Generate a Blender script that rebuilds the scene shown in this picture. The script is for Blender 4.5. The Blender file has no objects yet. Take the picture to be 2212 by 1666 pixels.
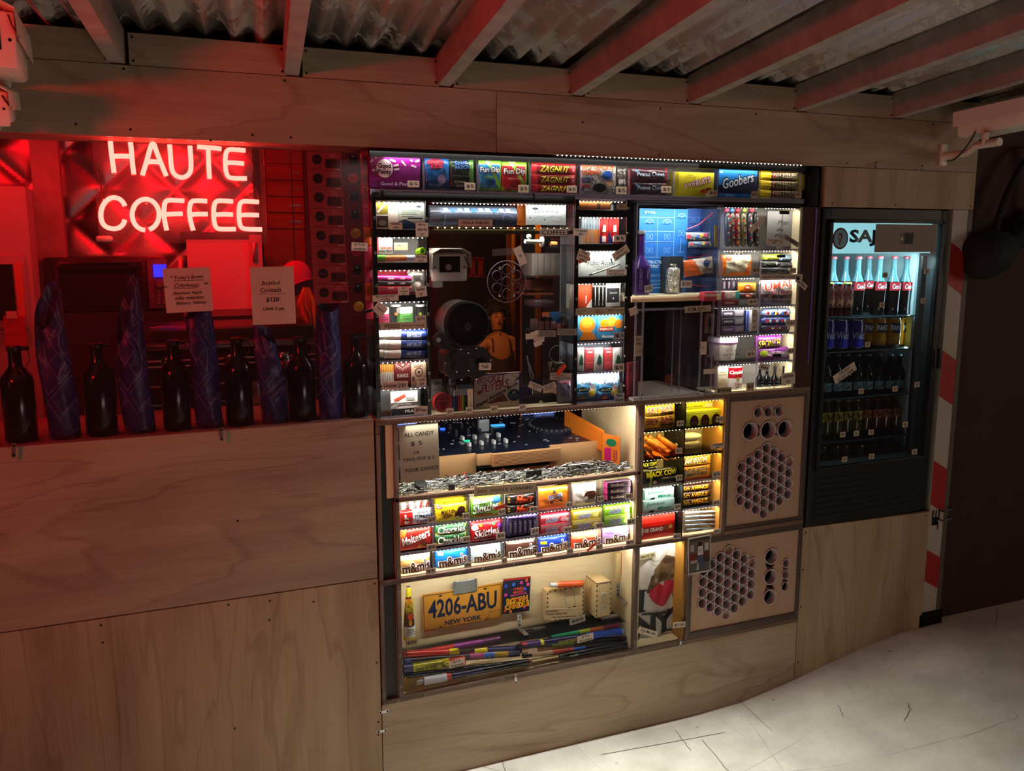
import bpy,bmesh,math,random
import numpy as np
from mathutils import Vector,Matrix
random.seed(7)
SC=bpy.context.scene
COL=SC.collection
# ---------------------------------------------------------------- camera, world, exposure
F_PX,PITCH,YAW,ROLL=1900.0,.16118,.39154,.00036
DIST,EYE=2.55,1.74                      # metres from the shop front, height of the lens
_cy,_sy=math.cos(YAW),math.sin(YAW)
FWD=np.array([_sy*math.cos(PITCH),_cy*math.cos(PITCH),-math.sin(PITCH)])
_r=np.array([_cy,-_sy,0.0]);_u=np.cross(_r,FWD)
RGT=math.cos(ROLL)*_r+math.sin(ROLL)*_u;UPV=-math.sin(ROLL)*_r+math.cos(ROLL)*_u
cam=bpy.data.cameras.new('camera');cam.sensor_width=36;cam.lens=F_PX/2212*36
cam.clip_start=.02;cam.clip_end=100
camo=bpy.data.objects.new('camera',cam);COL.objects.link(camo)
M=Matrix(((RGT[0],UPV[0],-FWD[0],0),(RGT[1],UPV[1],-FWD[1],-DIST),(RGT[2],UPV[2],-FWD[2],EYE),(0,0,0,1)))
camo.matrix_world=M
SC.camera=camo
SC.view_settings.view_transform='Standard';SC.view_settings.look='None'
SC.view_settings.gamma=1;SC.view_settings.exposure=0.0;SC.view_settings.use_curve_mapping=False
SC.cycles.transparent_max_bounces=24;SC.cycles.max_bounces=8;SC.cycles.diffuse_bounces=4
SC.cycles.glossy_bounces=4;SC.cycles.caustics_reflective=False;SC.cycles.caustics_refractive=False
SC.cycles.sample_clamp_indirect=3.0
world=bpy.data.worlds.new('night');SC.world=world;world.use_nodes=True
world.node_tree.nodes['Background'].inputs[0].default_value=(.10,.065,.045,1)
world.node_tree.nodes['Background'].inputs[1].default_value=.045
# ---------------------------------------------------------------- lights
def lin(h):
    h=h.lstrip('#');h=h if len(h)==6 else ''.join(2*q for q in h);c=[int(h[i:i+2],16)/255 for i in (0,2,4)]
    return tuple(x/12.92 if x<=.04045 else ((x+.055)/1.055)**2.4 for x in c)
def area(name,loc,size,direction,power,color,shape='RECTANGLE',spread=math.pi):
    l=bpy.data.lights.new(name,'AREA');l.shape=shape;l.size=size[0];l.size_y=size[1]
    l.energy=power;l.color=color[:3];l.spread=spread
    o=bpy.data.objects.new(name,l);COL.objects.link(o)
    o.location=loc;o.rotation_euler=Vector(direction).to_track_quat('-Z','Y').to_euler()
    return o
COOL=(1,.96,.82);WARM=(1,.80,.48);YEL=(1,.86,.25);WHT=(1,.98,.93)
# added soft warm fill for the shop front, out of view at the right
area('right_warm_fill',(5.4,-2.3,1.9),(1.2,.7),(-1.25,.8,-.12),10.5,(1,.80,.64))
area('left_warm_fill',(-2.9,-2.1,1.7),(1.0,.6),(1,.75,-.25),1.2,(1,.62,.40))  # second added warm fill, out of view at the left
area('red_shop_lamp',(-1.15,-1.25,1.97),(.25,.12),(1,.7,.2),13,(1,.01,.015))
area('ground_fill',(1.4,-3.5,.12),(1.4,.5),(0,.45,1),10,(1,.82,.72))  # added unseen light near the ground, brightens rafters and roof sheet from below
# ---------------------------------------------------------------- measuring: pixel windows of the photograph -> points on real planes
VIEW={'z1':(0,0,2.6866),'z2':(0,540,2.6976),'z3':(780,300,4.424),'z4':(1230,300,4.0218),'z5':(780,480,3.966),
        'z6':(1230,420,3.4717),'z7':(1720,430,2.2825),'z8':(1900,130,2.923),'c1':(840,860,3.95),'c2':(840,1040,4.0218),
        'c3':(820,1180,3.8138),'c4':(1360,850,5.0475),'c5':(1360,1130,5.53),'c6':(0,880,2.1198),'c7':(1180,0,2.1434),
        'c8':(800,1300,1.5666),'m':(0,0,1),'d1':(1690,1080,4.165),'d2':(0,440,5.207),'d3':(400,500,3.786),
        'd4':(920,490,6.1706),'d5':(920,700,6.506),'d6':(0,0,5.744)}
def ray(v,x,y):
    a,b,s=VIEW[v];x=a+x/s;y=b+y/s
    return (x-1106)/F_PX*RGT-(y-833)/F_PX*UPV+FWD
def W(v,x,y,dep=0.0):
    """the point a pixel shows on the vertical plane dep metres behind the shop front"""
    d=ray(v,x,y);t=(DIST+dep)/d[1]
    return Vector((d[0]*t,dep,EYE+d[2]*t))
def RC(v,x0,y0,x1,y1,dep=0.0):
    xm,ym=(x0+x1)/2,(y0+y1)/2
    return (W(v,x0,ym,dep).x,W(v,x1,ym,dep).x,W(v,xm,y1,dep).z,W(v,xm,y0,dep).z)   # X0 X1 Z0 Z1
# ---------------------------------------------------------------- materials
_M={}
def pm(name,color,rough=.5,metal=0,spec=.5,bump=0,bscale=40,coat=0,emit=0,var=0,vscale=8,trans=0,alpha=1,sample=True):
    if name in _M:return _M[name]
    m=bpy.data.materials.new(name);m.use_nodes=True;_M[name]=m
    nt=m.node_tree;b=nt.nodes['Principled BSDF']
    c=lin(color) if isinstance(color,str) else color
    b.inputs['Base Color'].default_value=(*c[:3],1);b.inputs['Roughness'].default_value=rough
    b.inputs['Metallic'].default_value=metal;b.inputs['Specular IOR Level'].default_value=spec
    b.inputs['Coat Weight'].default_value=coat
    if trans:b.inputs['Transmission Weight'].default_value=trans
    if alpha<1:b.inputs['Alpha'].default_value=alpha
    if emit:b.inputs['Emission Color'].default_value=(*c[:3],1);b.inputs['Emission Strength'].default_value=emit
    if not sample:m.cycles.emission_sampling='NONE'
    if bump or var:
        tc=nt.nodes.new('ShaderNodeTexCoord');n=nt.nodes.new('ShaderNodeTexNoise')
        nt.links.new(tc.outputs['Object'],n.inputs['Vector']);n.inputs['Scale'].default_value=bscale;n.inputs['Detail'].default_value=3
        if bump:
            bp=nt.nodes.new('ShaderNodeBump');bp.inputs['Strength'].default_value=bump;bp.inputs['Distance'].default_value=.01
            nt.links.new(n.outputs['Fac'],bp.inputs['Height']);nt.links.new(bp.outputs['Normal'],b.inputs['Normal'])
        if var:
            n2=nt.nodes.new('ShaderNodeTexNoise');n2.inputs['Scale'].default_value=vscale;n2.inputs['Detail'].default_value=5
            nt.links.new(tc.outputs['Object'],n2.inputs['Vector'])
            r=nt.nodes.new('ShaderNodeValToRGB');r.color_ramp.elements[0].position=.3;r.color_ramp.elements[1].position=.7
            r.color_ramp.elements[0].color=(*[x*(1-var) for x in c[:3]],1);r.color_ramp.elements[1].color=(*[min(1,x*(1+var*.5)) for x in c[:3]],1)
            nt.links.new(n2.outputs['Fac'],r.inputs['Fac']);nt.links.new(r.outputs['Color'],b.inputs['Base Color'])
    return m
def col(c,kind='plastic'):
    """a colour by hex code in one of the common finishes"""
    if not isinstance(c,str):return c
    if kind=='plastic':return pm('wrapper '+c,c,.32,spec=.5,bump=.25,bscale=55)
    if kind=='card':return pm('card '+c,c,.6,spec=.3)
    if kind=='ink':return pm('ink '+c,c,.5,spec=.2)
    if kind=='shiny':return pm('shiny '+c,c,.18,spec=.5)
    if kind=='foil':return pm('foil '+c,c,.28,metal=.7,bump=.5,bscale=60)
    if kind=='metal':return pm('metal '+c,c,.35,metal=1)
    return pm(kind+c,c)
def glass(name,tint=(1,1,1),refl=.10,rough=.02,haze=0.0):
    """clear acrylic: transparent, with a fresnel sheen and a little haze of scuffs"""
    if name in _M:return _M[name]
    m=bpy.data.materials.new(name);m.use_nodes=True;_M[name]=m
    nt=m.node_tree;nt.nodes.clear()
    out=nt.nodes.new('ShaderNodeOutputMaterial');t=nt.nodes.new('ShaderNodeBsdfTransparent');g=nt.nodes.new('ShaderNodeBsdfGlossy')
    t.inputs[0].default_value=(*tint,1);g.inputs['Roughness'].default_value=rough
    lw=nt.nodes.new('ShaderNodeLayerWeight');lw.inputs['Blend'].default_value=refl
    mx=nt.nodes.new('ShaderNodeMixShader');nt.links.new(lw.outputs['Fresnel'],mx.inputs[0])
    nt.links.new(t.outputs[0],mx.inputs[1]);nt.links.new(g.outputs[0],mx.inputs[2])
    if haze:
        d=nt.nodes.new('ShaderNodeBsdfDiffuse');d.inputs[0].default_value=(.8,.8,.85,1)
        m2=nt.nodes.new('ShaderNodeMixShader');m2.inputs[0].default_value=haze
        nt.links.new(mx.outputs[0],m2.inputs[1]);nt.links.new(d.outputs[0],m2.inputs[2]);mx=m2
    nt.links.new(mx.outputs[0],out.inputs[0]);return m
def wood(name,c0,c1,axis='x',scale=1.0,rough=.6,grain=1.0,knots=True,mott=.5):
    """plywood: long wandering veneer figure stretched along one axis"""
    if name in _M:return _M[name]
    m=bpy.data.materials.new(name);m.use_nodes=True;_M[name]=m
    nt=m.node_tree;b=nt.nodes['Principled BSDF'];b.inputs['Roughness'].default_value=rough;b.inputs['Specular IOR Level'].default_value=.3
    N=nt.nodes.new;L=nt.links.new
    tc=N('ShaderNodeTexCoord');mp=N('ShaderNodeMapping')
    s={'x':(.55,1,3.2),'z':(3.4,1,.5),'y':(3,.5,3)}[axis]
    mp.inputs['Scale'].default_value=tuple(k*scale for k in s);L(tc.outputs['Object'],mp.inputs[0])
    n1=N('ShaderNodeTexNoise');n1.inputs['Scale'].default_value=1.1;n1.inputs['Detail'].default_value=4;n1.inputs['Roughness'].default_value=.45
    n1.inputs['Distortion'].default_value=.6;L(mp.outputs[0],n1.inputs['Vector'])
    mul=N('ShaderNodeMath');mul.operation='MULTIPLY';mul.inputs[1].default_value=9;L(n1.outputs['Fac'],mul.inputs[0])
    fr=N('ShaderNodeMath');fr.operation='FRACT';L(mul.outputs[0],fr.inputs[0])
    rp=N('ShaderNodeValToRGB');e=rp.color_ramp.elements;e[0].position=0;e[0].color=(0,0,0,1);e[1].position=1;e[1].color=(.25,.25,.25,1)
    x=e.new(.80);x.color=(.15,.15,.15,1);x=e.new(.93);x.color=(1,1,1,1)
    L(fr.outputs[0],rp.inputs['Fac'])
    n2=N('ShaderNodeTexNoise');n2.inputs['Scale'].default_value=2.3;n2.inputs['Detail'].default_value=3;L(mp.outputs[0],n2.inputs['Vector'])
    mp2=N('ShaderNodeMapping');mp2.inputs['Scale'].default_value=tuple((k*9 if k>2 else k*.8)*scale for k in s);L(tc.outputs['Object'],mp2.inputs[0])
    n3=N('ShaderNodeTexNoise');n3.inputs['Scale'].default_value=9;n3.inputs['Detail'].default_value=4;L(mp2.outputs[0],n3.inputs['Vector'])
    a1=N('ShaderNodeMath');a1.operation='MULTIPLY';a1.inputs[1].default_value=.32*grain;L(rp.outputs['Color'],a1.inputs[0])
    a2=N('ShaderNodeMapRange');a2.inputs['From Min'].default_value=.42;a2.inputs['From Max'].default_value=.72;a2.inputs['To Max'].default_value=mott;L(n2.outputs['Fac'],a2.inputs['Value'])
    a3=N('ShaderNodeMapRange');a3.inputs['From Min'].default_value=.4;a3.inputs['From Max'].default_value=.8;a3.inputs['To Max'].default_value=.3;L(n3.outputs['Fac'],a3.inputs['Value'])
    s1=N('ShaderNodeMath');s1.operation='ADD';L(a1.outputs[0],s1.inputs[0]);L(a2.outputs[0],s1.inputs[1])
    s2=N('ShaderNodeMath');s2.operation='ADD';s2.use_clamp=True;L(s1.outputs[0],s2.inputs[0]);L(a3.outputs[0],s2.inputs[1])
    mx=N('ShaderNodeMix');mx.data_type='RGBA';L(s2.outputs[0],mx.inputs['Factor'])
    mx.inputs['A'].default_value=(*lin(c0),1);mx.inputs['B'].default_value=(*lin(c1),1)
    src=mx.outputs['Result']
    if knots:
        vo=N('ShaderNodeTexVoronoi');vo.inputs['Scale'].default_value=1.6;L(mp.outputs[0],vo.inputs['Vector'])
        kr=N('ShaderNodeMapRange');kr.inputs['From Min'].default_value=.05;kr.inputs['From Max'].default_value=.02;kr.inputs['To Max'].default_value=.8;L(vo.outputs['Distance'],kr.inputs['Value'])
        m3=N('ShaderNodeMix');m3.data_type='RGBA';L(kr.outputs[0],m3.inputs['Factor']);L(src,m3.inputs['A']);m3.inputs['B'].default_value=(*[q*.35 for q in lin(c1)],1);src=m3.outputs['Result']
    L(src,b.inputs['Base Color']);return m
PLY_H=wood('plywood grain across','#b3a088','#7c614a','x')
PLY_V=wood('plywood grain upright','#b8a384','#806348','z')
PLY_IN=wood('pale plywood inside','#f0dfb4','#d2b47c','x',2,grain=.6,mott=.25)
PLY_INV=wood('pale plywood inside upright','#eedcb0','#cfb07a','z',2,grain=.6,mott=.25,knots=False)
EDGE=wood('dark oiled ply edge','#7a6152','#4b382e','x',4,rough=.45,grain=.5,knots=False)
EDGEV=wood('dark oiled ply edge upright','#7a6152','#4b382e','z',4,rough=.45,grain=.5,knots=False)
SPEAKW=wood('speaker plywood','#b89a80','#93745a','z',3,grain=.25,mott=.2,knots=False)
BLACK=pm('black tape','#060506',.6,spec=.2);BLK2=pm('satin black','#0f0e0e',.35)
ACR=glass('clear acrylic',(.97,.97,.98),.10,.04,.003)
ACR2=glass('scuffed acrylic',(.94,.95,.98),.14,.12,.018)
ACRE=pm('acrylic edge','#a8a6bc',.2,spec=.8,alpha=.35)
PAPER=pm('tag paper','#cbbfae',.75,spec=.2);INK=pm('black marker ink','#171313',.6)
STEEL=pm('zinc steel','#b9b9b4',.35,metal=.9);CHROME=pm('polished steel','#dedede',.12,metal=1)
CAMW=pm('cream enamel','#e6e2d2',.4)
# ---------------------------------------------------------------- mesh building
_T={}
def glyphs(s,off=0.0,shear=0.0):
    k=(s,round(off,4),round(shear,3))
    if k not in _T:
        c=bpy.data.curves.new('writing','FONT');c.body=s;c.size=1;c.resolution_u=2;c.offset=off;c.shear=shear
        o=bpy.data.objects.new('writing',c);me=o.to_mesh()
        v=np.array([q.co[:2] for q in me.vertices]);f=[tuple(p.vertices) for p in me.polygons]
        o.to_mesh_clear();bpy.data.objects.remove(o);bpy.data.curves.remove(c)
        if len(v)==0:v=np.zeros((1,2))
        lo,hi=v.min(0),v.max(0);v=(v-lo)/np.maximum(hi-lo,1e-6)-.5
        _T[k]=(v,f,(hi-lo))
    return _T[k]
class MB:
    def __init__(s):s.v=[];s.f=[];s.mi=[];s.sm=[];s.mats=[]
    def mat(s,m):
        m=col(m)
        if m not in s.mats:s.mats.append(m)
        return s.mats.index(m)
    def add(s,vs,fs,m,smooth=False):
        o=len(s.v);s.v+=[tuple(v) for v in vs];k=s.mat(m)
        for f in fs:s.f.append(tuple(i+o for i in f));s.mi.append(k);s.sm.append(smooth)
        return s
    def box(s,a,b,m,bev=0,rot=None,c=None):
        x0,y0,z0=[min(p,q) for p,q in zip(a,b)];x1,y1,z1=[max(p,q) for p,q in zip(a,b)]
        if bev:
            bev=min(bev,(x1-x0)*.45,(y1-y0)*.45,(z1-z0)*.45)
            bm=bmesh.new();bmesh.ops.create_cube(bm,size=1)
            for v in bm.verts:v.co=Vector(((x0+x1)/2+v.co.x*(x1-x0),(y0+y1)/2+v.co.y*(y1-y0),(z0+z1)/2+v.co.z*(z1-z0)))
            bmesh.ops.bevel(bm,geom=bm.edges[:]+bm.verts[:],offset=bev,segments=2,affect='EDGES',profile=.5)
            bm.verts.index_update();vs=[v.co.copy() for v in bm.verts];fs=[[v.index for v in f.verts] for f in bm.faces];bm.free()
        else:
            vs=[Vector(p) for p in ((x0,y0,z0),(x1,y0,z0),(x1,y1,z0),(x0,y1,z0),(x0,y0,z1),(x1,y0,z1),(x1,y1,z1),(x0,y1,z1))]
            fs=[(0,3,2,1),(4,5,6,7),(0,1,5,4),(1,2,6,5),(2,3,7,6),(3,0,4,7)]
        if rot:
            c=Vector(c) if c else Vector(((x0+x1)/2,(y0+y1)/2,(z0+z1)/2));R=rot if isinstance(rot,Matrix) else Matrix.Rotation(rot,3,'Y')
            vs=[c+R @ (v-c) for v in vs]
        return s.add(vs,fs,m,bool(bev))
    def hexa(s,p,m):
        """eight corners: four below, four above"""
        return s.add(p,[(0,3,2,1),(4,5,6,7),(0,1,5,4),(1,2,6,5),(2,3,7,6),(3,0,4,7)],m)
    def prism(s,pts,y0,y1,m,M=None):
        """outline in X,Z pushed from y0 to y1"""
        n=len(pts);vs=[Vector((x,y0,z)) for x,z in pts]+[Vector((x,y1,z)) for x,z in pts]
        if M:vs=[M @ v for v in vs]
        return s.add(vs,[tuple(range(n)),tuple(range(2*n-1,n-1,-1))]+[(i,i+n,(i+1) % n+n,(i+1) % n) for i in range(n)],m)
    def lathe(s,prof,c,axis=(0,0,1),seg=20,m=None,mats=None,smooth=True,sweep=None):
        """profile [(radius, height)] about an axis through c; mats = one material per ring"""
        ax=Vector(axis).normalized();q=Vector((0,0,1)).rotation_difference(ax);c=Vector(c)
        n=len(prof);vs=[]
        for r,h in prof:
            for k in range(seg):
                a=2*math.pi*k/seg;vs.append(c+q @ Vector((r*math.cos(a),r*math.sin(a),h)))
        for i in range(n-1):
            fs=[(i*seg+k,i*seg+(k+1) % seg,(i+1)*seg+(k+1) % seg,(i+1)*seg+k) for k in range(seg)]
            if i==0:s.add(vs,fs,mats[i] if mats else m,smooth);base=len(s.v)-len(vs)
            else:
                k2=s.mat(mats[i] if mats else m)
                for f in fs:s.f.append(tuple(x+base for x in f));s.mi.append(k2);s.sm.append(smooth)
        for i,flip in ((0,True),(n-1,False)):
            if prof[i][0]>1e-5 and abs(prof[0][0]-prof[-1][0])+abs(prof[0][1]-prof[-1][1])>1e-6:
                f=[base+i*seg+k for k in range(seg)];s.f.append(tuple(f[::-1] if flip else f))
                s.mi.append(s.mat(mats[min(i,n-2)] if mats else m));s.sm.append(False)
        return s
    def tube(s,pts,r,m,seg=8,closed=False):
        pts=[Vector(p) for p in pts];n=len(pts);vs=[]
        rr=r if isinstance(r,(list,tuple)) else [r]*n
        prev=None
        for i,p in enumerate(pts):
            a=pts[(i-1) % n] if (closed or i>0) else p;b=pts[(i+1) % n] if (closed or i<n-1) else p
            t=(b-a).normalized()
            if prev is None:up=Vector((0,0,1)) if abs(t.z)<.9 else Vector((1,0,0));x=t.cross(up).normalized()
            else:x=(prev-t*prev.dot(t)).normalized()
            prev=x;y=t.cross(x)
            for k in range(seg):
                a2=2*math.pi*k/seg;vs.append(p+(x*math.cos(a2)+y*math.sin(a2))*rr[i])
        fs=[]
        for i in range(n if closed else n-1):
            j=(i+1) % n
            fs+=[(i*seg+k,i*seg+(k+1) % seg,j*seg+(k+1) % seg,j*seg+k) for k in range(seg)]
        if not closed:fs+=[tuple(range(seg))[::-1],tuple(range((n-1)*seg,n*seg))]
        return s.add(vs,fs,m,True)
    def ball(s,c,r,m,seg=12,sc=(1,1,1)):
        n=seg//2;pr=[(max(1e-6,math.sin(math.pi*i/n))*r,-math.cos(math.pi*i/n)*r) for i in range(n+1)]
        o=len(s.v);s.lathe(pr,(0,0,0),(0,0,1),seg,m)
        for i in range(o,len(s.v)):
            v=s.v[i];s.v[i]=(c[0]+v[0]*sc[0],c[1]+v[1]*sc[1],c[2]+v[2]*sc[2])
        return s
    def grid(s,nu,nv,fn,m,smooth=True,flip=False):
        vs=[fn(i/nu,j/nv) for j in range(nv+1) for i in range(nu+1)];w=nu+1
        fs=[];base=len(s.v);s.v+=[tuple(v) for v in vs]
        for j in range(nv):
            for i in range(nu):
                f=(j*w+i,j*w+i+1,(j+1)*w+i+1,(j+1)*w+i);f=f[::-1] if flip else f
                mm=m(i/nu+.5/nu,j/nv+.5/nv) if callable(m) else m
                s.f.append(tuple(x+base for x in f));s.mi.append(s.mat(mm));s.sm.append(smooth)
        return s
    def text(s,t,X,Y,Z,w,h,m,off=.012,shear=0,rot=0,surf=None,fit=True):
        """lettering centred at X,Z, facing the street, w wide and h high"""
        v,f,ext=glyphs(t,off,shear)
        m=col(m,'ink')
        if not fit:w=h*ext[0]/max(ext[1],.5)
        ca,sa=math.cos(rot),math.sin(rot);vs=[]
        for a,b in v:
            a *= w;b *= h;x=X+a*ca-b*sa;z=Z+a*sa+b*ca
            vs.append((x,surf(x,z) if surf else Y,z))
        if surf:
            bm=bmesh.new();bv=[bm.verts.new((x,0,z)) for x,_,z in vs]
            for q in f:
                try:bm.faces.new([bv[i] for i in q])
                except ValueError:pass
            for _ in range(3):
                e=[q for q in bm.edges if q.calc_length()>.005]
                if not e:break
                bmesh.ops.subdivide_edges(bm,edges=e,cuts=1);bmesh.ops.triangulate(bm,faces=bm.faces[:])
            bm.verts.index_update();vs=[(q.co.x,surf(q.co.x,q.co.z),q.co.z) for q in bm.verts];f=[tuple(q.index for q in p.verts) for p in bm.faces];bm.free()
        return s.add(vs,f,m)
    def poly(s,pts,Y,m,surf=None,maxlen=.012):
        m=col(m,'ink')
        if surf is None:return s.add([(x,Y,z) for x,z in pts],[tuple(range(len(pts)))],m)
        bm=bmesh.new();vs=[bm.verts.new((x,0,z)) for x,z in pts]
        try:bm.faces.new(vs)
        except ValueError:bm.free();return s
        bmesh.ops.triangulate(bm,faces=bm.faces[:])
        for _ in range(4):
            e=[q for q in bm.edges if q.calc_length()>maxlen]
            if not e:break
            bmesh.ops.subdivide_edges(bm,edges=e,cuts=1);bmesh.ops.triangulate(bm,faces=bm.faces[:])
        bm.verts.index_update()
        vv=[(q.co.x,surf(q.co.x,q.co.z),q.co.z) for q in bm.verts];ff=[tuple(q.index for q in p.verts) for p in bm.faces];bm.free()
        return s.add(vv,ff,m)
    def ell(s,X,Z,a,b,Y,m,surf=None,n=18,rot=0):
        p=[(a*math.cos(t),b*math.sin(t)) for t in [2*math.pi*k/n for k in range(n)]]
        ca,sa=math.cos(rot),math.sin(rot)
        return s.poly([(X+x*ca-z*sa,Z+x*sa+z*ca) for x,z in p],Y,m,surf)
    def spin(s,ang,c,axis='Y',start=0):
        R=Matrix.Rotation(ang,3,axis);c=Vector(c)
        for i in range(start,len(s.v)):s.v[i]=tuple(c+R @ (Vector(s.v[i])-c))
        return s
def build(name,mb,base=None,parent=None):
    v=np.array(mb.v,float)
    if base is None:
        lo,hi=v.min(0),v.max(0);base=((lo[0]+hi[0])/2,(lo[1]+hi[1])/2,lo[2])
    me=bpy.data.meshes.new(name);me.from_pydata([tuple(q) for q in (v-np.array(base))],[],mb.f)
    for m in mb.mats:me.materials.append(m)
    me.polygons.foreach_set('material_index',mb.mi);me.polygons.foreach_set('use_smooth',mb.sm)
    if any(mb.sm):me.set_sharp_from_angle(angle=math.radians(38))
    me.update();o=bpy.data.objects.new(name,me);COL.objects.link(o)
    if parent:o.parent=parent
    else:o.location=base
    return o
LABELS=set()
def tagit(o,label,cat,group=None,kind=None):
    o['label']=label;o['category']=cat
    if group:o['group']=group
    if kind:o['kind']=kind
    LABELS.add(label);return o
def single(name,label,cat,mb,group=None,kind=None):return tagit(build(name,mb),label,cat,group,kind)
def thing(name,label,cat,parts,group=None):
    """parts: (part name, mesh, [(sub-part name, mesh), ...], label) tuples, all in world metres"""
    allv=np.array([v for p in parts for v in p[1].v],float);lo,hi=allv.min(0),allv.max(0)
    base=((lo[0]+hi[0])/2,(lo[1]+hi[1])/2,lo[2])
    e=bpy.data.objects.new(name,None);e.empty_display_size=.05;COL.objects.link(e);e.location=base
    tagit(e,label,cat,group)
    for p in parts:
        o=build(p[0],p[1],base,e)
        if len(p)>3 and p[3]:o['label']=p[3]
        for q in (p[2] if len(p)>2 and p[2] else []):
            so=build(q[0],q[1],base,o)
            if len(q)>2:so['label']=q[2]
    return e
def struct(name,mb,kind='structure'):
    o=build(name,mb);o['kind']=kind;return o
def dup(root,dx,label=None):
    """a copy of a thing with copies of its parts and sub-parts, moved by dx"""
    r=root.copy();COL.objects.link(r);r.location=root.location+Vector(dx)
    if label:r['label']=label
    for ch in list(root.children):
        c=ch.copy();COL.objects.link(c);c.parent=r
        for g in list(ch.children):
            d=g.copy();COL.objects.link(d);d.parent=c
    return r
def bx(x0,x1,y0,y1,z0,z1,m,bev=0):return MB().box((x0,y0,z0),(x1,y1,z1),m,bev)
# ================================================================= the setting
def noise_mat(name,c0,c1,scale,rough=.7,detail=8,lo=.35,hi=.65,bump=.1,cracks=False):
    if name in _M:return _M[name]
    m=bpy.data.materials.new(name);m.use_nodes=True;_M[name]=m
    nt=m.node_tree;b=nt.nodes['Principled BSDF'];N=nt.nodes.new;L=nt.links.new
    b.inputs['Roughness'].default_value=rough;b.inputs['Specular IOR Level'].default_value=.35
    tc=N('ShaderNodeTexCoord');n=N('ShaderNodeTexNoise');n.inputs['Scale'].default_value=scale;n.inputs['Detail'].default_value=detail
    n.inputs['Roughness'].default_value=.65;L(tc.outputs['Object'],n.inputs['Vector'])
    r=N('ShaderNodeValToRGB');r.color_ramp.elements[0].position=lo;r.color_ramp.elements[1].position=hi
    r.color_ramp.elements[0].color=(*lin(c0),1);r.color_ramp.elements[1].color=(*lin(c1),1);L(n.outputs['Fac'],r.inputs[0])
    src=r.outputs[0]
    if cracks:
        # long scratches: thin lines of a stretched, warped voronoi plus small dark spots
        n4=N('ShaderNodeTexNoise');n4.inputs['Scale'].default_value=1.2;L(tc.outputs['Object'],n4.inputs['Vector'])
        for k,(sc,rot,wd,st) in enumerate([((.9,2.6,1),.5,.0035,.55),((2.3,.8,1),-.4,.0028,.45),((5,1.3,1),.95,.004,.28)]):
            mp=N('ShaderNodeMapping');mp.inputs['Scale'].default_value=sc;mp.inputs['Rotation'].default_value=(0,0,rot);L(tc.outputs['Object'],mp.inputs[0])
            ad=N('ShaderNodeMix');ad.data_type='RGBA';ad.inputs['Factor'].default_value=.07;L(mp.outputs[0],ad.inputs['A']);L(n4.outputs['Color'],ad.inputs['B'])
            vo=N('ShaderNodeTexVoronoi');vo.feature='DISTANCE_TO_EDGE';vo.inputs['Scale'].default_value=.8;L(ad.outputs['Result'],vo.inputs['Vector'])
            mr=N('ShaderNodeMapRange');mr.inputs['From Min'].default_value=0;mr.inputs['From Max'].default_value=wd;mr.inputs['To Min'].default_value=st;mr.inputs['To Max'].default_value=0;L(vo.outputs['Distance'],mr.inputs['Value'])
            n5=N('ShaderNodeTexNoise');n5.inputs['Scale'].default_value=2.5+k;L(tc.outputs['Object'],n5.inputs['Vector'])
            mk=N('ShaderNodeMapRange');mk.inputs['From Min'].default_value=.48;mk.inputs['From Max'].default_value=.6;L(n5.outputs['Fac'],mk.inputs['Value'])
            mu=N('ShaderNodeMath');mu.operation='MULTIPLY';L(mr.outputs[0],mu.inputs[0]);L(mk.outputs[0],mu.inputs[1])
            mx=N('ShaderNodeMix');mx.data_type='RGBA';L(mu.outputs[0],mx.inputs['Factor']);L(src,mx.inputs['A']);mx.inputs['B'].default_value=(.05,.04,.035,1);src=mx.outputs['Result']
        vo=N('ShaderNodeTexVoronoi');vo.inputs['Scale'].default_value=7;L(tc.outputs['Object'],vo.inputs['Vector'])
        mr=N('ShaderNodeMapRange');mr.inputs['From Min'].default_value=.07;mr.inputs['From Max'].default_value=.03;mr.inputs['To Max'].default_value=.7;L(vo.outputs['Distance'],mr.inputs['Value'])
        mx=N('ShaderNodeMix');mx.data_type='RGBA';L(mr.outputs[0],mx.inputs['Factor']);L(src,mx.inputs['A']);mx.inputs['B'].default_value=(.09,.065,.055,1);src=mx.outputs['Result']
    L(src,b.inputs['Base Color'])
    if bump:
        bp=N('ShaderNodeBump');bp.inputs['Strength'].default_value=bump;bp.inputs['Distance'].default_value=.02;L(n.outputs['Fac'],bp.inputs['Height']);L(bp.outputs[0],b.inputs['Normal'])
    return m
FLOORM=noise_mat('worn pale concrete','#a6a699','#d6d6cb',3.0,.62,lo=.3,hi=.7,bump=.25,cracks=True)
DARKW=noise_mat('dark brown painted wall','#38231f','#432b26',5,.8,bump=.1)
INDARK=noise_mat('dark interior paint','#2e1c1a','#3c2522',3,.7)
def floor_z(x,y):
    """the pavement climbs a little towards the right end of the shop"""
    t=max(0.0,min(1.0,(x-1.85)/1.05));s=t*t*(3-2*t)
    return .155*s
fl=MB();nx,ny=60,24
fl.grid(nx,ny,lambda u,v:(-5+12*u,-5+5.05*v,floor_z(-5+12*u,0)),FLOORM)
struct('floor',fl)
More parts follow.
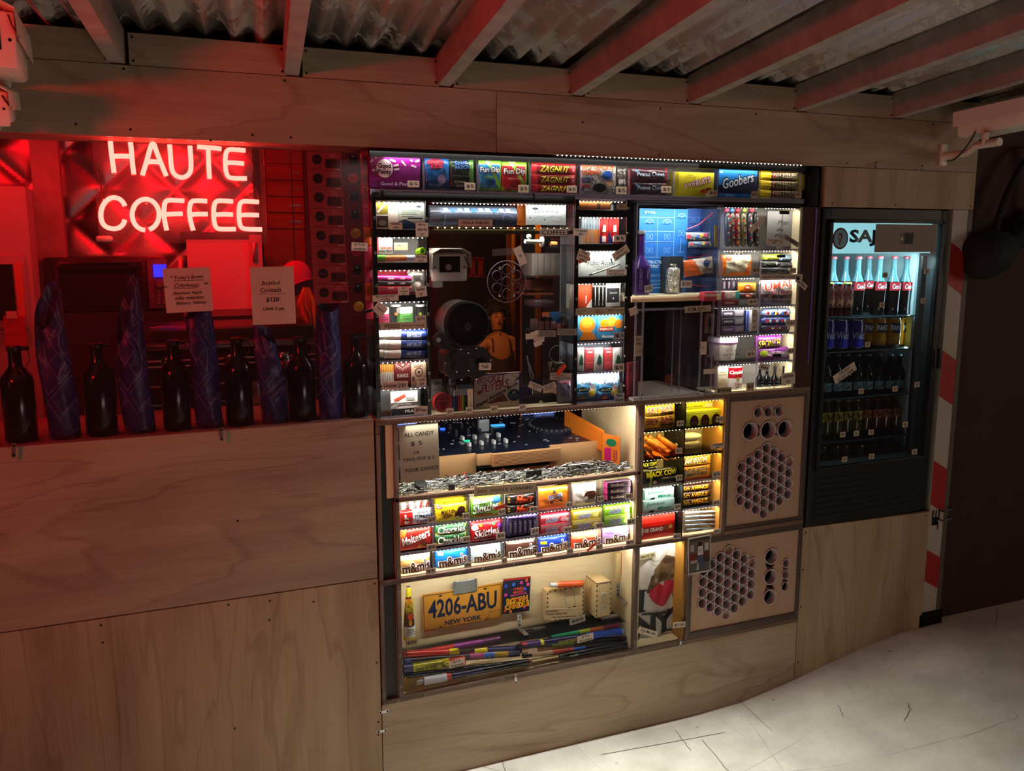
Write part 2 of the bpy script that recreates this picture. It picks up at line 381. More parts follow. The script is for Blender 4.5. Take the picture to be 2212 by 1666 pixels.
# the long seam between two slabs and the dark line where the slab meets the shop
sm=MB();SEAM=pm('slab seam dirt','#4d463e',.9)
for (a,b) in (((1505,1458),(1780,1688)),((1068,1590),(1100,1690)),((883,1592),(905,1666)),((1482,1459),(1585,1545)),((1566,1490),(1700,1614)),((1450,1466),(1698,1635)),((1300,1631),(1566,1583)),((1516,1599),(1573,1666)),((1457,1578),(1494,1623)),((1670,1441),(1689,1464)),((1955,1571),(1963,1585)),((1963,1585),(1950,1602)),((1808,1553),(1821,1576))):
    q=[]
    for k in range(9):
        x=a[0]+(b[0]-a[0])*k/8+random.uniform(-2,2);y=a[1]+(b[1]-a[1])*k/8;d=ray('m',x,y);t=-EYE/d[2];q.append((d[0]*t,-DIST+d[1]*t))
    for k in range(8):
        (x0,y0),(x1,y1)=q[k],q[k+1];n=Vector((-(y1-y0),x1-x0)).normalized()*.0011
        z0,z1=floor_z(x0,0)+.0012,floor_z(x1,0)+.0012
        sm.add([(x0-n.x,y0-n.y,z0),(x1-n.x,y1-n.y,z1),(x1+n.x,y1+n.y,z1),(x0+n.x,y0+n.y,z0)],[(0,1,2,3)],SEAM)
struct('floor_crack_lines',sm)
SCREW=pm('dark screw head','#1e1815',.4,metal=.6)
def screws(mb,pts,y=-.0012,r=.0035):
    for x,z in pts:mb.lathe([(r,0),(r*.8,.0012),(r*.3,.0006)],(x,y+.0012,z),(0,-1,0),8,SCREW)
# plywood skin of the shop front
w=bx(-1.7,.6035,0,.018,.718,1.2165,PLY_H);w.box((-1.7,.018,.718),(.6035,.03,1.2),BLACK)
screws(w,[(-1.2,.745),(.2,.95)]);struct('wall_front',w)
w=bx(-1.7,.6045,0,.018,0,.7145,PLY_V)
screws(w,[(W('c6',a,b).x,W('c6',a,b).z) for a,b in ((462,998),(470,1078),(1046,905),(1236,886),(1234,975),(1436,891),(1717,808),(1726,1170),(1075,1471),(1733,1441),(1733,1500))]);struct('wall_front',w)
w=bx(.6075,2.247,0,.018,0,.290,PLY_H);w.box((.62,.018,0),(2.24,.4,.28),BLACK);struct('wall_front',w)          # plinth below the cabinets
zl,zr=.0,.155
w=MB();w.prism([(2.2505,-.005),(2.9,.15),(2.9,.655),(2.2505,.668)],0,.018,PLY_V)
screws(w,[(2.265,.648),(2.88,.64),(2.262,.50),(2.262,.35),(2.262,.12)]);struct('wall_front',w)
HX=[-1.7,.62,3.0]
w=bx(-1.7,1.0,-.002,.02,2.009,2.187,PLY_H);screws(w,[(W('z1',a,b).x,W('z1',a,b).z) for a,b in ((718,400),(1652,468),(757,752),(1222,815),(1465,783),(1687,798),(440,722))],-.0032)
struct('wall_front',w)
w=bx(1.002,3.0,-.002,.02,2.009,2.187,PLY_H);screws(w,[(W('c7',a,b).x,W('c7',a,b).z) for a,b in ((527,503),(970,528),(167,567),(522,718),(1392,755),(1790,577))],-.0032)
struct('wall_front',w)
w=bx(2.262,3.0,-.002,.02,1.867,2.007,PLY_V)
screws(w,[(2.985,1.88),(2.6,1.88),(2.3,1.88)],-.0032);struct('wall_front',w)
w=bx(3.002,6.5,.04,.06,-.1,2.6,DARKW);struct('wall_right',w)
w=bx(6.5,6.55,-5,.06,-.1,2.6,DARKW);struct('wall_right',w)
# rafters: they fall towards the shop and run a little askew
RD=Vector((.118,1,-.062));RB=2.188
RAFT=noise_mat('weathered whitewashed rafter','#8d7d74','#b9aca3',9,.7,lo=.3,hi=.75)
RX=[-.92,-.485,-.05,.388,.825,1.256,1.684,2.122,2.563,3.0,3.44,3.88]
for x in RX:
    wd=.040;r=MB();L=4.6
    def P(dx,dz,t):return Vector((x+dx,0.06,RB+dz))+RD*(-t)
    a,b=0.0,L
    r.hexa([P(0,0,b),P(wd,0,b),P(wd,0,a),P(0,0,a),P(0,.087,b),P(wd,.087,b),P(wd,.087,a),P(0,.087,a)],RAFT)
    struct('ceiling_beam',r)
# blocking boards between the rafters
for a,b in zip(RX[:-1],RX[1:]):
    w=bx(a+.043,b-.003,-.001,.018,2.189,2.268,PLY_H);screws(w,[(a+.053,2.2),(b-.012,2.2),(a+.053,2.258),(b-.012,2.258)],-.0022)
    struct('wall_front',w)
# corrugated sheet on the rafters
def corrugated():
    m=bpy.data.materials.new('galvanised corrugated sheet');m.use_nodes=True;nt=m.node_tree;b=nt.nodes['Principled BSDF'];N=nt.nodes.new;L=nt.links.new
    tc=N('ShaderNodeTexCoord');n=N('ShaderNodeTexNoise');n.inputs['Scale'].default_value=4.5;n.inputs['Detail'].default_value=10;n.inputs['Roughness'].default_value=.8;L(tc.outputs['Object'],n.inputs['Vector'])
    r=N('ShaderNodeMapRange');r.inputs['From Min'].default_value=.51;r.inputs['From Max'].default_value=.53;L(n.outputs['Fac'],r.inputs['Value'])
    mx=N('ShaderNodeMix');mx.data_type='RGBA';L(r.outputs[0],mx.inputs['Factor']);mx.inputs['A'].default_value=(.72,.68,.63,1);mx.inputs['B'].default_value=(.50,.44,.38,1);L(mx.outputs['Result'],b.inputs['Base Color'])
    mr=N('ShaderNodeMapRange');mr.inputs['To Min'].default_value=.85;mr.inputs['To Max'].default_value=.0;L(r.outputs[0],mr.inputs['Value']);L(mr.outputs[0],b.inputs['Metallic'])
    m2=N('ShaderNodeMapRange');m2.inputs['To Min'].default_value=.30;m2.inputs['To Max'].default_value=.75;L(r.outputs[0],m2.inputs['Value']);L(m2.outputs[0],b.inputs['Roughness'])
    n2=N('ShaderNodeTexNoise');n2.inputs['Scale'].default_value=60;L(tc.outputs['Object'],n2.inputs['Vector'])
    bp=N('ShaderNodeBump');bp.inputs['Strength'].default_value=.12;bp.inputs['Distance'].default_value=.01;L(n2.outputs['Fac'],bp.inputs['Height']);L(bp.outputs[0],b.inputs['Normal'])
    return m
CORR=corrugated();pitch,amp=.0735,.015
cs=MB();prof=[0,.45,.85,1,.85,.45]
x0,x1=-1.7,5.2;per=8;n=int((x1-x0)/pitch)*per
def cz(i):
    return RB+.088+amp+amp*math.cos(2*math.pi*i/per)
cs.grid(n,1,lambda u,v:tuple(Vector((x0+(x1-x0)*u,.10,cz(round(u*n))))+RD*(-4.8*v)),CORR,flip=True)
struct('ceiling',cs)
# added black strip behind the eaves, painting the shade of the gap over the blocking
struct('eaves_gap_shade',bx(-1.7,5.2,.10,.12,2.187,2.34,BLACK))
# the striped barricade board standing beside the fridge
pb=MB();X0,X1,ZB,ZT=2.905,2.985,.215,1.865
WHB=pm('white reflective sheeting','#b7aea2',.6);REDB=pm('red reflective sheeting','#a31c1c',.55)
pb.box((X0,.006,ZB),(X1,.03,ZT),WHB)
zs=[(1.70,1.47),(1.24,1.02),(.79,.555)]
SB=[]
for (xa,ya,xb,yb) in ((1758-1720,0,0,0),):pass
for zt,zb in ((1.742,1.535),(1.318,1.09),(.868,.64),(.49,.31)):
    pb.poly([(X0,zb+.045),(X1,zb),(X1,zt-.045),(X0,zt)],.0048,REDB)
pm_edge=pm('barricade edge','#5b524b',.6)
cap=bx(X1,X1+.022,.004,.034,ZB,ZT,pm_edge)
foot=bx(2.885,3.02,.0,.05,.135,.213,BLACK,.004)
lt=MB();lt.text('E',X0+.035,.004,.635,.045,.04,'#1a1615',rot=math.pi/2).text('J',X0+.035,.004,.590,.045,.036,'#1a1615',rot=math.pi/2)
thing('barricade_board','upright barricade board striped diagonally red and white beside the drinks fridge','barricade',[('board',pb,[('lettering',lt)]),('edge_cap',cap),('foot',foot)])
for zz in (.615,.655):
    h=MB();h.tube([(2.955,.004,zz),(2.958,-.018,zz),(3.005,-.018,zz+.004),(3.008,.004,zz+.004)],.003,BLK2)
    single('wire_hook',['lower' if zz<.63 else 'upper'][0]+' of the two small dark wire hooks screwed to the striped barricade board','hook',h,'hooks on the barricade board')
# interior room
struct('wall_back',bx(-1.9,5.1,6.6,6.65,0,2.6,INDARK))
struct('ceiling_inside',bx(-1.9,5.1,.17,6.6,2.28,2.32,INDARK))
struct('floor_inside',bx(-1.9,5.1,.45,6.6,-.02,0.0,INDARK))
struct('wall_left',bx(-1.95,-1.9,0,6.6,0,2.6,INDARK))
struct('wall_inside_right',bx(5.1,5.15,.06,6.6,0,2.6,INDARK))
struct('ceiling_soffit',bx(-1.7,.60,.021,.165,2.009,2.02,PLY_H))
struct('window_sill',bx(-1.7,.604,.03,.40,1.203,1.2165,PLY_H))
# ================================================================= cabinets of the shop front
def rail(a,b,c,d,y0=-.004,y1=.014,m=None):
    return bx(a,b,y0,y1,c,d,m or (EDGE if abs(b-a)>abs(d-c) else EDGEV),.0015)
SCW=pm('button screw','#8d8880',.3,metal=.9)
def btn(mb,pts,y=-.004):
    for x,z in pts:mb.lathe([(.0048,0),(.0042,.0016),(.0022,.002),(.002,.001)],(x,y,z),(0,-1,0),10,mats=[SCW,SCW,BLACK])
    return mb
PL=PLY_IN
# candy cabinet: DJ bay on top, three rows of candy, fireworks bay below
s=[]
s.append(('side_panel',bx(.640,.668,.004,.42,.965,1.195,PLY_INV)))
s.append(('side_panel',bx(.662,.676,.004,.16,.308,.962,PLY_INV)))
s.append(('side_panel',bx(1.517,.0+1.532,.016,.42,.965,1.195,PLY_INV)))
s.append(('side_panel',bx(1.517,1.531,.016,.16,.308,.962,PLY_INV)))
s.append(('back_panel',bx(.676,1.517,.15,.162,.308,.688,PL)))
s.append(('back_panel',bx(.676,1.517,.135,.145,.706,.955,PL)))
s.append(('shelf',bx(.662,1.531,.015,.42,1.196,1.207,PL)))
s.append(('shelf',bx(.662,1.531,.016,.42,.952,.964,PL)))
s.append(('shelf',bx(.662,1.531,.016,.16,.690,.704,PL)))
s.append(('shelf',bx(.662,1.531,.016,.16,.296,.308,PL)))
for a in ((.609,1.536,1.196,1.2135),(.662,1.531,.951,.966),(.609,1.886,.688,.7045),(.609,2.247,.2915,.308)):
    s.append(('frame_rail',rail(*a)))
for a in ((.6085,.6215,.308,.69),(.6085,.6215,.7045,1.196),(.6625,.677,.308,.69),(.6625,.677,.7045,1.196),(1.516,1.531,.308,.69),(1.516,1.531,.7045,1.196)):
    s.append(('frame_rail',rail(*a)))
s.append(('filler_panel',bx(.6215,.6625,.012,.016,.308,1.196,pm('dark filler','#2b2220',.6))))
b=s[9][1];btn(b,[(.6155,z) for z in (.33,.64,.76,1.17)]+[(.67,z) for z in (.345,.45,.56,.66,.735,.87,.98)]+[(1.5235,z) for z in (.34,.5,.62,.67,.8,.93,1.08)]+[(x,.2995) for x in (.66,.75,.9,1.02,1.22,1.4,1.49)]+[(x,.6965) for x in (.72,.95,1.06,1.3,1.47)]+[(x,1.205) for x in (.69,.95,1.25,1.5)]+[(x,.9585) for x in (.73,1.1,1.45)])
cab=thing('display_cabinet','wide lit plywood display cabinet with candy rows, fireworks bay and mixer bay','cabinet',s)
single('acrylic_sheet','clear acrylic front covering the fireworks bay at the bottom of the cabinet','acrylic panel',bx(.610,1.53,-.0075,-.0045,.295,.703,ACR),'clear acrylic fronts')
# row shelves and dividers of the candy rows
t=[]
for zz in (.7725,.8565):
    f=bx(.679,1.514,.012,.132,zz,zz+.003,ACR);f.box((.679,.0105,zz-.001),(1.514,.0118,zz+.009),ACRE);t.append(('shelf',f))
for x in (.7885,.908,1.028,1.149,1.269,1.39):
    f=bx(x-.0012,x+.0012,.012,.132,.705,.945,ACR);f.box((x-.003,.010,.706),(x+.003,.0118,.945),ACRE);t.append(('divider',f))
thing('candy_bin_insert','clear acrylic insert of shelves and dividers holding the three candy rows','shelf insert',t)
# narrow candy rack, T-shirt niche and the two speaker panels
s=[('side_panel',bx(1.533,1.541,.004,.13,.706,1.196,PLY_INV)),('side_panel',bx(1.868,1.879,.004,.13,.706,1.196,pm('amber lacquered ply','#c98d3c',.4))),
     ('back_panel',bx(1.541,1.868,.128,.134,.706,1.196,PLY_INV)),('divider',bx(1.7035,1.7075,-.002,.128,.706,1.196,BLK2))]
for i in range(1,5):
    f=bx(1.541,1.7035,.004,.128,.7015+.0995*i,.7045+.0995*i,ACR);f.box((1.541,0,.699+.0995*i),(1.7035,.004,.7065+.0995*i),BLACK if i>2 else ACRE);s.append(('shelf',f))
    f=bx(1.7075,1.868,.004,.128,.7015+.0995*i,.7045+.0995*i,ACR);f.box((1.7075,0,.699+.0995*i),(1.868,.004,.7065+.0995*i),BLACK if i>2 else ACRE);s.append(('shelf',f))
s+=[('shelf',bx(1.541,1.868,.004,.13,.694,.706,PL)),('shelf',bx(1.541,1.868,.004,.13,1.190,1.1965,PL)),('frame_rail',rail(1.531,2.247,1.1965,1.2135)),('frame_rail',rail(1.530,1.541,.7045,1.1965)),('frame_rail',rail(1.873,1.887,.7045,1.1965))]
thing('candy_rack','narrow lit rack of two columns and five shelves of candy left of the speaker panel','rack',s)
s=[('side_panel',bx(1.531,1.54,.004,.12,.308,.688,PLY_INV)),('side_panel',bx(1.722,1.731,.004,.12,.308,.688,pm('amber lacquered ply','#c98d3c',.4))),('back_panel',bx(1.54,1.722,.112,.118,.308,.688,PLY_INV)),('shelf',bx(1.54,1.722,.016,.118,.300,.3085,PL)),('frame_rail',rail(1.7305,1.744,.308,.688))]
thing('shirt_niche','open plywood niche below the candy rack holding the white shirt','niche',s)
single('acrylic_sheet','clear acrylic front covering the white shirt niche','acrylic panel',bx(1.533,1.735,-.0075,-.0045,.296,.70,ACR),'clear acrylic fronts')
# speaker panels with pipe clusters: a plywood face with real holes, pipes set into them
PVC=pm('grey white pipe','#c6bbbf',.35);VOID=pm('speaker cavity','#060505',.9);SPF=pm('dark oiled frame','#4a3b35',.5)
def hexcentres(cx,cz,p):
    o=[]
    for q in range(-3,4):
        for k in range(7-abs(q)):o.append((cx+q*p*.866,cz+(k-(6-abs(q))/2)*p))
    return o
def ring(mb,x,z,ro,ri,y0,y1,m,seg=20):
    mb.lathe([(ri,0),(ro,0),(ro,y1-y0),(ri,y1-y0),(ri,0)],(x,y1,z),(0,-1,0),seg,m);return mb
def face_with_holes(x0,x1,z0,z1,outlines,y0,y1,m):
    """a board with openings: bmesh fill between the outer edge and the hole outlines"""
    bm=bmesh.new();out=[]
    for pts in [[(x0,z0),(x1,z0),(x1,z1),(x0,z1)]]+outlines:
        vs=[bm.verts.new((x,y0,z)) for x,z in pts]
        for i in range(len(vs)):out.append(bm.edges.new((vs[i],vs[(i+1) % len(vs)])))
    bmesh.ops.triangle_fill(bm,use_beauty=True,use_dissolve=False,edges=out)
    keep=bm.faces[:]
    r=bmesh.ops.extrude_face_region(bm,geom=keep)
    for g in r['geom']:
        if isinstance(g,bmesh.types.BMVert):g.co.y=y1
    bmesh.ops.recalc_face_normals(bm,faces=bm.faces[:])
    bm.verts.index_update();mb=MB().add([v.co.copy() for v in bm.verts],[[v.index for v in f.verts] for f in bm.faces],m);bm.free();return mb
def outline_of(circles,n=28):
    """outer boundary of a union of overlapping circles, walked by angle from their centre (star shaped clusters only)"""
    cx=sum(c[0] for c in circles)/len(circles);cz=sum(c[1] for c in circles)/len(circles);pts=[]
    for k in range(n*6):
        a=2*math.pi*k/(n*6);dx,dz=math.cos(a),math.sin(a);best=0
        for x,z,r in circles:
            ox,oz=x-cx,z-cz;b=ox*dx+oz*dz;q=b*b-(ox*ox+oz*oz-r*r)
            if q>=0:best=max(best,b+math.sqrt(q))
        pts.append((cx+dx*best,cz+dz*best))
    return pts
def speaker(nm,lab,x0,x1,z0,z1,hexc,rows,frame):
    hx=hexcentres(*hexc,.0415);ro,ri=.0205,.0178
    outl=[outline_of([(x,z,ro+.0012) for x,z in hx])];parts=[]
    for cs in rows:outl.append(outline_of([(x,z,r+.001) for x,z,r in cs]))
    fc=face_with_holes(x0,x1,z0,z1,outl,.002,.012,SPEAKW);parts.append(('face_board',fc))
    parts.append(('cavity_lining',bx(x0+.004,x1-.004,.118,.124,z0+.004,z1-.004,VOID).box((x0,.012,z0),(x0+.004,.118,z1),VOID).box((x1-.004,.012,z0),(x1,.118,z1),VOID).box((x0,.012,z0),(x1,.118,z0+.004),VOID).box((x0,.012,z1-.004),(x1,.118,z1),VOID)))
    for x,z in hx:
        mb=MB();ring(mb,x,z,ro,ri,-.003,.032,PVC)
        far=math.hypot(x-hexc[0],z-hexc[1])
        if far>.115 and (x>hexc[0]-.05) and random.random()<.55:mb.lathe([(0.0001,0),(ri,0),(ri,.004)],(x,.017,z),(0,-1,0),20,SPEAKW,smooth=False)
        elif far<.09:mb.lathe([(0.0001,0),(ri,0)],(x,.031,z),(0,-1,0),20,pm('speaker cloth','#2c211e',.9),smooth=False)
        parts.append(('pipe',mb))
    for i,cs in enumerate(rows):
        for j,(x,z,r) in enumerate(cs):
            mb=MB();ring(mb,x,z,r,r*.9,-.003,.032,PVC,28)
            if r<.02 and j==len(cs)-1:mb.lathe([(0.0001,0),(r*.9,0)],(x,.012,z),(0,-1,0),24,SPEAKW,smooth=False)
            parts.append(('pipe',mb))
    fr=MB();a,b,c,d=frame
    for q in ((a,x0,c,d),(x1,b,c,d)):fr.box((q[0],-.003,q[2]),(q[1],.014,q[3]),SPF,.001)
    for q in ((x0,x1,c,z0),(x0,x1,z1,d)):fr.box((q[0],-.003,q[2]),(q[1],.014,q[3]),SPF,.001)
    btn(fr,[(b-.006,z) for z in (c+.03,(c+d)/2,d-.03)],-.003);parts.append(('frame',fr))
    return thing(nm,lab,'speaker',parts)
def cc(v,x,y,r):p=W(v,x,y);return (p.x,p.z,r)
speaker('speaker_panel','upper plywood speaker panel with a hexagon of pipes under two pipe rows',1.895,2.226,.716,1.180,(2.061,.873),
        [[cc('c4',1400,207,.0205),cc('c4',1512,200,.0205),cc('c4',1630,194,.0205)],[cc('c4',1312,415,.0345),cc('c4',1508,402,.0345),cc('c4',1690,388,.0345)]],(1.887,2.247,.7045,1.1965))
speaker('speaker_panel','lower plywood speaker panel with a hexagon of pipes left of two upright pipe slots',1.756,2.232,.333,.665,(1.912,.501),
        [[cc('c5',1690,400,.031),cc('c5',1680,645,.031),cc('c5',1672,885,.031)],[cc('c5',1868,480,.0185),cc('c5',1862,615,.0185),cc('c5',1856,758,.0185)]],(1.744,2.247,.308,.688))
single('frame_rail','dark wooden rail separating the upper speaker panel from the lower one','rail',rail(1.886,2.247,.6885,.7040,-.006,.016),None)
# shell behind the speakers so that the interior stays dark
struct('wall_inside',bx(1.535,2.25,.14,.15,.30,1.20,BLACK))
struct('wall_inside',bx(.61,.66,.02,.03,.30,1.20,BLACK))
# upper part: black taped carcass between z 1.21 and 2.01
s=[('frame_rail',rail(.6085,2.165,1.985,2.004,-.012,.012,BLACK)),('frame_rail',rail(.612,1.262,1.8605,1.884,-.012,.004,BLACK)),('frame_rail',rail(1.462,2.15,1.8585,1.8755,-.012,.004,BLACK)),
     ('shelf',bx(.610,2.165,0,.12,1.886,1.889,ACR)),('ledge_edge',bx(.610,2.165,-.010,-.006,1.8765,1.892,ACRE)),('back_panel',bx(.612,2.165,.118,.124,1.889,1.99,pm('grey backing','#9a9a9c',.5))),
     ('top_panel',bx(.612,2.165,.0,.124,1.99,2.0,PL))]
for x in (.769,.938,1.111,1.284,1.458,1.627,1.80,1.973,2.150):
    s.append(('divider',bx(x-.003,x+.003,-.006,.11,1.889,1.985,ACR).box((x-.003,-.0075,1.889),(x+.003,-.006,1.985),ACRE)))
thing('candy_ledge','long lit ledge of nine candy bins directly under the header board','shelf',s)
single('acrylic_sheet','clear acrylic strip covering the candy ledge under the header board','acrylic panel',bx(.611,2.163,-.0145,-.0125,1.884,1.99,ACR),'clear acrylic fronts')
single('black_post','short black post at the right end of the candy ledge','post',bx(2.196,2.236,-.002,.03,1.868,2.003,BLACK,.003))
def bins(nm,lab,x0,x1,zs,dark,depth=.10,back='#8d8d8f'):
    """a column of bins: zs = shelf heights, dark = how many of the shelves carry black tape"""
    s=[('side_panel',bx(x0,x0+.012,0,depth,zs[-1],zs[0],ACR).box((x0,-.005,zs[-1]),(x0+.0125,0,zs[0]),pm('black upright','#151316',.3))),('side_panel',bx(x1-.004,x1,0,depth,zs[-1],zs[0],ACR).box((x1-.008,-.005,zs[-1]),(x1,0,zs[0]),pm('black upright','#151316',.3))),
         ('back_panel',bx(x0,x1,depth,depth+.005,zs[-1],zs[0],col(back,'card')))]
    for i,z in enumerate(zs):
        f=bx(x0+.004,x1-.004,.002,depth,z-.002,z+.001,ACR)
        if 0<i<=dark:f.box((x0+.002,-.008,z-.001),(x1-.004,-.003,z+.019),BLACK)
        else:f.box((x0+.004,-.003,z-.003),(x1-.004,.001,z+.003),ACRE)
        s.append(('shelf',f))
    btn(s[0][1],[(x,(zs[i]+zs[i+1])/2) for i in range(len(zs)-1) for x in (x0+.008,x1-.004)],-.006)
    return thing(nm,lab,'shelf',s)
bins('bin_column','column of seven lit bins at the left edge of the cabinet wall',.613,.783,[1.862,1.758,1.662,1.568,1.486,1.388,1.305,1.218],3)
bins('bin_column','column of eight lit bins between the camera window and the blueprint case',1.268,1.462,[1.875,1.823,1.716,1.611,1.509,1.416,1.316,1.216],3)
# right rack, two columns and six shelves behind doors
s=[('side_panel',bx(2.160,2.170,0,.12,1.215,1.864,PLY_INV)),('side_panel',bx(1.826,1.8285,.0,.12,1.215,1.864,ACR).box((1.824,-.012,1.215),(1.830,.0,1.864),ACRE)),('back_panel',bx(1.895,2.165,.12,.126,1.215,1.864,col('#b9b4aa','card'))),('divider',bx(1.9975,2.0005,.0,.12,1.215,1.72,ACR).box((1.996,-.004,1.215),(2.0015,0,1.72),ACRE)),
     ('frame_rail',bx(2.170,2.247,-.004,.012,1.2135,1.866,DARKW)),('shelf',bx(1.828,2.165,0,.12,1.2135,1.2185,PL)),('shelf',bx(1.828,2.165,0,.12,1.864,1.868,ACR))]
for z in (1.715,1.620,1.517,1.417,1.3155):
    s.append(('shelf',bx(1.83,2.16,.0,.12,z-.0015,z+.0015,ACR).box((1.83,-.003,z-.004),(2.16,0,z+.004),ACRE)))
thing('candy_rack','tall lit rack of two columns and six shelves left of the drinks fridge','rack',s)
dl=bx(2.003,2.165,-.013,-.010,1.224,1.858,ACR2)
dk=[('door_panel',dl),('clip',bx(2.058,2.098,-.0175,-.013,1.838,1.85,BLACK)),('clip',bx(2.056,2.090,-.0175,-.013,1.688,1.697,BLACK)),('clip',bx(2.058,2.092,-.0175,-.013,1.336,1.345,BLACK)),('door_edge',bx(2.068,2.073,-.015,-.013,1.222,1.84,ACRE))]
thing('acrylic_door','clear acrylic door with black clips before the right rack beside the fridge','door',dk)
lr=MB();lr.box((2.224,-.008,1.30),(2.228,-.003,1.86),pm('violet lit edge','#5d52a8',.3))
single('edge_strip','thin violet acrylic edge running up beside the drinks fridge','strip',lr)
# metal straps that hold the panels together
def strap(v,x,y,wd,ln,lab,rot=0,m=None):
    p=W(v,x,y);mb=bx(p.x-wd/2,p.x+wd/2,-.0185,-.0165,p.z-ln/2,p.z+ln/2,m or STEEL,.0006)
    for k in (-1,1):mb.lathe([(.0035,0),(.003,.001)],(p.x+(0 if ln>wd else k*wd*.34),-.0185,p.z+(k*ln*.34 if ln>wd else 0)),(0,-1,0),8,SCREW)
    mb.spin(rot,(p.x,0,p.z))
    single('strap',lab,'metal strap',mb,'metal straps')
DST=pm('dull strap','#6f665f',.45,metal=.6)
strap('c3',1106,1078,.008,.034,'small steel strap on the plinth below the fireworks bay')
strap('c5',580,1410,.008,.030,'small steel strap below the white shirt niche')
strap('c6',1752,1383,.033,.008,'upper steel strap joining the plinth to the left plywood panel',-.0)
strap('c6',1743,1471,.033,.008,'lower steel strap joining the plinth to the left plywood panel')
strap('c6',1012,118,.0095,.038,'dull steel strap on the window sill below the dark bottles',0,DST)
strap('c6',68,190,.0095,.038,'dull steel strap at the far left end of the window sill',.1,DST)
strap('c7',1510,765,.006,.024,'left of the two dull straps on the header seam above the fridge',0,DST)
strap('c7',1722,780,.006,.024,'right of the two dull straps on the header seam above the fridge',0,DST)
strap('z5',48,760,.008,.03,'black clip at the left edge of the bin column beside the weed sign',1.3,BLACK)
strap('z3',1628,545,.007,.022,'black clip on the rail over the clear tube',0,BLACK)
strap('z3',187,515,.009,.018,'black clip on the rail over the white pill boxes',0,BLACK)
# ================================================================= goods: wrappers, boxes, tags
EPS=.0013
def deco(mb,R,dec,Y,surf=None):
    """printed marks on the front of a pack; u, w run 0..1 across and up the pack"""
    x0,x1,z0,z1=R;W_,H_=x1-x0,z1-z0
    for i,d in enumerate(dec):
        e=EPS+.00022*i;sf=(lambda x,z,e=e:surf(x,z)-e) if surf else None;y=Y-(.0003+.0002*i)
        k=d[0]
        if k in 'to':
            t,u,w,du,dw,c=d[1:7];ex=list(d[7:])
            if k=='t':
                off,sh,rot=(ex+[.012,0,0])[:3] if len(ex)>=3 else (ex+[.012,0,0][len(ex):])
                mb.text(t,x0+u*W_,y,z0+w*H_,du*W_,dw*H_,c,off,sh,rot,sf)
            else:
                oc=ex[0];sh,rot=(ex[1:]+[0,0])[:2]
                mb.text(t,x0+u*W_,y,z0+w*H_,du*W_*1.06,dw*H_*1.2,oc,.085,sh,rot,sf)
                e2=e+.0003;sf2=(lambda x,z,e=e2:surf(x,z)-e) if surf else None
                mb.text(t,x0+u*W_,y-.0002,z0+w*H_,du*W_,dw*H_,c,.018,sh,rot,sf2)
        elif k=='r':
            a,b,c2,d2,c=d[1:6];mb.poly([(x0+a*W_,z0+b*H_),(x0+c2*W_,z0+b*H_),(x0+c2*W_,z0+d2*H_),(x0+a*W_,z0+d2*H_)],y,c,sf)
        elif k=='e':
            u,w,ru,rw,c=d[1:6];mb.ell(x0+u*W_,z0+w*H_,ru*W_,rw*H_,y,c,sf,16,d[6] if len(d)>6 else 0)
        elif k=='p':mb.poly([(x0+u*W_,z0+w*H_) for u,w in d[1]],y,d[2],sf)
        elif k=='l':
            pts=[(x0+u*W_,z0+w*H_) for u,w in d[1]];wd=d[3]
            for (a,b),(c2,d2) in zip(pts[:-1],pts[1:]):
                n=Vector((-(d2-b),c2-a));n=n.normalized()*wd/2 if n.length else n
                mb.poly([(a-n.x,b-n.y),(c2-n.x,d2-n.y),(c2+n.x,d2+n.y),(a+n.x,b+n.y)],y,d[2],sf)
def m_bag(R,dep,T,base,dec=(),crimp='lr',zig=True,kind='plastic',wr=1.0,nu=22,nv=14,sq=4):
    """a filled wrapper: pillow body with crimped, toothed ends"""
    x0,x1,z0,z1=R;W_,H_=x1-x0,z1-z0;yc=dep+T/2;ph=random.uniform(0,9)
    def prof(u,w):
        a,b=min(1,abs(2*u-1)),min(1,abs(2*w-1))
        pu=(1-a**(sq if 'l' in crimp else 6))**.55;pw=(1-b**(sq if 't' in crimp else 2.6))**.6
        wrk=1+wr*(.10*math.sin(23*w+7*u+ph)*a**2+.08*math.sin(19*u-5*w+ph)*b**2+.05*math.sin(13*u+17*w+ph))
        return max(0,pu*pw*wrk)
    def surf(x,z):return yc-T/2*prof((x-x0)/W_,(z-z0)/H_)
    def shade(u,w):
        return col(base(u,w) if callable(base) else base,kind)
    def front(u,w):
        uu=u;x=x0+W_*uu;z=z0+H_*w
        if zig and 'l' in crimp and u in (0.0,1.0):x+=(1 if u==0 else -1)*.0016*(round(w*nv) % 2)
        if zig and 't' in crimp and w in (0.0,1.0):z+=(1 if w==0 else -1)*.0016*(round(u*nu) % 2)
        return (x,surf(x,z)-.0004,z)
    mb=MB();mb.grid(nu,nv,front,shade);b2=base(.5,.5) if callable(base) else base
    mb.grid(nu,nv,lambda u,w:(lambda p:(p[0],2*yc-p[1],p[2]))(front(u,w)),col(b2,kind),flip=True)
    deco(mb,R,dec,0,surf);return mb
def m_box(R,dep,T,base,dec=(),side=None,bev=.0012,kind='card'):
    x0,x1,z0,z1=R;mb=MB().box((x0,dep,z0),(x1,dep+T,z1),col(base,kind),bev)
    if side:mb.box((x0-.0002,dep+.001,z0+.001),(x0+.001,dep+T-.001,z1-.001),col(side,kind))
    deco(mb,R,dec,dep);return mb
def turn(mb,R,dep,rot):
    if rot:mb.spin(-rot,((R[0]+R[1])/2,dep,(R[2]+R[3])/2))
    return mb
NG={}
def put(mb,name,label,cat,group=None):return single(name,label,cat,mb,group)
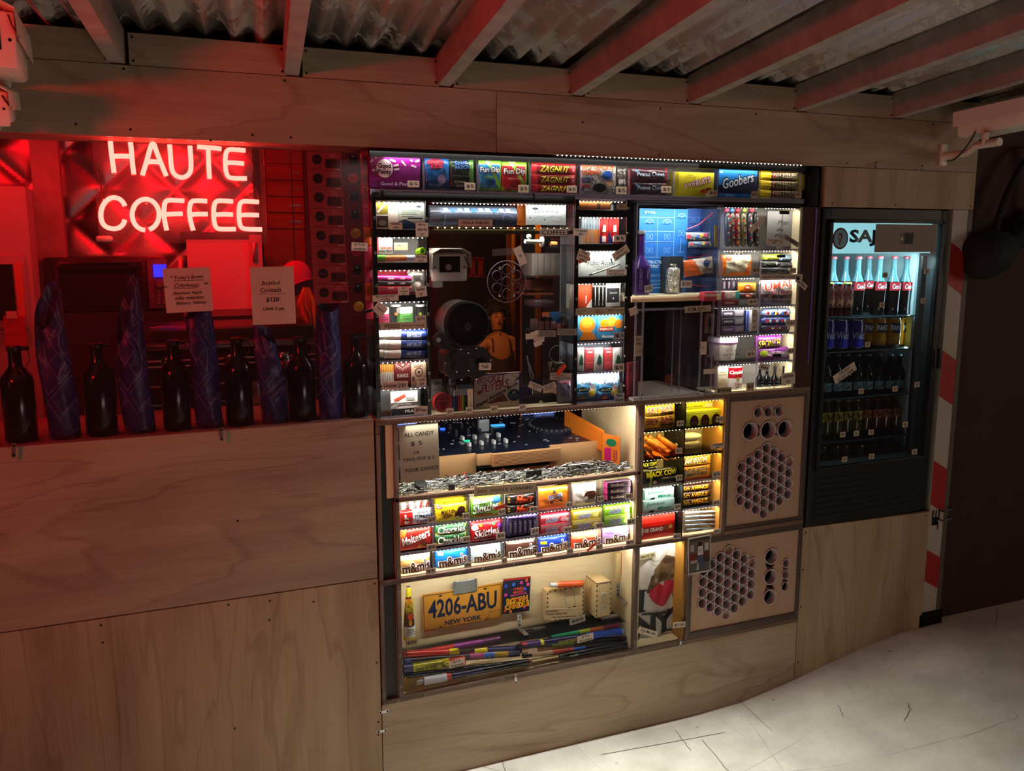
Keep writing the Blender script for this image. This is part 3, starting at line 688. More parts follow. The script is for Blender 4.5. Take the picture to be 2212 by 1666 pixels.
def bag(v,r,name,label,base,dec=(),dep=.03,T=.03,group=None,cat=None,rot=0,**k):
    R=RC(v,*r,dep);return put(turn(m_bag(R,dep,T,base,dec,**k),R,dep,rot),name,label,cat or name.replace('_',' '),group)
def box(v,r,name,label,base,dec=(),dep=.02,T=.03,group=None,cat=None,rot=0,**k):
    R=RC(v,*r,dep);return put(turn(m_box(R,dep,T,base,dec,**k),R,dep,rot),name,label,cat or name.replace('_',' '),group)
def tag(v,r,text,label,dep=-.006,rot=0,base=None,name='price_tag',ink='#1b1716',rows=None,curl=True,group='small price tags',cat='price tag',lw=.75,lh=.5,off=.014,shear=0):
    """a hand-lettered slip of paper: text may be several lines"""
    R=RC(v,*r,dep);x0,x1,z0,z1=R;mb=MB().box((x0,dep,z0),(x1,dep+.0006,z1),base or PAPER)
    lines=text.split('\n') if text else [];n=len(lines)
    mx=max([len(t) for t in lines] or [1])
    for i,t in enumerate(lines):
        if not t:continue
        w=(x1-x0)*lw*min(1,max(.35,len(t)/mx));h=(z1-z0)*lh/n*1.25 if n>1 else (z1-z0)*lh
        mb.text(t,(x0+x1)/2,dep-.0006,z1-(z1-z0)*(i+.5)/n,w,h,ink,off,shear)
    if rot:mb.spin(-rot,((x0+x1)/2,dep,(z0+z1)/2))
    return single(name,label,cat,mb,group)
LEDM={k:pm('lit diode '+n,c,emit=16,sample=False) for k,n,c in (('w','white',(1,.98,.9)),('y','yellow',(1,.88,.35)),('c','cool',(.9,.96,1)))}
STRIPB=pm('diode tape','#d8d4c0',.5)
def led(x0,x1,y,z,p,kind='w',label='',n=None,tilt=.35,light=True,face=False):
    """a strip of diodes under a shelf edge: tape with beads, and its light"""
    mb=MB().box((x0,y-.003,z-.001),(x1,y+.005,z),STRIPB);n=n or int((x1-x0)/.0125)
    for i in range(n):
        x=x0+(x1-x0)*(i+.5)/n;r=.0018
        mb.lathe([(r*.6,0),(r,.0008),(r*.7,.0022),(.0001,.0028)],(x,y,z-.001),(0,-.5,-1),6,LEDM[kind])
    single('led_strip',label,'led strip',mb,'lit diode strips')
    c={'w':(1,.97,.86),'y':(1,.84,.30),'c':(.86,.94,1)}[kind]
    if light:area('led_light',((x0+x1)/2,y,z-.0045),(abs(x1-x0),.006),(0,tilt,-1),p*(x1-x0),c)
PW=1.0
# ---- LED strips: ledge, bins, racks, cabinet bays
led(1.19,2.145,-.017,2.0085,0,'w','bright diode strip shining along the underside of the header board',62,light=False)
led(.66,2.15,.006,1.9895,.9*PW,'w','diode strip inside the top of the candy ledge',100,.5)
area('led_header_spill',(1.12,-.0172,2.0),(1.2,.012),(0,-.34,-1),10.5,(1,.98,.92),spread=1.5)  # extra light added for the floor, shifted left of the header strip
area('cabinet_floor_fill',(1.10,-.009,1.19),(.80,.010),(0,-.45,-1),4.2,(1,.99,.88),spread=1.7)  # no strip of its own: added to brighten the floor before the cabinets
# ================================================================= candy rows
MMW='#f2efe6';BRN='#3b1d12'
def mm(u=.52,w=.42,du=.86,dw=.46,rot=.10):return ('o',"m&m's",u,w,du,dw,BRN,MMW,0,rot)
def t5(x0,y0,x1,y1,what,v='c2',t='$5',**k):tag(v,(x0,y0,x1,y1),t,'small %s tag below the %s' % (('five dollar' if t=='$5' else 'price'),what),**k)
PK='candy_bag';GR='packs in the lit candy rows'
def tone(a,b,c=None,lo=.33,hi=.8):return lambda u,w:a if w<lo else (b if w<hi or c is None else c)  # lighter top band is a highlight painted into the pack colour
bag('c2',(85,250,385,385),PK,'red and silver taffy pack at the left end of the top candy row',lambda u,w:'#b51f1c' if u<.42 else '#cfd4da',
    [('r',.10,.12,.34,.85,'#b01b1a'),('t','b',.24,.45,.14,.62,'#f6f3ee',.05),('t','VANILLA',.68,.82,.34,.14,'#26303f'),('t','TURKISH',.70,.55,.52,.25,'#16325c',.02),('t','TAFFY',.72,.2,.44,.24,'#16325c',.02)],group=GR)
bag('c2',(85,178,372,262),PK,'white and red striped wrappers standing behind the taffy pack',lambda u,w:'#d9d6d0' if int(u*9) % 2 else '#8f8c88',
    [('p',[(.60,.1),(.66,.9),(.72,.9),(.66,.1)],'#c22a20'),('p',[(.78,.1),(.86,.9),(.90,.9),(.83,.1)],'#c22a20'),('t','TAFFY',.28,.5,.2,.4,'#8a1d18',.01,0,1.1)],dep=.07,T=.02,group=GR)
box('c2',(412,150,692,200),'candy_box','yellow candy pack lying behind the yellow chocolate cup pack','#d6c11a',[('t','MALLO CUP',.5,.4,.6,.3,'#4a2a12')],dep=.06,T=.03,group=GR,kind='plastic')
bag('c2',(408,195,692,357),PK,'yellow pack with brown chocolate cups and brown letters',lambda u,w:'#d9c217' if w>.08 else '#8f6f12',
    [('r',.03,.78,.2,.92,'#c4271c'),('t','Boyer',.115,.85,.12,.08,'#fff'),('o','MALLO',.36,.60,.40,.2,'#3d1a10','#c9a51a',.2),('o','CUP',.36,.38,.26,.2,'#3d1a10','#c9a51a',.2),
     ('e',.78,.62,.13,.2,'#2b130b'),('p',[(.56,.42),(.92,.5),(.92,.28),(.62,.16)],'#2b130b'),('e',.75,.46,.19,.1,'#3c1d12'),('e',.66,.27,.06,.05,'#e9dcc4')],group=GR)
bag('c2',(720,135,985,312),PK,'lime green fruit candy bag with white letters',lambda u,w:'#6fae2e' if (u+w)<1.5 else '#a8c63a',
    [('e',.82,.78,.16,.18,'#2f6fae'),('e',.93,.55,.06,.1,'#e6a51c'),('e',.16,.78,.12,.14,'#d7e4c0'),('o','CRAZY SOURS',.5,.80,.42,.13,'#f6f8f0','#4c8a22',.1,.08),('o','Skittles',.46,.50,.86,.42,'#ffffff','#3e7d20',.25,.12),('e',.4,.12,.3,.06,'#7c3a1a')],group=GR)
for i,(r,l) in enumerate((((1025,112,1278,205),'upper black chocolate bar with orange red script in the top row'),((1025,200,1278,285),'lower black chocolate bar with orange red script in the top row'))):
    bag('c2',r,'candy_bar',l,'#17100e',[('r',.04,.1,.13,.9,'#3a2a16'),('t','MADE\nWITH',.085,.5,.06,.5,'#c9a35a'),('o','Mars',.58,.5,.62,.72,'#c8421e','#5a1a10',.45,.02),('r',.2,.05,.95,.09,'#b58b3c')],dep=.03-.004*i,group=GR)
bag('c2',(1298,50,1572,257),PK,'plain orange bag printed with a small blue name','#e0761a',
    [('t','REGGIE!',.54,.60,.44,.22,'#f4f1e6',.08,0,.1),('t','REGGIE!',.54,.60,.42,.2,'#1d2f6a',.03,0,.1),('p',[(.44,.76),(.5,.9),(.56,.76)],'#2a2a30'),('e',.42,.38,.04,.05,'#2a2a30'),('e',.72,.40,.04,.05,'#2a2a30'),('l',[(.4,.36),(.5,.44),(.6,.36),(.7,.44)],'#2a2a30',.003)],crimp='tb',group=GR)
bag('c2',(1610,20,1815,212),PK,'white bag showing a brown fudge bar',lambda u,w:'#dcd8cf' if u>.12 else '#b8b5ae',
    [('e',.68,.46,.26,.2,'#3a1c10'),('e',.74,.56,.18,.1,'#5a2c18'),('p',[(.2,.1),(.5,.45),(.6,.35),(.35,.05)],'#efece4'),('e',.72,.2,.3,.1,'#8a8880')],crimp='tb',group=GR)
for i,y in enumerate((2,56,108)):
    box('c2',(1900,y,2112,y+50),'candy_box',('topmost','middle','lowest')[i]+' of the three dark purple candy boxes at the right end','#2e1726',
        [('o','BonBons',.40,.5,.52,.5,'#e6ddd2','#5a2238',.1),('r',.8,.2,.95,.75,'#5c3350')],side='#b02f6a',dep=.02+.002*i,group=GR)
bag('c2',(88,395,382,602),PK,'red bag with slanted white letters at the left of the middle candy row',lambda u,w:'#b41512' if w<.75 else '#c92a1c',
    [('p',[(.02,.9),(.25,.95),(.18,.55),(.02,.5)],'#d06a2a'),('o','Maltesers',.50,.55,.86,.36,'#f7f1ec','#7d0f0c',.2,.28),('e',.72,.22,.12,.12,'#7a3f1a'),('e',.62,.15,.08,.08,'#c98a45'),('e',.84,.14,.06,.06,'#5c2a10')],group=GR)
for i,r in enumerate(((410,368,692,468),(410,455,692,562))):
    bag('c2',r,'candy_bar',('upper','lower')[i]+' green and yellow jelly candy pack with white letters',lambda u,w:'#2c6a35' if .25<w else ('#c9a81f' if w>.12 else '#a33a1c'),
        [('o','Chuckles',.48,.52,.84,.62,'#f4efe0','#123a1c',.05),('e',.92,.75,.03,.1,'#d9b21c')],dep=.028-.003*i,group=GR)
bag('c2',(718,345,992,522),PK,'red fruit candy bag with white letters in the middle row',lambda u,w:'#b81519' if w<.8 else '#d2343a',
    [('e',.12,.72,.1,.14,'#eeeae6'),('e',.30,.82,.05,.07,'#e07818'),('e',.9,.62,.09,.2,'#7a3aa0'),('e',.70,.84,.05,.07,'#3fae4c'),('o','Skittles',.48,.47,.80,.40,'#ffffff','#7a0c14',.25,.14),('e',.5,.12,.28,.07,'#5a1a20')],group=GR)
for i in range(6):
    R=RC('c2',1036+43*i,300-2*i,1036+43*i+40,480-7*i,.02)
    mb=MB().box((R[0],.02,R[2]),(R[1],.05,R[3]),col('#2f2850','card'),.002);mb.box((R[0]+.0006,.0185,R[3]-.008),(R[1]-.0006,.021,R[3]-.001),col('#7b5fc4','plastic'))
    mb.text('VIOLET',(R[0]+R[1])/2,.0194,(R[2]+R[3])/2-.004,(R[3]-R[2])*.6,(R[1]-R[0])*.38,'#c9c2dc',.01,0,math.pi/2)
    single('candy_stick_pack','slim dark purple upright candy pack, number %s from the left of six' % ('one','two','three','four','five','six')[i],'candy pack',mb,'purple upright candy packs')
for cols,bc,hl,xs in (('red','#b8273a','#d8939a',((1320,283,1572,372),(1320,368,1568,455))),('yellow','#c8b42a','#e6dc8c',((1603,250,1852,335),(1600,332,1848,422))),('green','#78b21e','#c4dc6c',((1876,208,2112,292),(1876,290,2112,385)))):
    for i,r in enumerate(xs):
        dk=(cols=='yellow' and i==1)
        box('c2',r,'candy_bar','%s %s chewy candy stick with slanted blue letters' % (('upper','lower')[i],cols),'#8f7c22' if dk else bc,
            [('r',0,.68,1,.98,hl),('o','HI-CHEW',.40,.42,.44,.42,'#1c2f86','#e8ecf4',.35,.03),('e',.80,.42,.12,.24,hl),('e',.92,.35,.06,.2,bc if cols != 'red' else '#e7c9cc')],dep=.026-.003*i,kind='plastic',side=bc,group=GR)
MM=[('a',(93,620,372,832),'tan candy bag with big brown letters, leftmost of the bottom row',tone('#b9b2b8','#d9a765','#e8cf9c',.18,.75),[('e',.86,.46,.1,.14,'#7a55a8'),('e',.5,.12,.2,.09,'#6a9a3a')]),
      ('b',(412,580,692,772),'bright blue candy bag with big brown letters in the bottom row',tone('#1d3f9c','#1478c8','#2b8fe0',.15,.85),[('r',.07,.72,.22,.84,'#e6d9a0'),('e',.88,.36,.08,.1,'#d8781c'),('e',.5,.1,.3,.06,'#2a2a55')]),
      ('c',(722,550,988,718),'pale blue candy bag with big brown letters in the bottom row',tone('#d9ded6','#bcd8e4','#dbe9ee',.2,.85),[('e',.93,.42,.06,.12,'#3a9a4a'),('t','MINIS',.2,.78,.2,.1,'#caa23c')]),
      ('d',(1028,498,1288,688),'dark brown candy bag with big letters in the bottom row',tone('#3a1c14','#4a2c22','#8a7a70',.15,.8),[('e',.94,.42,.05,.1,'#b8281c')]),
      ('e',(1310,470,1562,638),'royal blue candy bag with a yellow patch in the bottom row',tone('#162a7e','#1c3cae','#2c56c8',.2,.85),[('r',.05,.60,.25,.74,'#e6b81c'),('e',.88,.32,.12,.16,'#e0a91c'),('e',.4,.1,.25,.08,'#c8341c')]),
      ('f',(1597,428,1858,608),'orange red candy bag with big brown letters in the bottom row',tone('#b8341a','#d04a22','#e09a78',.15,.62),[('e',.35,.1,.2,.07,'#a8281c')]),
      ('g',(1868,392,2112,562),'lavender candy bag with big brown letters, rightmost of the bottom row',tone('#8a6a9a','#b89ad0','#d8c2e6',.15,.85),[('t','FUDGE',.2,.72,.2,.1,'#5a3a7a')])]
for k,r,l,bs,ex in MM:bag('c2',r,PK,l,bs,ex+[mm()],T=.036,group=GR)
for r,w in (((335,305,410,362),'red and silver taffy pack'),((640,275,707,328),'yellow chocolate cup pack'),((950,240,1015,288),'lime green candy bag'),((1222,220,1292,267),'black chocolate bars'),((1535,182,1597,230),'plain orange bag'),
             ((1810,130,1870,177),'white fudge bag'),((2055,105,2112,157),'dark purple candy boxes'),((330,545,412,602),'red bag with slanted letters'),((640,480,707,532),'green jelly candy packs'),((935,445,1012,502),'red fruit candy bag'),
             ((1235,405,1302,462),'purple upright packs'),((1520,395,1587,442),'red chewy candy sticks'),((1795,360,1867,412),'yellow chewy candy sticks'),((2070,325,2142,377),'green chewy candy sticks'),((320,755,407,807),'tan candy bag'),
             ((655,705,717,752),'bright blue candy bag'),((980,665,1027,717),'pale blue candy bag'),((1280,620,1337,662),'dark brown candy bag'),((1545,585,1602,632),'royal blue candy bag'),((1800,545,1857,597),'orange red candy bag'),((2060,510,2132,552),'lavender candy bag')):
    t5(*r,w)
REDT=pm('red tape','#d43a22',.5)
def tape(v,a,b,wpx,lab,m=None,dep=-.0075,name='tape_strip',th=.0006):
    p,q=W(v,*a,dep),W(v,*b,dep);d=(q-p);n=Vector((-d.z,0,d.x)).normalized()*wpx/2
    mb=MB().prism([((p-n).x,(p-n).z),((q-n).x,(q-n).z),((q+n).x,(q+n).z),((p+n).x,(p+n).z)],dep,dep+th,m or REDT)
    return single(name,lab,'tape',mb,'strips of coloured tape')
tape('c2',(920,240),(1016,208),.013,'red tape strip across the corner of the lime green candy bag')
tape('c2',(1722,605),(1800,540),.009,'red tape strip across the orange red candy bag')
for i,(z,yy) in enumerate(((.949,.022),(.8555,.02),(.7715,.02))):
    led(.682,1.512,yy,z,(1.8,1.0,.85)[i]*PW,'w',('diode strip above the top candy row','diode strip above the middle candy row','diode strip above the bottom candy row')[i],66,.15)
led(.68,1.51,.022,.6895,1.15*PW,'w','diode strip above the fireworks bay',66,.35)
led(.70,1.50,.02,1.1945,2.0*PW,'w','diode strip above the mixing desk bay',66,.45)
led(1.513,1.5165,.030,.68,0,'w','short lit diode strip at the top right corner of the fireworks bay',2,light=False)
area('led_corner',(1.505,.02,.84),(.012,.22),(-1,.3,0),.25,(1,.95,.8))
tag('c1',(728,742,1258,820),'NO  TOOLS  LOANED','long paper strip lettered about tools along the shelf of screws',rot=-.03,name='paper_strip',group=None,cat='notice',lw=.88,lh=.30,off=.012,base=pm('tan paper strip','#a8987c',.8))
def note(v,r,lines,label,dep=-.009,base='#b9aea2',rot=0,pad=.0,offs=.010,name='paper_sign',cat='paper sign',group=None,shear=0):
    """a hand-written sign; lines = (text, u, w, du, dw)"""
    R=RC(v,*r,dep);mb=MB().box((R[0],dep,R[2]),(R[1],dep+.0008,R[3]),pm('sign paper '+base,base,.8,spec=.2))
    deco(mb,R,[('t',t,u,w,du,dw,'#1a1616',offs,shear,0) for t,u,w,du,dw in lines],dep)
    if rot:mb.spin(-rot,((R[0]+R[1])/2,dep,(R[2]+R[3])/2))
    return single(name,label,cat,mb,group)
note('c1',(92,222,427,703),[('ALL CANDY',.51,.83,.76,.07),('$ 5',.43,.66,.30,.085),('OR',.42,.505,.17,.05),('TWO FOR $ 5',.47,.385,.8,.065),('YOUR CHOICE',.54,.20,.86,.065)],
     'large paper sign offering all candy for five dollars',rot=.02,base='#a09682')
# ================================================================= narrow candy rack
G2='packs in the narrow candy rack'
for i,r in enumerate(((170,128,512,250),(160,245,512,378))):
    bag('c4',r,'candy_bar',('upper','lower')[i]+' yellow chocolate bar with a red name in the candy rack',('#c9a81c','#8f7016')[i],[('o','SKY BAR',.48,.62,.80,.46,('#c93a5a','#5a2432')[i],('#f0d8c8','#7a4a2a')[i],.15,.06),('e',.6,.2,.12,.14,'#2a140a'),('e',.82,.22,.12,.14,'#2a140a')],T=.026,dep=.03-.003*i,group=G2)
box('c4',(545,92,958,190),'candy_box','flat yellow box standing at the back of the candy rack','#d8dc2a',[('t','MALLOMARS',.35,.5,.5,.16,'#6a6a1a'),('r',.68,.2,.88,.8,'#e8e8c8')],dep=.07,T=.02,side='#b8bc1c',group=G2)
box('c4',(618,185,1010,356),'candy_box','yellow box showing three dark chocolate domes','#c9c820',[('r',0,.82,1,1,'#e2e43a')]+[('e',.22+.3*i,.32,.12,.42,'#33120f') for i in range(3)]+[('t','DARK',.22+.3*i,.28,.12,.1,'#8a6a4a') for i in range(3)]+[('r',0,0,1,.05,'#b8b41c')],dep=.02,T=.05,side='#a8a81a',group=G2)
for i,(a,b) in enumerate((((150,480),(420,655)),((200,470),(500,690)),((140,570),(430,665)),((300,460),(550,640)))):
    p,q=W('c4',*a,.045+.012*(i % 2)),W('c4',*b,.022+.010*(i % 3));mb=MB();OR=col('#d9761e','plastic')
    ts=[0,.06,.14,.2,.5,.8,.86,.94,1];rr=[.010,.011,.007,.0105,.011,.0105,.006,.011,.012]
    mb.tube([p+(q-p)*t for t in ts],rr,OR,10)
    mb.text('OMB',(p.x+q.x)/2,min(p.y,q.y)+.002,(p.z+q.z)/2,.02,.007,'#f0e0d0',.02,0,-.6)
    single('wrapped_taffy',('front','lower','rear','topmost')[i]+' orange cellophane wrapped stick in the pile','wrapped candy',mb,'orange wrapped sticks')
mb=MB();R=RC('c4',120,600,545,708,.03)
mb.grid(30,8,lambda u,w:(R[0]+(R[1]-R[0])*u,.014+.012*math.sin(7*u+5*w)+.01*math.sin(31*u+11*w),R[2]+(R[3]-R[2])*w*(.7+.3*math.sin(9*u+1)**2)),col('#d8701a','plastic'),smooth=False)
single('cellophane_ends','crumpled orange cellophane at the foot of the pile of wrapped sticks','wrapper',mb)
for i,(r,c) in enumerate((((520,430,790,520),'#cdbb92'),((505,500,780,600),'#a8946a'))):
    R=RC('c4',*r,.04);mb=MB();cx,cz=(R[0]+R[1])/2,(R[2]+R[3])/2;mb.ball((cx,.045,cz),.5,pm('cookie '+c,c,.6,bump=.3),18,((R[1]-R[0]),.04,(R[3]-R[2])))
    single('wrapped_cookie',('upper','lower')[i]+' pale round cookie in the second cell of the rack','cookie',mb,'wrapped round cookies')
CWY='#c9c21a'
for i,(r,l) in enumerate((((70,745,312,862),'black taffy bar with yellow name, rear one'),((112,825,538,1002),'black taffy bar with yellow name, front one'))):
    bag('c4',r,'candy_bar',l,'#100e0c',[('o','BLACK COW',.56,.72,.78,.3,CWY,'#2a2808',.0,.04),('r',.26,.05,.275,.95,CWY),('r',.29,.05,.305,.95,CWY),('e',.52,.26,.08,.16,'#3a3a3a'),('t','CHOCOLATE TAFFY',.72,.42,.34,.08,'#c8c8c0'),('e',.92,.40,.03,.08,'#d8d8d0'),('e',.38,.22,.05,.1,'#d8c8a8')],dep=.05-.025*i,T=.022,group=G2)
for i,(r,c1) in enumerate((((588,678,900,800),'#f4ead8'),((584,795,892,937),'#9a8a80'))):
    bag('c4',r,'candy_bar',('upper','lower')[i]+' orange nut bar with a thick slanted name',lambda u,w:('#a8281c' if w<.2 else '#c98a2a'),[('r',.02,.2,.98,.28,'#d8b03a'),('o','MUNCH',.44,.58,.78,.5,c1,'#4a1c10',.3,.05),('r',.3,.26,.6,.34,'#e0b83a')],dep=.03-.003*i,T=.022,group=G2)
for i,r in enumerate(((168,1040,484,1172),(155,1160,488,1312))):
    box('c4',r,'candy_box',('upper','lower')[i]+' pale mint green box with dark green letters',('#b4dcd2','#a6ccc8')[i],[('o','Junior',.38,.72,.62,.30,'#127a5a','#cfe8e2',.1),('t','Mints',.66,.40,.44,.24,'#127a5a',.03,.15),('p',[(.10,.12),(.2,.3),(.32,.34),(.34,.2),(.28,.08),(.2,.2)],'#1c1512')],dep=.03-.008*i,T=.03,side='#84aaa4',group=G2)
for i,r in enumerate(((580,990,912,1062),(580,1066,905,1145),(580,1140,900,1218))):
    bag('c4',r,'candy_bar',('topmost','middle','lowest')[i]+' of the three dark brown bars with a yellow block name','#33160e',[('o','5th AVENUE',.44,.5,.80,.62,'#e0a81c','#5a2a10',0,0)],T=.024,dep=.03-.002*i,group=G2)
box('c4',(103,1332,490,1605),'candy_box','glossy red box with a white old-style name','#c0180f',[('r',0,.72,1,.98,'#d8281a'),('r',.02,.28,1,.60,'#8f1812'),('o','100 GRAND',.40,.45,.55,.16,'#e8dcd0','#4a100a',.05),('e',.80,.46,.14,.1,'#7a3a1a'),('e',.88,.5,.06,.08,'#c88a4a'),('r',.02,.3,.1,.58,'#e8d8c0')],dep=.02,T=.04,side='#8f120c',kind='shiny',group=G2)
for i in range(6):
    y=1292+i*46;p,q=W('c4',600,y+12,.03),W('c4',935-4*i,y-8,.03);mb=MB();c=('#dcd9cf','#a8adb4','#98a0ac','#9098a6','#8a92a0','#7e8694')[i]
    mb.tube([p,p+(q-p)*.03,p+(q-p)*.97,q],[.0035,.0052,.0052,.0045],col(c,'foil'),12)
    mb.text('Twist',(p.x+q.x)/2,.0243,(p.z+q.z)/2,.016,.005,'#4a4e5a',.01)
    single('candy_roll',('first','second','third','fourth','fifth','sixth')[i]+' from the top of the stacked silver blue candy rolls','candy roll',mb,'silver blue candy rolls')
for r,w,tx in (((515,297,592,356),'yellow bars with a red name','$5'),((945,250,1022,312),'yellow box with dark domes','$5'),((500,595,572,656),'orange wrapped sticks','$5'),((890,545,1030,602),'pale round cookies','WHOOPIES\n$45'),((508,888,577,952),'black taffy bars','$5'),
                 ((900,850,992,916),'orange nut bars','$5'),((488,1205,557,1267),'mint green boxes','$5'),((905,1165,987,1222),'dark brown bars','$5'),((475,1530,557,1592),'glossy red box','$5'),((915,1480,992,1532),'silver blue candy rolls','$5')):
    t5(*r,w,v='c4',t=tx)
for i in range(5):
    for k,(a,b) in enumerate(((1.5455,1.70),(1.711,1.865))):
        z=(1.190,1.0955,.996,.8965,.797)[i]+(.0035 if i==0 and False else 0)
        led(a,b,.014,z,(.8,.8,.75,1.3,1.0)[i]*PW*1.0,'y' if i<3 else 'w','diode strip in %s cell of the %s column of the narrow candy rack' % (('the top','the second','the third','the fourth','the lowest')[i],('left','right')[k]),11,.3)
# white shirt with the printed heart
def shirt():
    R=RC('c5',85,262,578,1362,.07);x0,x1,z0,z1=R
    f=lambda u,w:.066+.004*math.sin(9*u+3*w)+.0025*math.sin(21*u-8*w)
    surf=lambda x,z:f((x-x0)/(x1-x0),(z-z0)/(z1-z0))
    mb=MB();CL=pm('white cotton','#ddd8cc',.85,bump=.15,bscale=90)
    mb.grid(24,40,lambda u,w:(x0+(x1-x0)*u,f(u,w)-.0005,z0+(z1-z0)*w),CL)
    mb.grid(2,2,lambda u,w:(x0+(x1-x0)*u,.085,z0+(z1-z0)*w),CL,flip=True)
    mb.grid(1,4,lambda u,w:(x0,.066+.019*u,z0+(z1-z0)*w),CL)
    K='#2a2a2c';br='#6a5238';d2='#4a3828';RD_='#b8283a'
    collar=[(.12+.40*t,.845-.10*math.sin(math.pi*t)) for t in [k/10 for k in range(11)]]
    dec=[('l',[(.08+.72*t,.99-.20*math.sin(math.pi*t)) for t in [k/12 for k in range(13)]],'#b8b2a6',.0016),('l',[(.14+.6*t,1.0-.17*math.sin(math.pi*t)) for t in [k/12 for k in range(13)]],'#b8b2a6',.0012),
           # fur animal curled over the heart
           ('p',[(.22,.53),(.30,.64),(.42,.74),(.55,.83),(.68,.88),(.84,.86),(.97,.80),(.99,.70),(.93,.64),(.84,.60),(.78,.61),(.66,.60),(.52,.60),(.46,.58),(.38,.555),(.30,.53),(.24,.51)],br),
           ('e',.56,.76,.20,.045,'#7d6444',.5),('e',.72,.82,.12,.03,d2,.2),('e',.62,.66,.12,.035,d2,.1),('e',.34,.66,.035,.03,d2),('e',.42,.63,.045,.035,'#7c6450'),('e',.42,.63,.025,.02,'#a88a78'),('e',.33,.575,.018,.010,'#120e0c'),('e',.24,.52,.022,.014,'#2a1e18'),('e',.88,.70,.09,.05,'#8a7252',.9),
           ('p',[(.76,.62),(.84,.64),(.90,.62),(.88,.585),(.85,.60),(.83,.58),(.81,.60),(.79,.58)],'#9a8a78'),
           ('l',[(.93,.55),(.84,.48),(.86,.42),(.93,.36),(.95,.33)],'#5a4636',.003),
           # heart
           ('p',[(.59,.335),(.46,.37),(.34,.42),(.27,.475),(.28,.525),(.36,.56),(.47,.595),(.565,.575),(.63,.555),(.64,.60),(.76,.615),(.86,.60),(.88,.54),(.84,.475),(.76,.41),(.68,.36)],RD_),
           ('t','I',.07,.43,.17,.235,K,.05),('r',.0,.535,.2,.552,K),('r',.0,.31,.2,.327,K),
           ('t','NY',.44,.165,.98,.235,K,.055,0,.03),('r',.42,.26,.68,.282,K),('r',.84,.29,1.0,.312,K),('r',.58,.055,.84,.075,K),('r',.12,.275,.36,.295,K),('e',.04,.03,.03,.016,K)]
    deco(mb,R,dec,0,surf)
    single('printed_shirt','white cotton shirt printed with black letters, red heart and brown furry animal','shirt',mb)
shirt()
tag('c5',(118,362,312,426),'HAUTE TEE','tape label lettered in black near the collar of the shirt',dep=.055,base=pm('khaki tape','#a39a72',.6),rot=.05,name='tape_label',group=None,cat='label',lw=.8)
tag('c5',(90,1270,345,1345),'Try Me On','slanted note at the foot of the white shirt inviting to try it',dep=-.009,rot=-.42,name='paper_note',group=None,cat='note',shear=.3)
tag('c5',(518,1185,668,1250),'$120','price note with a hundred and twenty at the lower right of the shirt',dep=-.009,rot=-.08)
led(1.545,1.72,.03,.6875,1.5*PW,'w','diode strip above the white shirt',13,.35)
R=RC('c5',700,160,968,600,-.012)
mb=MB().box((R[0],-.012,R[2]),(R[1],-.0112,R[3]),pm('photo border','#c9c3bb',.5))
deco(mb,R,[('r',.04,.04,.96,.96,'#3a3634'),('r',.05,.55,.95,.9,'#5e5854'),('r',.1,.62,.25,.8,'#a8a096'),('r',.72,.6,.9,.8,'#b4aca2'),('r',.05,.38,.4,.56,'#6a2a24'),('r',.62,.4,.95,.56,'#5c3028'),('r',.1,.30,.45,.38,'#a89c8e'),('r',.05,.05,.95,.3,'#55544c'),('e',.52,.80,.07,.05,'#141010'),('p',[(.38,.68),(.5,.82),(.62,.68)],'#151112'),('p',[(.42,.74),(.62,.74),(.66,.50),(.40,.50)],'#cfcac4'),('t','NY',.52,.62,.14,.07,'#8a2a24'),('p',[(.42,.50),(.64,.50),(.68,.16),(.54,.14),(.5,.40),(.46,.12),(.34,.10)],'#4a5068'),('p',[(.34,.10),(.46,.12),(.44,.3),(.40,.3)],'#a8b0ac')],-.012)
mb.spin(-.03,((R[0]+R[1])/2,0,(R[2]+R[3])/2))
single('photo_print','small white-bordered photo print of a person in jeans taped by the lower speaker panel','photo',mb)
for v,x,y,l in (('c5',970,152,'paper tape square at the upper right corner of the photo print'),('c5',706,622,'paper tape square at the lower left corner of the photo print')):
    p=W(v,x,y,-.013);m2=bx(p.x-.006,p.x+.006,-.0135,-.0129,p.z-.005,p.z+.005,pm('masking tape','#a89a82',.7));m2.spin(.7,(p.x,0,p.z));single('tape_square',l,'tape',m2,'masking tape squares')
# ================================================================= goods on the top ledge
G3='packs on the candy ledge'
pill=[('l',[(a,b),(a+c,b+d)],'#e6dfe8',.0055) for a,b,c,d in ((.03,.82,.05,.1),(.12,.93,.02,.06),(.40,.93,.12,-.06),(.47,.72,.10,.05),(.48,.60,.10,.03),(.63,.90,.08,-.16),(.82,.76,.10,-.05),(.90,.88,.08,.06),(.05,.55,.06,.02),(.8,.93,.05,-.02))]
box('z3',(78,180,565,466),'candy_box','wide magenta box scattered with white pill shapes','#86127e',[('r',0,.72,1,1,'#a8189a'),('r',0,0,1,.22,'#5a1052')]+pill+[('e',.295,.63,.165,.31,'#efe8ee'),('t','Good',.29,.72,.25,.16,'#1a1018',.03),('t','&',.29,.62,.05,.08,'#8a1a80',.03),('t','Plenty',.29,.50,.27,.19,'#1a1018',.03),('t','Good & Plenty',.52,.11,.62,.15,'#c9a8c4',.02)],T=.04,dep=.012,side='#5a1052',group=G3)
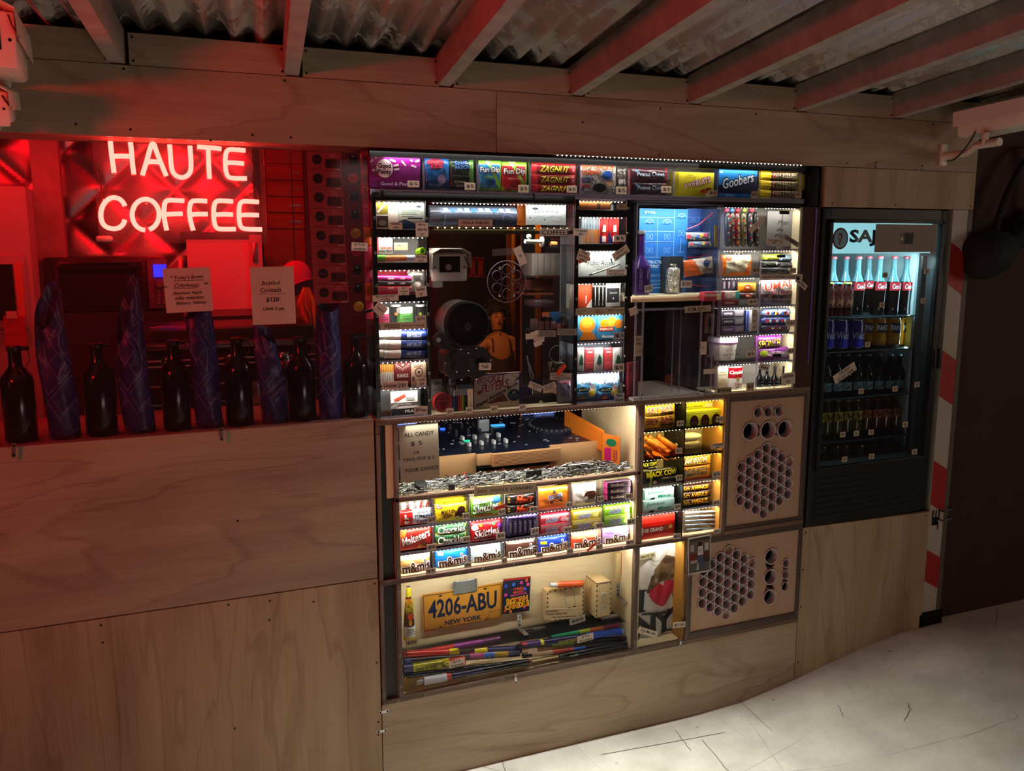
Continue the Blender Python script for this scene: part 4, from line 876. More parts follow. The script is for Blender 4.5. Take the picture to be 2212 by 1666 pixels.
bag('z3',(610,176,852,482),'candy_bag','blue pouch with red script at the top of the ledge',lambda u,w:'#1c5a9e' if w>.3 else '#16386e',[('e',.42,.84,.34,.12,'#7a1430'),('o','Sour',.36,.86,.5,.14,'#c8304a','#5a0e22',.2,.15),('o','KIDS',.46,.72,.5,.13,'#c8304a','#5a0e22',.2,.1),('e',.66,.32,.18,.14,'#7e7aa0'),('t','PUNCH',.66,.33,.22,.06,'#c0a8c0'),('e',.75,.60,.06,.05,'#123050')],crimp='tb',T=.02,dep=.014,group=G3)
bag('z3',(852,186,1088,484),'candy_bag','black pouch with blue script beside the blue pouch',lambda u,w:'#16201a' if u<.78 else '#4a7a2c',[('p',[(.0,.9),(.2,.7),(.0,.75)],'#4a7a2c'),('o','Sour',.42,.86,.56,.14,'#3a6ab0','#16284a',.2,.15),('o','PATCH',.48,.71,.6,.12,'#4a7ab8','#16284a',.2,.1),('t','POPPING',.40,.24,.44,.08,'#9aa49a',.03),('t','CANDY',.40,.12,.38,.08,'#9aa49a',.03),('r',.1,.42,.8,.44,'#5a645c')],crimp='tb',T=.02,dep=.014,group=G3)
for i,(r,b1,b2,l) in enumerate((((1126,203,1348,492),'#2b7fb4','#7cc23a','blue and green dip candy pouch with white letters'),((1350,218,1594,510),'#b0202c','#7cb82c','red and green dip candy pouch with white letters'))):
    bag('z3',r,'candy_bag',l,lambda u,w,a=b1,b=b2:b if (w>.86 or w<.07 or (u+.6*w) % .9<.16 or u>.92) else a,[('p',[(.25,1),(.4,.8),(.55,1)],'#dfe8d0'),('o','Fun Dip',.48,.66,.84,.24,'#f4f4f2','#16305a' if i==0 else '#5a1018',.05,.03),('t','BERRY' if i==0 else 'Cherry Yum',.48,.44,.5,.08,'#8ac23a' if i==0 else '#e8b8a8',.02,.2),('e',.5,.25,.2,.1,'#1c4a7a' if i==0 else '#7a1018')],crimp='tb',T=.018,dep=.014,group=G3)
for i,r in enumerate(((1628,232,2066,346),(1636,338,2062,442),(1640,430,2068,522))):
    bag('z3',r,'candy_bar',('topmost','middle','lowest')[i]+' of three red bars with yellow zigzag names','#b81c24',[('r',.12,.12,.86,.88,'#7a1218'),('o','ZAGNUT',.50,.5,.66,.56,'#d8c828','#2a1a08',.35,0),('e',.92,.45,.02,.12,'#c8a0a0')],T=.02,dep=.014-.001*i,group=G3)
bag('z4',(105,228,415,482),'candy_bag','silver gum pouch printed with a ball player in a blue cap',lambda u,w:'#c9c4c0' if w>.2 else '#8a8886',
    [('t','BIG LEAGUE',.48,.92,.9,.14,'#c85a2c',.05),('t','CHEW',.28,.74,.5,.15,'#c85a2c',.05),('t','BUBBLE',.17,.52,.32,.08,'#16286a',.03),('t','GUM',.13,.42,.22,.08,'#16286a',.03),('e',.72,.66,.14,.15,'#1f4fa8'),('p',[(.52,.58),(.6,.64),(.86,.6),(.84,.54)],'#17408a'),('p',[(.66,.42),(.86,.44),(.9,.3),(.74,.28)],'#d8a880'),('e',.50,.22,.19,.15,'#1a1718'),('e',.14,.26,.12,.06,'#8a3a3a')],crimp='tb',T=.02,dep=.014,kind='foil',group=G3)
bag('z4',(415,235,498,486),'candy_bag','narrow grey edge of a second gum pouch','#8c8480',[('t','ews',.5,.45,.7,.2,'#e8e4e0',.04,0,.1)],crimp='tb',T=.014,dep=.03,kind='foil',group=G3)
bag('z4',(513,250,550,480),'candy_bag','thin red wrapper edge left of the dark chew packs','#c03a30',[],crimp='tb',T=.012,dep=.03,group=G3)
for i,(r,c) in enumerate((((548,250,868,376),'#3c1622'),((552,372,862,490),'#2a1422'))):
    bag('z4',r,'candy_bar',('upper','lower')[i]+' dark maroon peanut pack with pale lettering',lambda u,w,c=c:c if u<.93 and w>.1 else '#8a1a2a',[('o','Peanut Chews',.50,.55,.74,.32,'#bcc8dc','#1a0c14',.05,.02),('t','Original',.5,.25,.3,.14,'#8a5a62',.01,.2),('p',[(.08,.66),(.11,.86),(.14,.7),(.18,.82),(.15,.64)],'#5a86b8')],T=.024,dep=.014,group=G3)
box('z4',(915,290,1257,500),'candy_box','yellow fruit candy box with a curved white and red name','#d9c61a',[('r',0,.0,.1,1,'#a8991a'),('t','Chewy',.38,.88,.14,.07,'#8a7a12'),('t','Fruity Candy',.40,.79,.26,.07,'#8a7a12'),('o','JUJY',.36,.46,.26,.2,'#f6efe8','#b02020',0,.25),('o','FRUITS',.68,.62,.44,.24,'#f6efe8','#b02020',0,.25),('e',.78,.22,.13,.1,'#b8641c'),('e',.70,.22,.05,.08,'#a82a1c'),('e',.86,.32,.07,.05,'#8a2a18'),('r',.78,0,.9,.14,'#d8cfb0')],T=.035,dep=.014,side='#b8a418',group=G3)
box('z4',(1296,272,1630,508),'candy_box','blue and navy box with a slanted silver name','#131d3e',[('p',[(0,.42),(0,1),(1,1),(1,.80)],'#2077c4'),('o','Goobers',.50,.62,.82,.38,'#c8d0da','#0c1634',.2,.22),('r',0,0,1,.14,'#1c5aa0'),('t','Goobers',.3,.07,.24,.08,'#a8c0dc',.01,.2),('e',.06,.91,.04,.04,'#9cc4e0')],T=.035,dep=.014,side='#1a3e80',group=G3)
for i,r in enumerate(((1660,285,2005,362),(1658,360,2005,442),(1650,440,2012,520))):
    bag('z4',r,'candy_bar',('topmost','middle','lowest')[i]+' of three yellow bars with brown centre and bold name',lambda u,w:'#cfae1c' if u<.28 else ('#5c3a22' if u<.9 else '#c2a01c'),[('e',.36,.5,.06,.34,'#a8281c'),('o','OH HENRY',.66,.5,.66,.6,'#30241a','#b8aa86',0,.02)],T=.022,dep=.014-.001*i,group=G3)
bag('z4',(1990,300,2070,460),'candy_bag','yellow wrapper corner at the right end of the candy ledge','#c9a81c',[],crimp='tb',T=.014,dep=.04,group=G3)
for v,r,w in (('z3',(443,400,556,462),'wide magenta box'),('z3',(990,418,1092,490),'black pouch with blue script'),('z3',(1503,440,1602,514),'red and green dip pouch'),('z3',(1968,450,2062,516),'three red zigzag bars'),('z4',(405,415,497,482),'silver gum pouch'),
                ('z4',(800,410,886,471),'dark maroon peanut packs'),('z4',(1205,446,1284,498),'yellow fruit candy box'),('z4',(1580,456,1637,514),'blue and navy box'),('z4',(1960,462,2017,512),'three yellow and brown bars')):
    tag(v,r,'$5','small five dollar tag below the '+w,dep=-.0165,base=pm('tan tag','#b3a088',.75))
# ================================================================= left bin column
G4='goods in the left bin column'
box('z3',(118,580,356,860),'pill_box','white box printed with a gold picture above a dark one','#dcd8ce',[('r',.12,.50,.58,.96,'#8a7a2a'),('r',.12,.04,.58,.44,'#3a2622'),('e',.35,.2,.16,.1,'#6a5a50'),('l',[(.16,.56),(.54,.90)],'#e8e0d0',.006),('t','AFTERMARKET',.35,.73,.4,.05,'#2a2218',.01,0,.72)],T=.05,dep=.02,side='#b8b4aa',group=G4)
box('z3',(358,575,608,862),'pill_box','pale green medicine box with a navy wave at its foot','#b9c9bd',[('t','My',.28,.96,.2,.07,'#1a2a3a',.01),('t','Choice',.38,.85,.44,.11,'#1c3a4a',.01),('t','P',.12,.86,.06,.1,'#1c3a6a',.03),('r',.68,.73,.86,.78,'#26323e')]+[('r',.1,.62-.07*i,(.8,.66,.72,.6)[i],.635-.07*i,'#5a6a6a') for i in range(4)]+[('r',.34,.33,.9,.38,'#2a3440'),('p',[(0,0),(0,.26),(.25,.32),(.55,.2),(1,.16),(1,0)],'#1e2c4a')],T=.04,dep=.02,side='#98a89c',group=G4)
def rt(v,r,t,l,**k):tag(v,r,t,l,**k)
rt('z3',(270,796,395,866),'VIAGRA\n$60','price note for sixty dollars in the top bin of the left column',dep=-.009)
rt('z3',(522,800,642,936),'Morning\nAfter Pill\n$10','taller price note for ten dollars at the right of the top left bin',dep=-.0105)
box('z5',(118,128,272,272),'spray_box','clear pack of nasal spray with red and black print','#d2d2cc',[('r',.0,.0,.2,1,'#c8484a'),('e',.5,.78,.14,.16,'#f2f2f0'),('e',.8,.78,.1,.14,'#f2f2f0'),('t','NARCAN',.6,.36,.6,.13,'#b83a34',.03),('t','NASAL SPRAY',.58,.16,.74,.15,'#2a2a2c',.03)],T=.03,dep=.04,group=G4)
note('z5',(282,176,400,240),[('REMEDY',.45,.6,.55,.16)],'small blank-looking card standing in the second bin of the left column',dep=.03,name='card',cat='card',base='#c9b98e')
def cyl_item(v,a,b,r,segs,name,label,cat,group,dep=.03,txt=None,kind='plastic',tcol='#f4f0ee'):
    """a lying cylinder from pixel a to pixel b; segs = [(fraction, radius factor, colour)]"""
    p,q=W(v,*a,dep),W(v,*b,dep);L=(q-p).length;ax=(q-p).normalized()
    prof=[];mats=[];t=0
    prof.append((r*segs[0][1]*.85,0));mats.append(col(segs[0][2],kind))
    for f,rf,c in segs:
        prof.append((r*rf,t*L+.0008));mats.append(col(c,kind));t+=f;prof.append((r*rf,t*L-.0004));mats.append(col(c,kind))
    mb=MB().lathe(prof,p,ax,16,mats=mats)
    if txt:
        for t,f,w,h in txt:m=p+(q-p)*f;mb.text(t,m.x,dep-r-.0006,m.z,w,h,tcol,.02)
    return single(name,label,cat,mb,group)
cyl_item('z5',(122,312),(462,306),.0105,[(.24,1,'#6fbf2a'),(.52,.86,'#c98a4a'),(.24,.82,'#b8cfe6')],'marker','lying pen with green cap, orange body and pale blue end','marker',G4,.02,[('FIX PEN',.45,.03,.006)])
p=W('z5',505,240,.03);mb=MB().lathe([(.006,0),(.012,.004),(.012,.03),(.0105,.034),(.004,.034),(.004,.03)],(p.x-.002,.045,p.z-.006),(.18,-1,.12),8,mats=[col('#8fd62a')]*3+[col('#5aa81a')]*2,smooth=False)
single('marker','green octagonal pen end pointing outwards in the second bin','marker',mb,G4)
rt('z5',(462,282,566,346),'Fix Pen\n$120','price note for a hundred and twenty below the green pen',dep=-.009)
box('z5',(108,408,560,616),'backing_card','pink card at the back of the third bin','#b8283c',[('r',0,.8,1,1,'#c83a4c')],T=.004,dep=.085,group=None)
for i,(y,c,c2) in enumerate(((480,'#a8146a','#c83a8a'),(520,'#2a1a24','#4a2a34'),(562,'#b02a34','#d0484a'))):
    cyl_item('z5',(116,y),(430,y+4),.0088,[(.06,.8,c2),(.9,1,c),(.04,.7,c2)],'wax_crayon',('magenta','black','red')[i]+' lumber crayon lying in the third bin','crayon',G4,.025,[('DIXON',.42,.017,.006),('LUMBER',.74,.016,.004)])
bag('z5',(404,418,556,598),'foil_pouch','small crumpled silver pouch at the right of the third bin','#a8a29a',[('r',.3,.55,.7,.8,'#3a3634'),('e',.5,.35,.2,.12,'#d6d2ca')],crimp='tb',T=.02,dep=.03,kind='foil',wr=2,group=G4)
rt('z5',(316,555,412,626),'$5\nConstruction\nCrayon','price note below the lumber crayons',dep=-.009);rt('z5',(465,552,562,640),'Nutrient\n$10','tilted price note below the silver pouch',dep=-.010,rot=.12)
rt('z5',(98,622,322,678),'BATTLESHORT\nFUSES','wide note about fuses on the black rail of the third bin',dep=-.0105,rot=.03)
def jar(v,x0,x1,y0,y1,body,lid,label,nm='jar',dep=.03,h2=.42,txt=None):
    R=RC(v,x0,y0,x1,y1,dep);r=(R[1]-R[0])/2;H_=R[3]-R[2];c=((R[0]+R[1])/2,dep+r,R[2])
    b=MB().lathe([(r*.9,0),(r,H_*.04),(r,H_*(1-h2)),(r*.9,H_*(1-h2))],c,(0,0,1),24,mats=[col('#e8e6e0'),col(body),col(body)])
    if txt:
        for i,t in enumerate(txt):b.text(t,c[0],dep-.0006-(.0005),R[2]+H_*(.42-.16*i),r*1.1,H_*.07,'#2a3a2a',.02)
    l=MB().lathe([(r*.96,H_*(1-h2)),(r*1.0,H_*(1-h2)+.0008),(r*1.0,H_*.95),(r*.9,H_),(.0001,H_)],c,(0,0,1),24,m=col(lid,'shiny'))
    return thing(nm,label,nm,[('body',b),('lid',l)],G4)
jar('z5',130,256,732,872,'#d4507a','#e8ded8','pink labelled jar with white lid in the fourth bin',txt=['RASPBERRY','GUM'])
jar('z5',322,462,728,864,'#74c46a','#eeeae2','green labelled jar with white lid in the fourth bin',txt=['SOUR APPLE GUM','CBD'])
for x0,x1,c,l in ((252,342,'#d98a4a','clear vial with an orange piece between the two jars'),(464,548,'#9ad62a','clear vial with a lime piece right of the green jar')):
    R=RC('z5',x0+8,704,x1-8,800,.05);cx=(R[0]+R[1])/2;r=(R[1]-R[0])/2
    thing('vial',l,'vial',[('glass',MB().lathe([(r,0),(r,R[3]-R[2])],(cx,.05,R[2]),(0,0,1),14,m=ACR2)),('lid',MB().lathe([(r*1.2,0),(r*1.2,.006)],(cx,.05,R[3]-.006),(0,0,1),14,m=col('#c8ccd0'))),('piece',MB().box((cx-.004,.046,R[2]),(cx+.004,.054,R[2]+.009),col(c),.001))],G4)
rt('z5',(470,800,556,860),'$70','price note reading seventy right of the green jar',dep=-.009)
rt('z5',(110,700,214,795),'Vapes!','tilted cream note at the left of the fourth bin',dep=-.012,rot=-.7,lh=.22)
note('z5',(165,858,560,918),[('WEED',.25,.5,.34,.56),('gummies 10mg/$',.70,.5,.5,.30)],'wide paper strip lettered with a price below the two jars',dep=-.0105,rot=-.02,name='paper_strip',base='#b8ab94',cat='notice')
for i,y in enumerate((965,1040,1118)):
    cyl_item('z5',(135,y),(548,y),.0185,[(.12,.8,'#d6d6cc'),(.06,.96,'#e0e0d6'),(.28,1,'#c2c2b8'),(.54,1.0,('#1c2c6e','#14225a','#101c4c')[i])],'lighter_cup',('top','middle','lowest')[i]+' of three lying white tubs with navy sleeves','tub',G4,.035,[('NAW YORK CITY',.74,.046,.012)],tcol='#a8b4d8')
for i in range(10):
    R=RC('z5',140+15*i,1215,140+15*i+13,1392,.04);cx=(R[0]+R[1])/2;r=(R[1]-R[0])/2
    mb=MB().lathe([(r,0),(r,(R[3]-R[2])*.62),(r,(R[3]-R[2])*.63),(r,R[3]-R[2])],(cx,.03,R[2]),(0,0,1),10,mats=[col('#b8aca0','card'),col('#b8aca0','card'),col('#b9782a','card')])
    single('cigarette','upright cigarette with amber filter in the sixth bin, one of a loose row','cigarette',mb,'loose cigarettes in the sixth bin')
box('z5',(286,1204,428,1396),'cigarette_pack','dark red cigarette pack with chevrons','#5a1a1c',[('l',[(.08,.94),(.5,.72),(.92,.94)],'#a89488',.002),('l',[(.08,.86),(.5,.64),(.92,.86)],'#a89488',.001),('e',.5,.90,.08,.05,'#b8a088'),('t','KINGS',.5,.42,.66,.16,'#c8bcb0',.02)],T=.022,dep=.025,side='#3e1214',group=G4)
box('z5',(430,1200,560,1402),'cigarette_pack','tan cigarette pack with a round clover emblem','#a8907a',[('t','LUCKY',.5,.84,.6,.12,'#4a2a22',.04),('e',.5,.58,.27,.2,'#5a3a2c'),('e',.5,.58,.2,.15,'#a8907a'),('e',.46,.60,.05,.04,'#3a2a22'),('e',.54,.60,.05,.04,'#3a2a22'),('e',.5,.54,.05,.04,'#3a2a22'),('r',.05,.2,.2,.4,'#4a3a32')],T=.022,dep=.025,group=G4)
rt('z5',(176,1364,402,1438),'Loosies 2/$5','note offering loose cigarettes below the dark red pack',dep=-.009,rot=-.04,lw=.85,shear=.2)
rt('z5',(478,1332,560,1406),'Candy\n$24','price note below the tan cigarette pack',dep=-.009)
box('z5',(256,1448,486,1650),'blister_card','hanging card with white, grey and black bands in the lowest bin','#c9c6c0',[('r',0,0,1,.27,'#1c1e24'),('r',0,.38,1,.52,'#4a4644'),('t','FOR TWO WEEKS',.45,.45,.6,.05,'#c8c4bc'),('e',.12,.38,.1,.09,'#8a8884'),('r',.56,.60,.88,.75,'#8a8a88'),('r',.1,.62,.3,.7,'#6a6a68'),('t','PRA',.68,.14,.34,.12,'#b8b4ac',.03)],T=.008,dep=.03,group=G4)
tape('z5',(290,1528),(380,1482),.009,'red tape strip on the hanging card in the lowest bin',dep=.028)
rt('z5',(455,1578,570,1642),'$Free','tan note reading free in the lowest left bin',dep=-.009,rot=-.05,lw=.8,shear=.2)
LZ=[(1.858,.8),(1.7555,.8),(1.6595,.8),(1.5655,.8),(1.4835,1.3),(1.3855,.6),(1.3025,1.0)]
for i,(z,p) in enumerate(LZ):led(.632,.775,.012,z,p*PW*1.1,'w','diode strip at the top of the %s bin of the left column' % ('first','second','third','fourth','fifth','sixth','seventh')[i],10,.35)
# ================================================================= right bin column
G5='goods in the middle bin column'
box('z6',(76,34,312,112),'sponge','orange brown speckled sponge in the topmost bin','#7a4418',[('r',.55,0,.66,1,'#3a2418'),('r',0,.6,1,1,'#9a5c22')]+[('e',random.random(),random.random(),.015,.05,'#4a2a10') for _ in range(22)],T=.05,dep=.015,group=G5)
note('z6',(360,68,432,112),[('Soap',.5,.65,.6,.3),('$10',.5,.3,.5,.25)],'small tan note at the right of the topmost middle bin',dep=-.009,name='price_tag',base='#a8977c',cat='price tag',group='small price tags')
for i in range(12):
    R=RC('z6',80+11.5*i,172,80+11.5*i+9,368,.04);cx=(R[0]+R[1])/2;H_=R[3]-R[2]
    single('drinking_straw','one of a bunch of striped straws, clear above and orange below','straw',MB().lathe([(.0016,0),(.0016,H_*.52),(.0016,H_*.53),(.0019,H_)],(cx,.03,R[2]),(0,0,1),8,mats=[col('#d9822a')]*2+[col('#8fa3b0')]),'bunch of straws in the second bin')
for i,x in enumerate((225,305)):
    R=RC('z6',x,172,x+78,370,.03);mb=m_box(R,.04,.004,'#b01c22',[('p',[(0,0),(0,.5),(.42,.1),(.42,0)],'#2a2a6a'),('r',.62,.5,.95,.98,'#d43a30')],kind='card')
    t=MB().lathe([(.002,0),(.0065,.002),(.0065,.02),(.0035,.026),(.0035,.032),(.006,.034),(.0045,.056)],((R[0]+R[1])/2,.033,R[2]+.004),(0,0,1),14,mats=[col('#d8d4d0')]*2+[col('#c82a24')]*3+[col('#e6e2de')]*2)
    thing('glue_tube',('left','right')[i]+' of two red carded glue tubes in the second bin','glue',[('card',mb),('tube',t)],G5)
rt('z6',(334,304,420,356),'$5','five dollar tag below the red glue tubes',dep=-.009)
rt('z6',(30,258,140,312),'Screwdrivers\n$5','note about screwdrivers over the left edge of the straw bin',dep=-.011,rot=-.06)
box('z6',(60,428,428,612),'book','white book titled in loose black handwriting','#c3ccc8',[('t','Public Access',.48,.54,.56,.22,'#20242a',.0,.25),('r',.3,.36,.7,.375,'#6a7070'),('t','DIY',.46,.26,.12,.08,'#4a5050'),('r',.0,.1,.06,.7,'#a8b0ac')],T=.01,dep=.05,group=None)
cyl_item('z6',(148,606),(378,524),.0032,[(.08,.7,'#2a2a2a'),(.84,1,'#a8aaa8'),(.08,.6,'#6a6a6a')],'metal_pen','slim grey metal pen lying across the white book','pen',None,.03,kind='metal')
cyl_item('z6',(312,478),(322,524),.0022,[(.5,1,'#1a1a1a'),(.5,.8,'#2a2a2a')],'metal_pen','short black pen tip standing above the white book','pen',None,.03)
rt('z6',(60,420,148,505),'These\nare for\nsale','tan tilted note at the upper left of the white book',dep=-.010,rot=-.35,base=pm('tan tag','#b3a088',.75))
tape('z6',(70,508),(155,480),.011,'red and white strip at the left of the white book',dep=-.0085)
rt('z6',(322,408,450,470),'Not free!\nask about cards','tan tilted note at the upper right of the white book',dep=-.010,rot=.55,base=pm('tan tag','#b3a088',.75))
rt('z6',(280,562,430,606),'$50 multi-tool\nher desk torch','price note for fifty dollars below the white book',dep=-.010)
R=RC('z6',66,676,172,850,.04)
mb=m_box(R,.04,.003,'#c9421e',[('t','WALLET KNIFE',.56,.35,.5,.07,'#efe4dc',.02,0,math.pi/2)]);mb.prism([(R[0]+.03,R[2]),(R[1],R[2]),(R[1],R[2]+.03),(R[0]+.034,R[2]+.008)],.0388,.040,col('#d8d4cc','card'))
single('tool_card','orange card shaped like a letter holding a wallet tool','tool card',mb)
box('z6',(172,672,272,846),'tool_card','black card with three chrome rods','#141414',[('l',[(.22+.28*i,.06),(.20+.28*i,.94)],'#8a8a88',.0028) for i in range(3)]+[('l',[(.24+.28*i,.3),(.24+.28*i,.85)],'#dededa',.001) for i in range(3)],T=.004,dep=.035,kind='shiny')
box('z6',(274,668,384,842),'tool_card','white card with a dark square chalk-like print','#c0c4bc',[('r',.05,.18,.9,.8,'#26262a'),('t','GearAid',.5,.6,.5,.08,'#b8b8b0'),('e',.5,.36,.05,.05,'#b8b8b0')],T=.004,dep=.035)
note('z6',(48,852,412,902),[('$10 Pack\nTools',.12,.5,.2,.55),('$20\nLighters',.5,.5,.2,.55),('$10 Cards',.82,.6,.3,.35)],'wide tan strip of three prices below the tool cards',dep=-.010,name='paper_strip',base='#a8987a',cat='notice')
box('z6',(58,916,206,1092),'snack_box','blue snack box printed with one big orange biscuit','#3a86b4',[('e',.5,.62,.40,.36,'#c87a1c'),('e',.5,.7,.28,.2,'#e09a2a'),('p',[(.1,.0),(.3,.35),(.8,.3),(1,0)],'#a85c14')],T=.04,dep=.03,side='#2a6688',group=G5)
box('z6',(208,908,402,1088),'snack_box','blue snack box printed with round biscuits and a red banner','#3f93c4',[('e',.28,.66,.18,.2,'#d98a1c'),('e',.56,.74,.18,.22,'#e8a432'),('e',.82,.64,.15,.2,'#c97a1a'),('r',.06,.36,.64,.52,'#b8281c'),('t','PIEROS',.35,.44,.5,.1,'#f0e0c8',.03),('t','Monicas',.40,.14,.44,.12,'#dce8ee',.03),('p',[(.6,0),(.75,.3),(1,.25),(1,0)],'#a86418')],T=.04,dep=.028,side='#2a6688',group=G5)
rt('z6',(330,1034,412,1088),'$1','one dollar tag below the blue biscuit boxes',dep=-.009,base=pm('clear tag','#9aa0a4',.5))
for i,(a,b) in enumerate(((60,116),(116,190),(190,258),(258,330),(330,400))):
    w_=i % 2==0;tree=[('p',[(.5,.72),(.34,.58),(.42,.58),(.26,.44),(.38,.45),(.2,.28),(.46,.30),(.46,.22),(.56,.22),(.56,.30),(.8,.28),(.64,.45),(.76,.44),(.6,.58),(.68,.58)],'#1a3a24')]
    bag('z6',(a,1148,b,1330-2*i),'air_freshener',('first','second','third','fourth','fifth')[i]+' of five hanging air freshener packs, '+('clear with a dark tree' if w_ else 'plain red'),'#9d968c' if w_ else '#a83434',tree if w_ else [('t','PINE',.5,.8,.5,.07,'#e0d0c8',.02),('r',.2,.35,.8,.37,'#c87a6a')],crimp='tb',T=.012,dep=.03+.004*(i % 2),nu=10,nv=16,group='air freshener packs')
rt('z6',(330,1270,412,1332),'$5','five dollar tag below the air fresheners',dep=-.009)
for i,(a,b) in enumerate(((48,218),(214,388))):
    bag('z6',(a,1346,b,1548),'ramen_bag',('left','right')[i]+' of two pale blue noodle snack bags with a tiny chef',lambda u,w:'#bcdcea' if w>.66 else ('#5aa8cc' if w>.3 else '#3a5a86'),
        [('o','ベビースター',.5,.86,.8,.15,'#10181e','#f2f6f8',0,.1),('o','ラーメン',.52,.66,.6,.13,'#1a3a7a','#f2f6f8',0,.1),('e',.34,.42,.30,.1,'#16284a'),('t','SELECT',.34,.42,.4,.08,'#b8d060',.03),('e',.72,.30,.17,.15,'#c8b83a'),('e',.72,.44,.11,.09,'#e8c8a0'),('e',.72,.54,.12,.06,'#f4f4f0'),('p',[(.1,.05),(.3,.22),(.5,.08)],'#a8642a'),('p',[(.85,.7),(.97,.86),(.97,.5)],'#eef4f6')],crimp='tb',T=.03,dep=.02,group=G5)
rt('z6',(336,1490,412,1556),'Raw\nfood','clear slip lettered below the pale blue noodle bags',dep=-.009,base=pm('clear tag','#9aa0a4',.5))
for i,(z,p,k) in enumerate(((1.8715,.3,'w'),(1.8205,.9,'w'),(1.7135,1.0,'w'),(1.6085,1.0,'w'),(1.5065,.9,'y'),(1.4135,1.3,'c'),(1.3135,1.3,'c'))):led(1.286,1.45,.012,z,p*PW*1.1,'w' if k=='y' else k,'diode strip at the top of the %s bin of the middle column' % ('first','second','third','fourth','fifth','sixth','seventh')[i],13,.35)
# ================================================================= right rack goods
G6='goods in the right rack'
def decor_tube(v,a,b,r,base,spots,label,dep,name='candy_tube'):
    p,q=W(v,*a,dep),W(v,*b,dep);mb=MB().tube([p,p+(q-p)*.03,p+(q-p)*.08,p+(q-p)*.92,p+(q-p)*.97,q],[r*.5,r*.6,r,r,r*.6,r*.5],col(base),12)
    d=(q-p);n=12
    for i in range(n):
        t=(i+.5)/n*.82+.09;c=spots[i % len(spots)];m=p+d*t
        mb.ell(m.x+random.uniform(-.35,.35)*r,m.z,r*random.uniform(.25,.5),r*random.uniform(.25,.55),dep-r-.0007,c,None,8)
    return single(name,label,'candy tube',mb,'decorated candy tubes')
for i,(x,c,sp) in enumerate(((1182,'#3a3d4a',['#a8283c','#b8b4a0','#3a6a9a']),(1215,'#5a544a',['#8a8a7a','#2a2a2c','#a83a3a']),(1252,'#7a2430',['#c8c0b0','#3a5a3a','#d08030']),(1300,'#5e5c40',['#9a9a70','#2a3424','#b84a3a']),(1350,'#2c2c34',['#a8303c','#c8b8a8','#4a6a8a']),(1395,'#1f2024',['#8a2a34','#5a6a5a','#b8a890']))):
    decor_tube('z6',(x,130),(x+4,392),.0105,c,sp,('first','second','third','fourth','fifth','sixth')[i]+' from the left of the upright decorated candy tubes',.045)
for i,(x,c) in enumerate(((1185,'#b83a5a'),(1225,'#3a6ab8'),(1268,'#b0283a'),(1320,'#8aa03a'),(1375,'#c03a4a'))):
    p=W('z6',x,118,.03);single('lollipop',('first','second','third','fourth','fifth')[i]+' from the left of the wrapped lollipops over the candy tubes','lollipop',MB().ball((p.x,.035,p.z),.0095,col(c),10,(1,.8,.9)),'wrapped lollipops')
note('z6',(1482,126,1715,392),[('Plan',.5,.68,.34,.12),('the',.42,.48,.2,.09),('Play',.45,.30,.42,.14)],'translucent grey folder with a loosely written title',dep=.04,base='#8f8b86',name='folder',cat='folder',shear=.3,offs=0)
rt('z6',(1478,336,1594,372),'Plan play\n$80','small note below the grey folder',dep=-.015)
rt('z6',(1606,330,1728,368),'EPHEMERA','slanted grey note at the lower right of the grey folder',dep=-.0155,rot=-.45,base=pm('grey tag','#8f887c',.7))
rt('z6',(1340,208,1470,252),'','slanted paper strip with a drawn arrow over the candy tubes',dep=-.012,rot=.68)
p=W('z6',1400,228,-.0128);mb=MB();R0=(p.x-.02,p.x+.02,p.z-.01,p.z+.01);deco(mb,R0,[('l',[(.02,.5),(.98,.5)],'#2a2a2a',.001),('l',[(.02,.5),(.2,.8)],'#2a2a2a',.001),('l',[(.02,.5),(.2,.2)],'#2a2a2a',.001)],-.0128);mb.spin(-(-.75) if False else .75,(p.x,0,p.z));single('drawn_arrow','thin black arrow drawn on the slanted strip over the candy tubes','arrow',mb)
bag('z6',(1146,452,1382,612),'snack_bag','orange crab snack bag with a cream patch',lambda u,w:'#d2691a' if (u<.14 or u>.66+.3*w) else '#c9c2a4',[('e',.22,.85,.1,.12,'#c8402a'),('t','Crab Chips',.46,.52,.50,.22,'#4a3a22',.0,.3),('t','The',.34,.68,.1,.08,'#4a3a22'),('p',[(.0,0),(.3,.18),(.7,.14),(1,.02)],'#d9761e')],crimp='tb',T=.035,dep=.02,group=G6)
bag('z6',(1240,430,1310,478),'snack_bag','top edge of a white lettered bag behind the orange crab bag','#c8c0a8',[('t','Puffs',.5,.5,.8,.5,'#2a2a2a',.04,.1)],T=.012,dep=.075,nu=8,nv=6,group=G6)
for i,(r,c,c2) in enumerate((((1442,448,1600,500),'#6a7a22','#b8b03a'),((1560,452,1692,505),'#4a5a66','#8a9aa8'),((1440,498,1575,545),'#23262a','#5a6a4a'),((1560,505,1692,552),'#23262c','#6a6a72'),((1442,545,1690,590),'#1c1e20','#4a4a40'))):
    bag('z6',r,'snack_bag',('green','slate','dark olive','dark grey','long black')[i]+' small packet stacked in the second shelf of the right rack',c,[('t','SEAWEED',.5,.55,.6,.3,c2,.04),('e',.2,.4,.08,.2,c2),('e',.85,.6,.07,.25,'#b8b0a0')],T=.02,dep=.03-.003*(i//2),nu=12,nv=7,group=G6)
rt('z6',(1368,548,1430,592),'$5','five dollar tag below the orange crab bag',dep=-.009,base=pm('tan tag','#b3a088',.75));rt('z6',(1652,552,1700,592),'$5','five dollar tag below the small dark packets',dep=-.015)
rt('z6',(1428,600,1748,640),'GIANT POPPED CHEETO','long paper strip across the rack above the red lettered snack bag',dep=-.0165,rot=-.01,lw=.9,lh=.45)
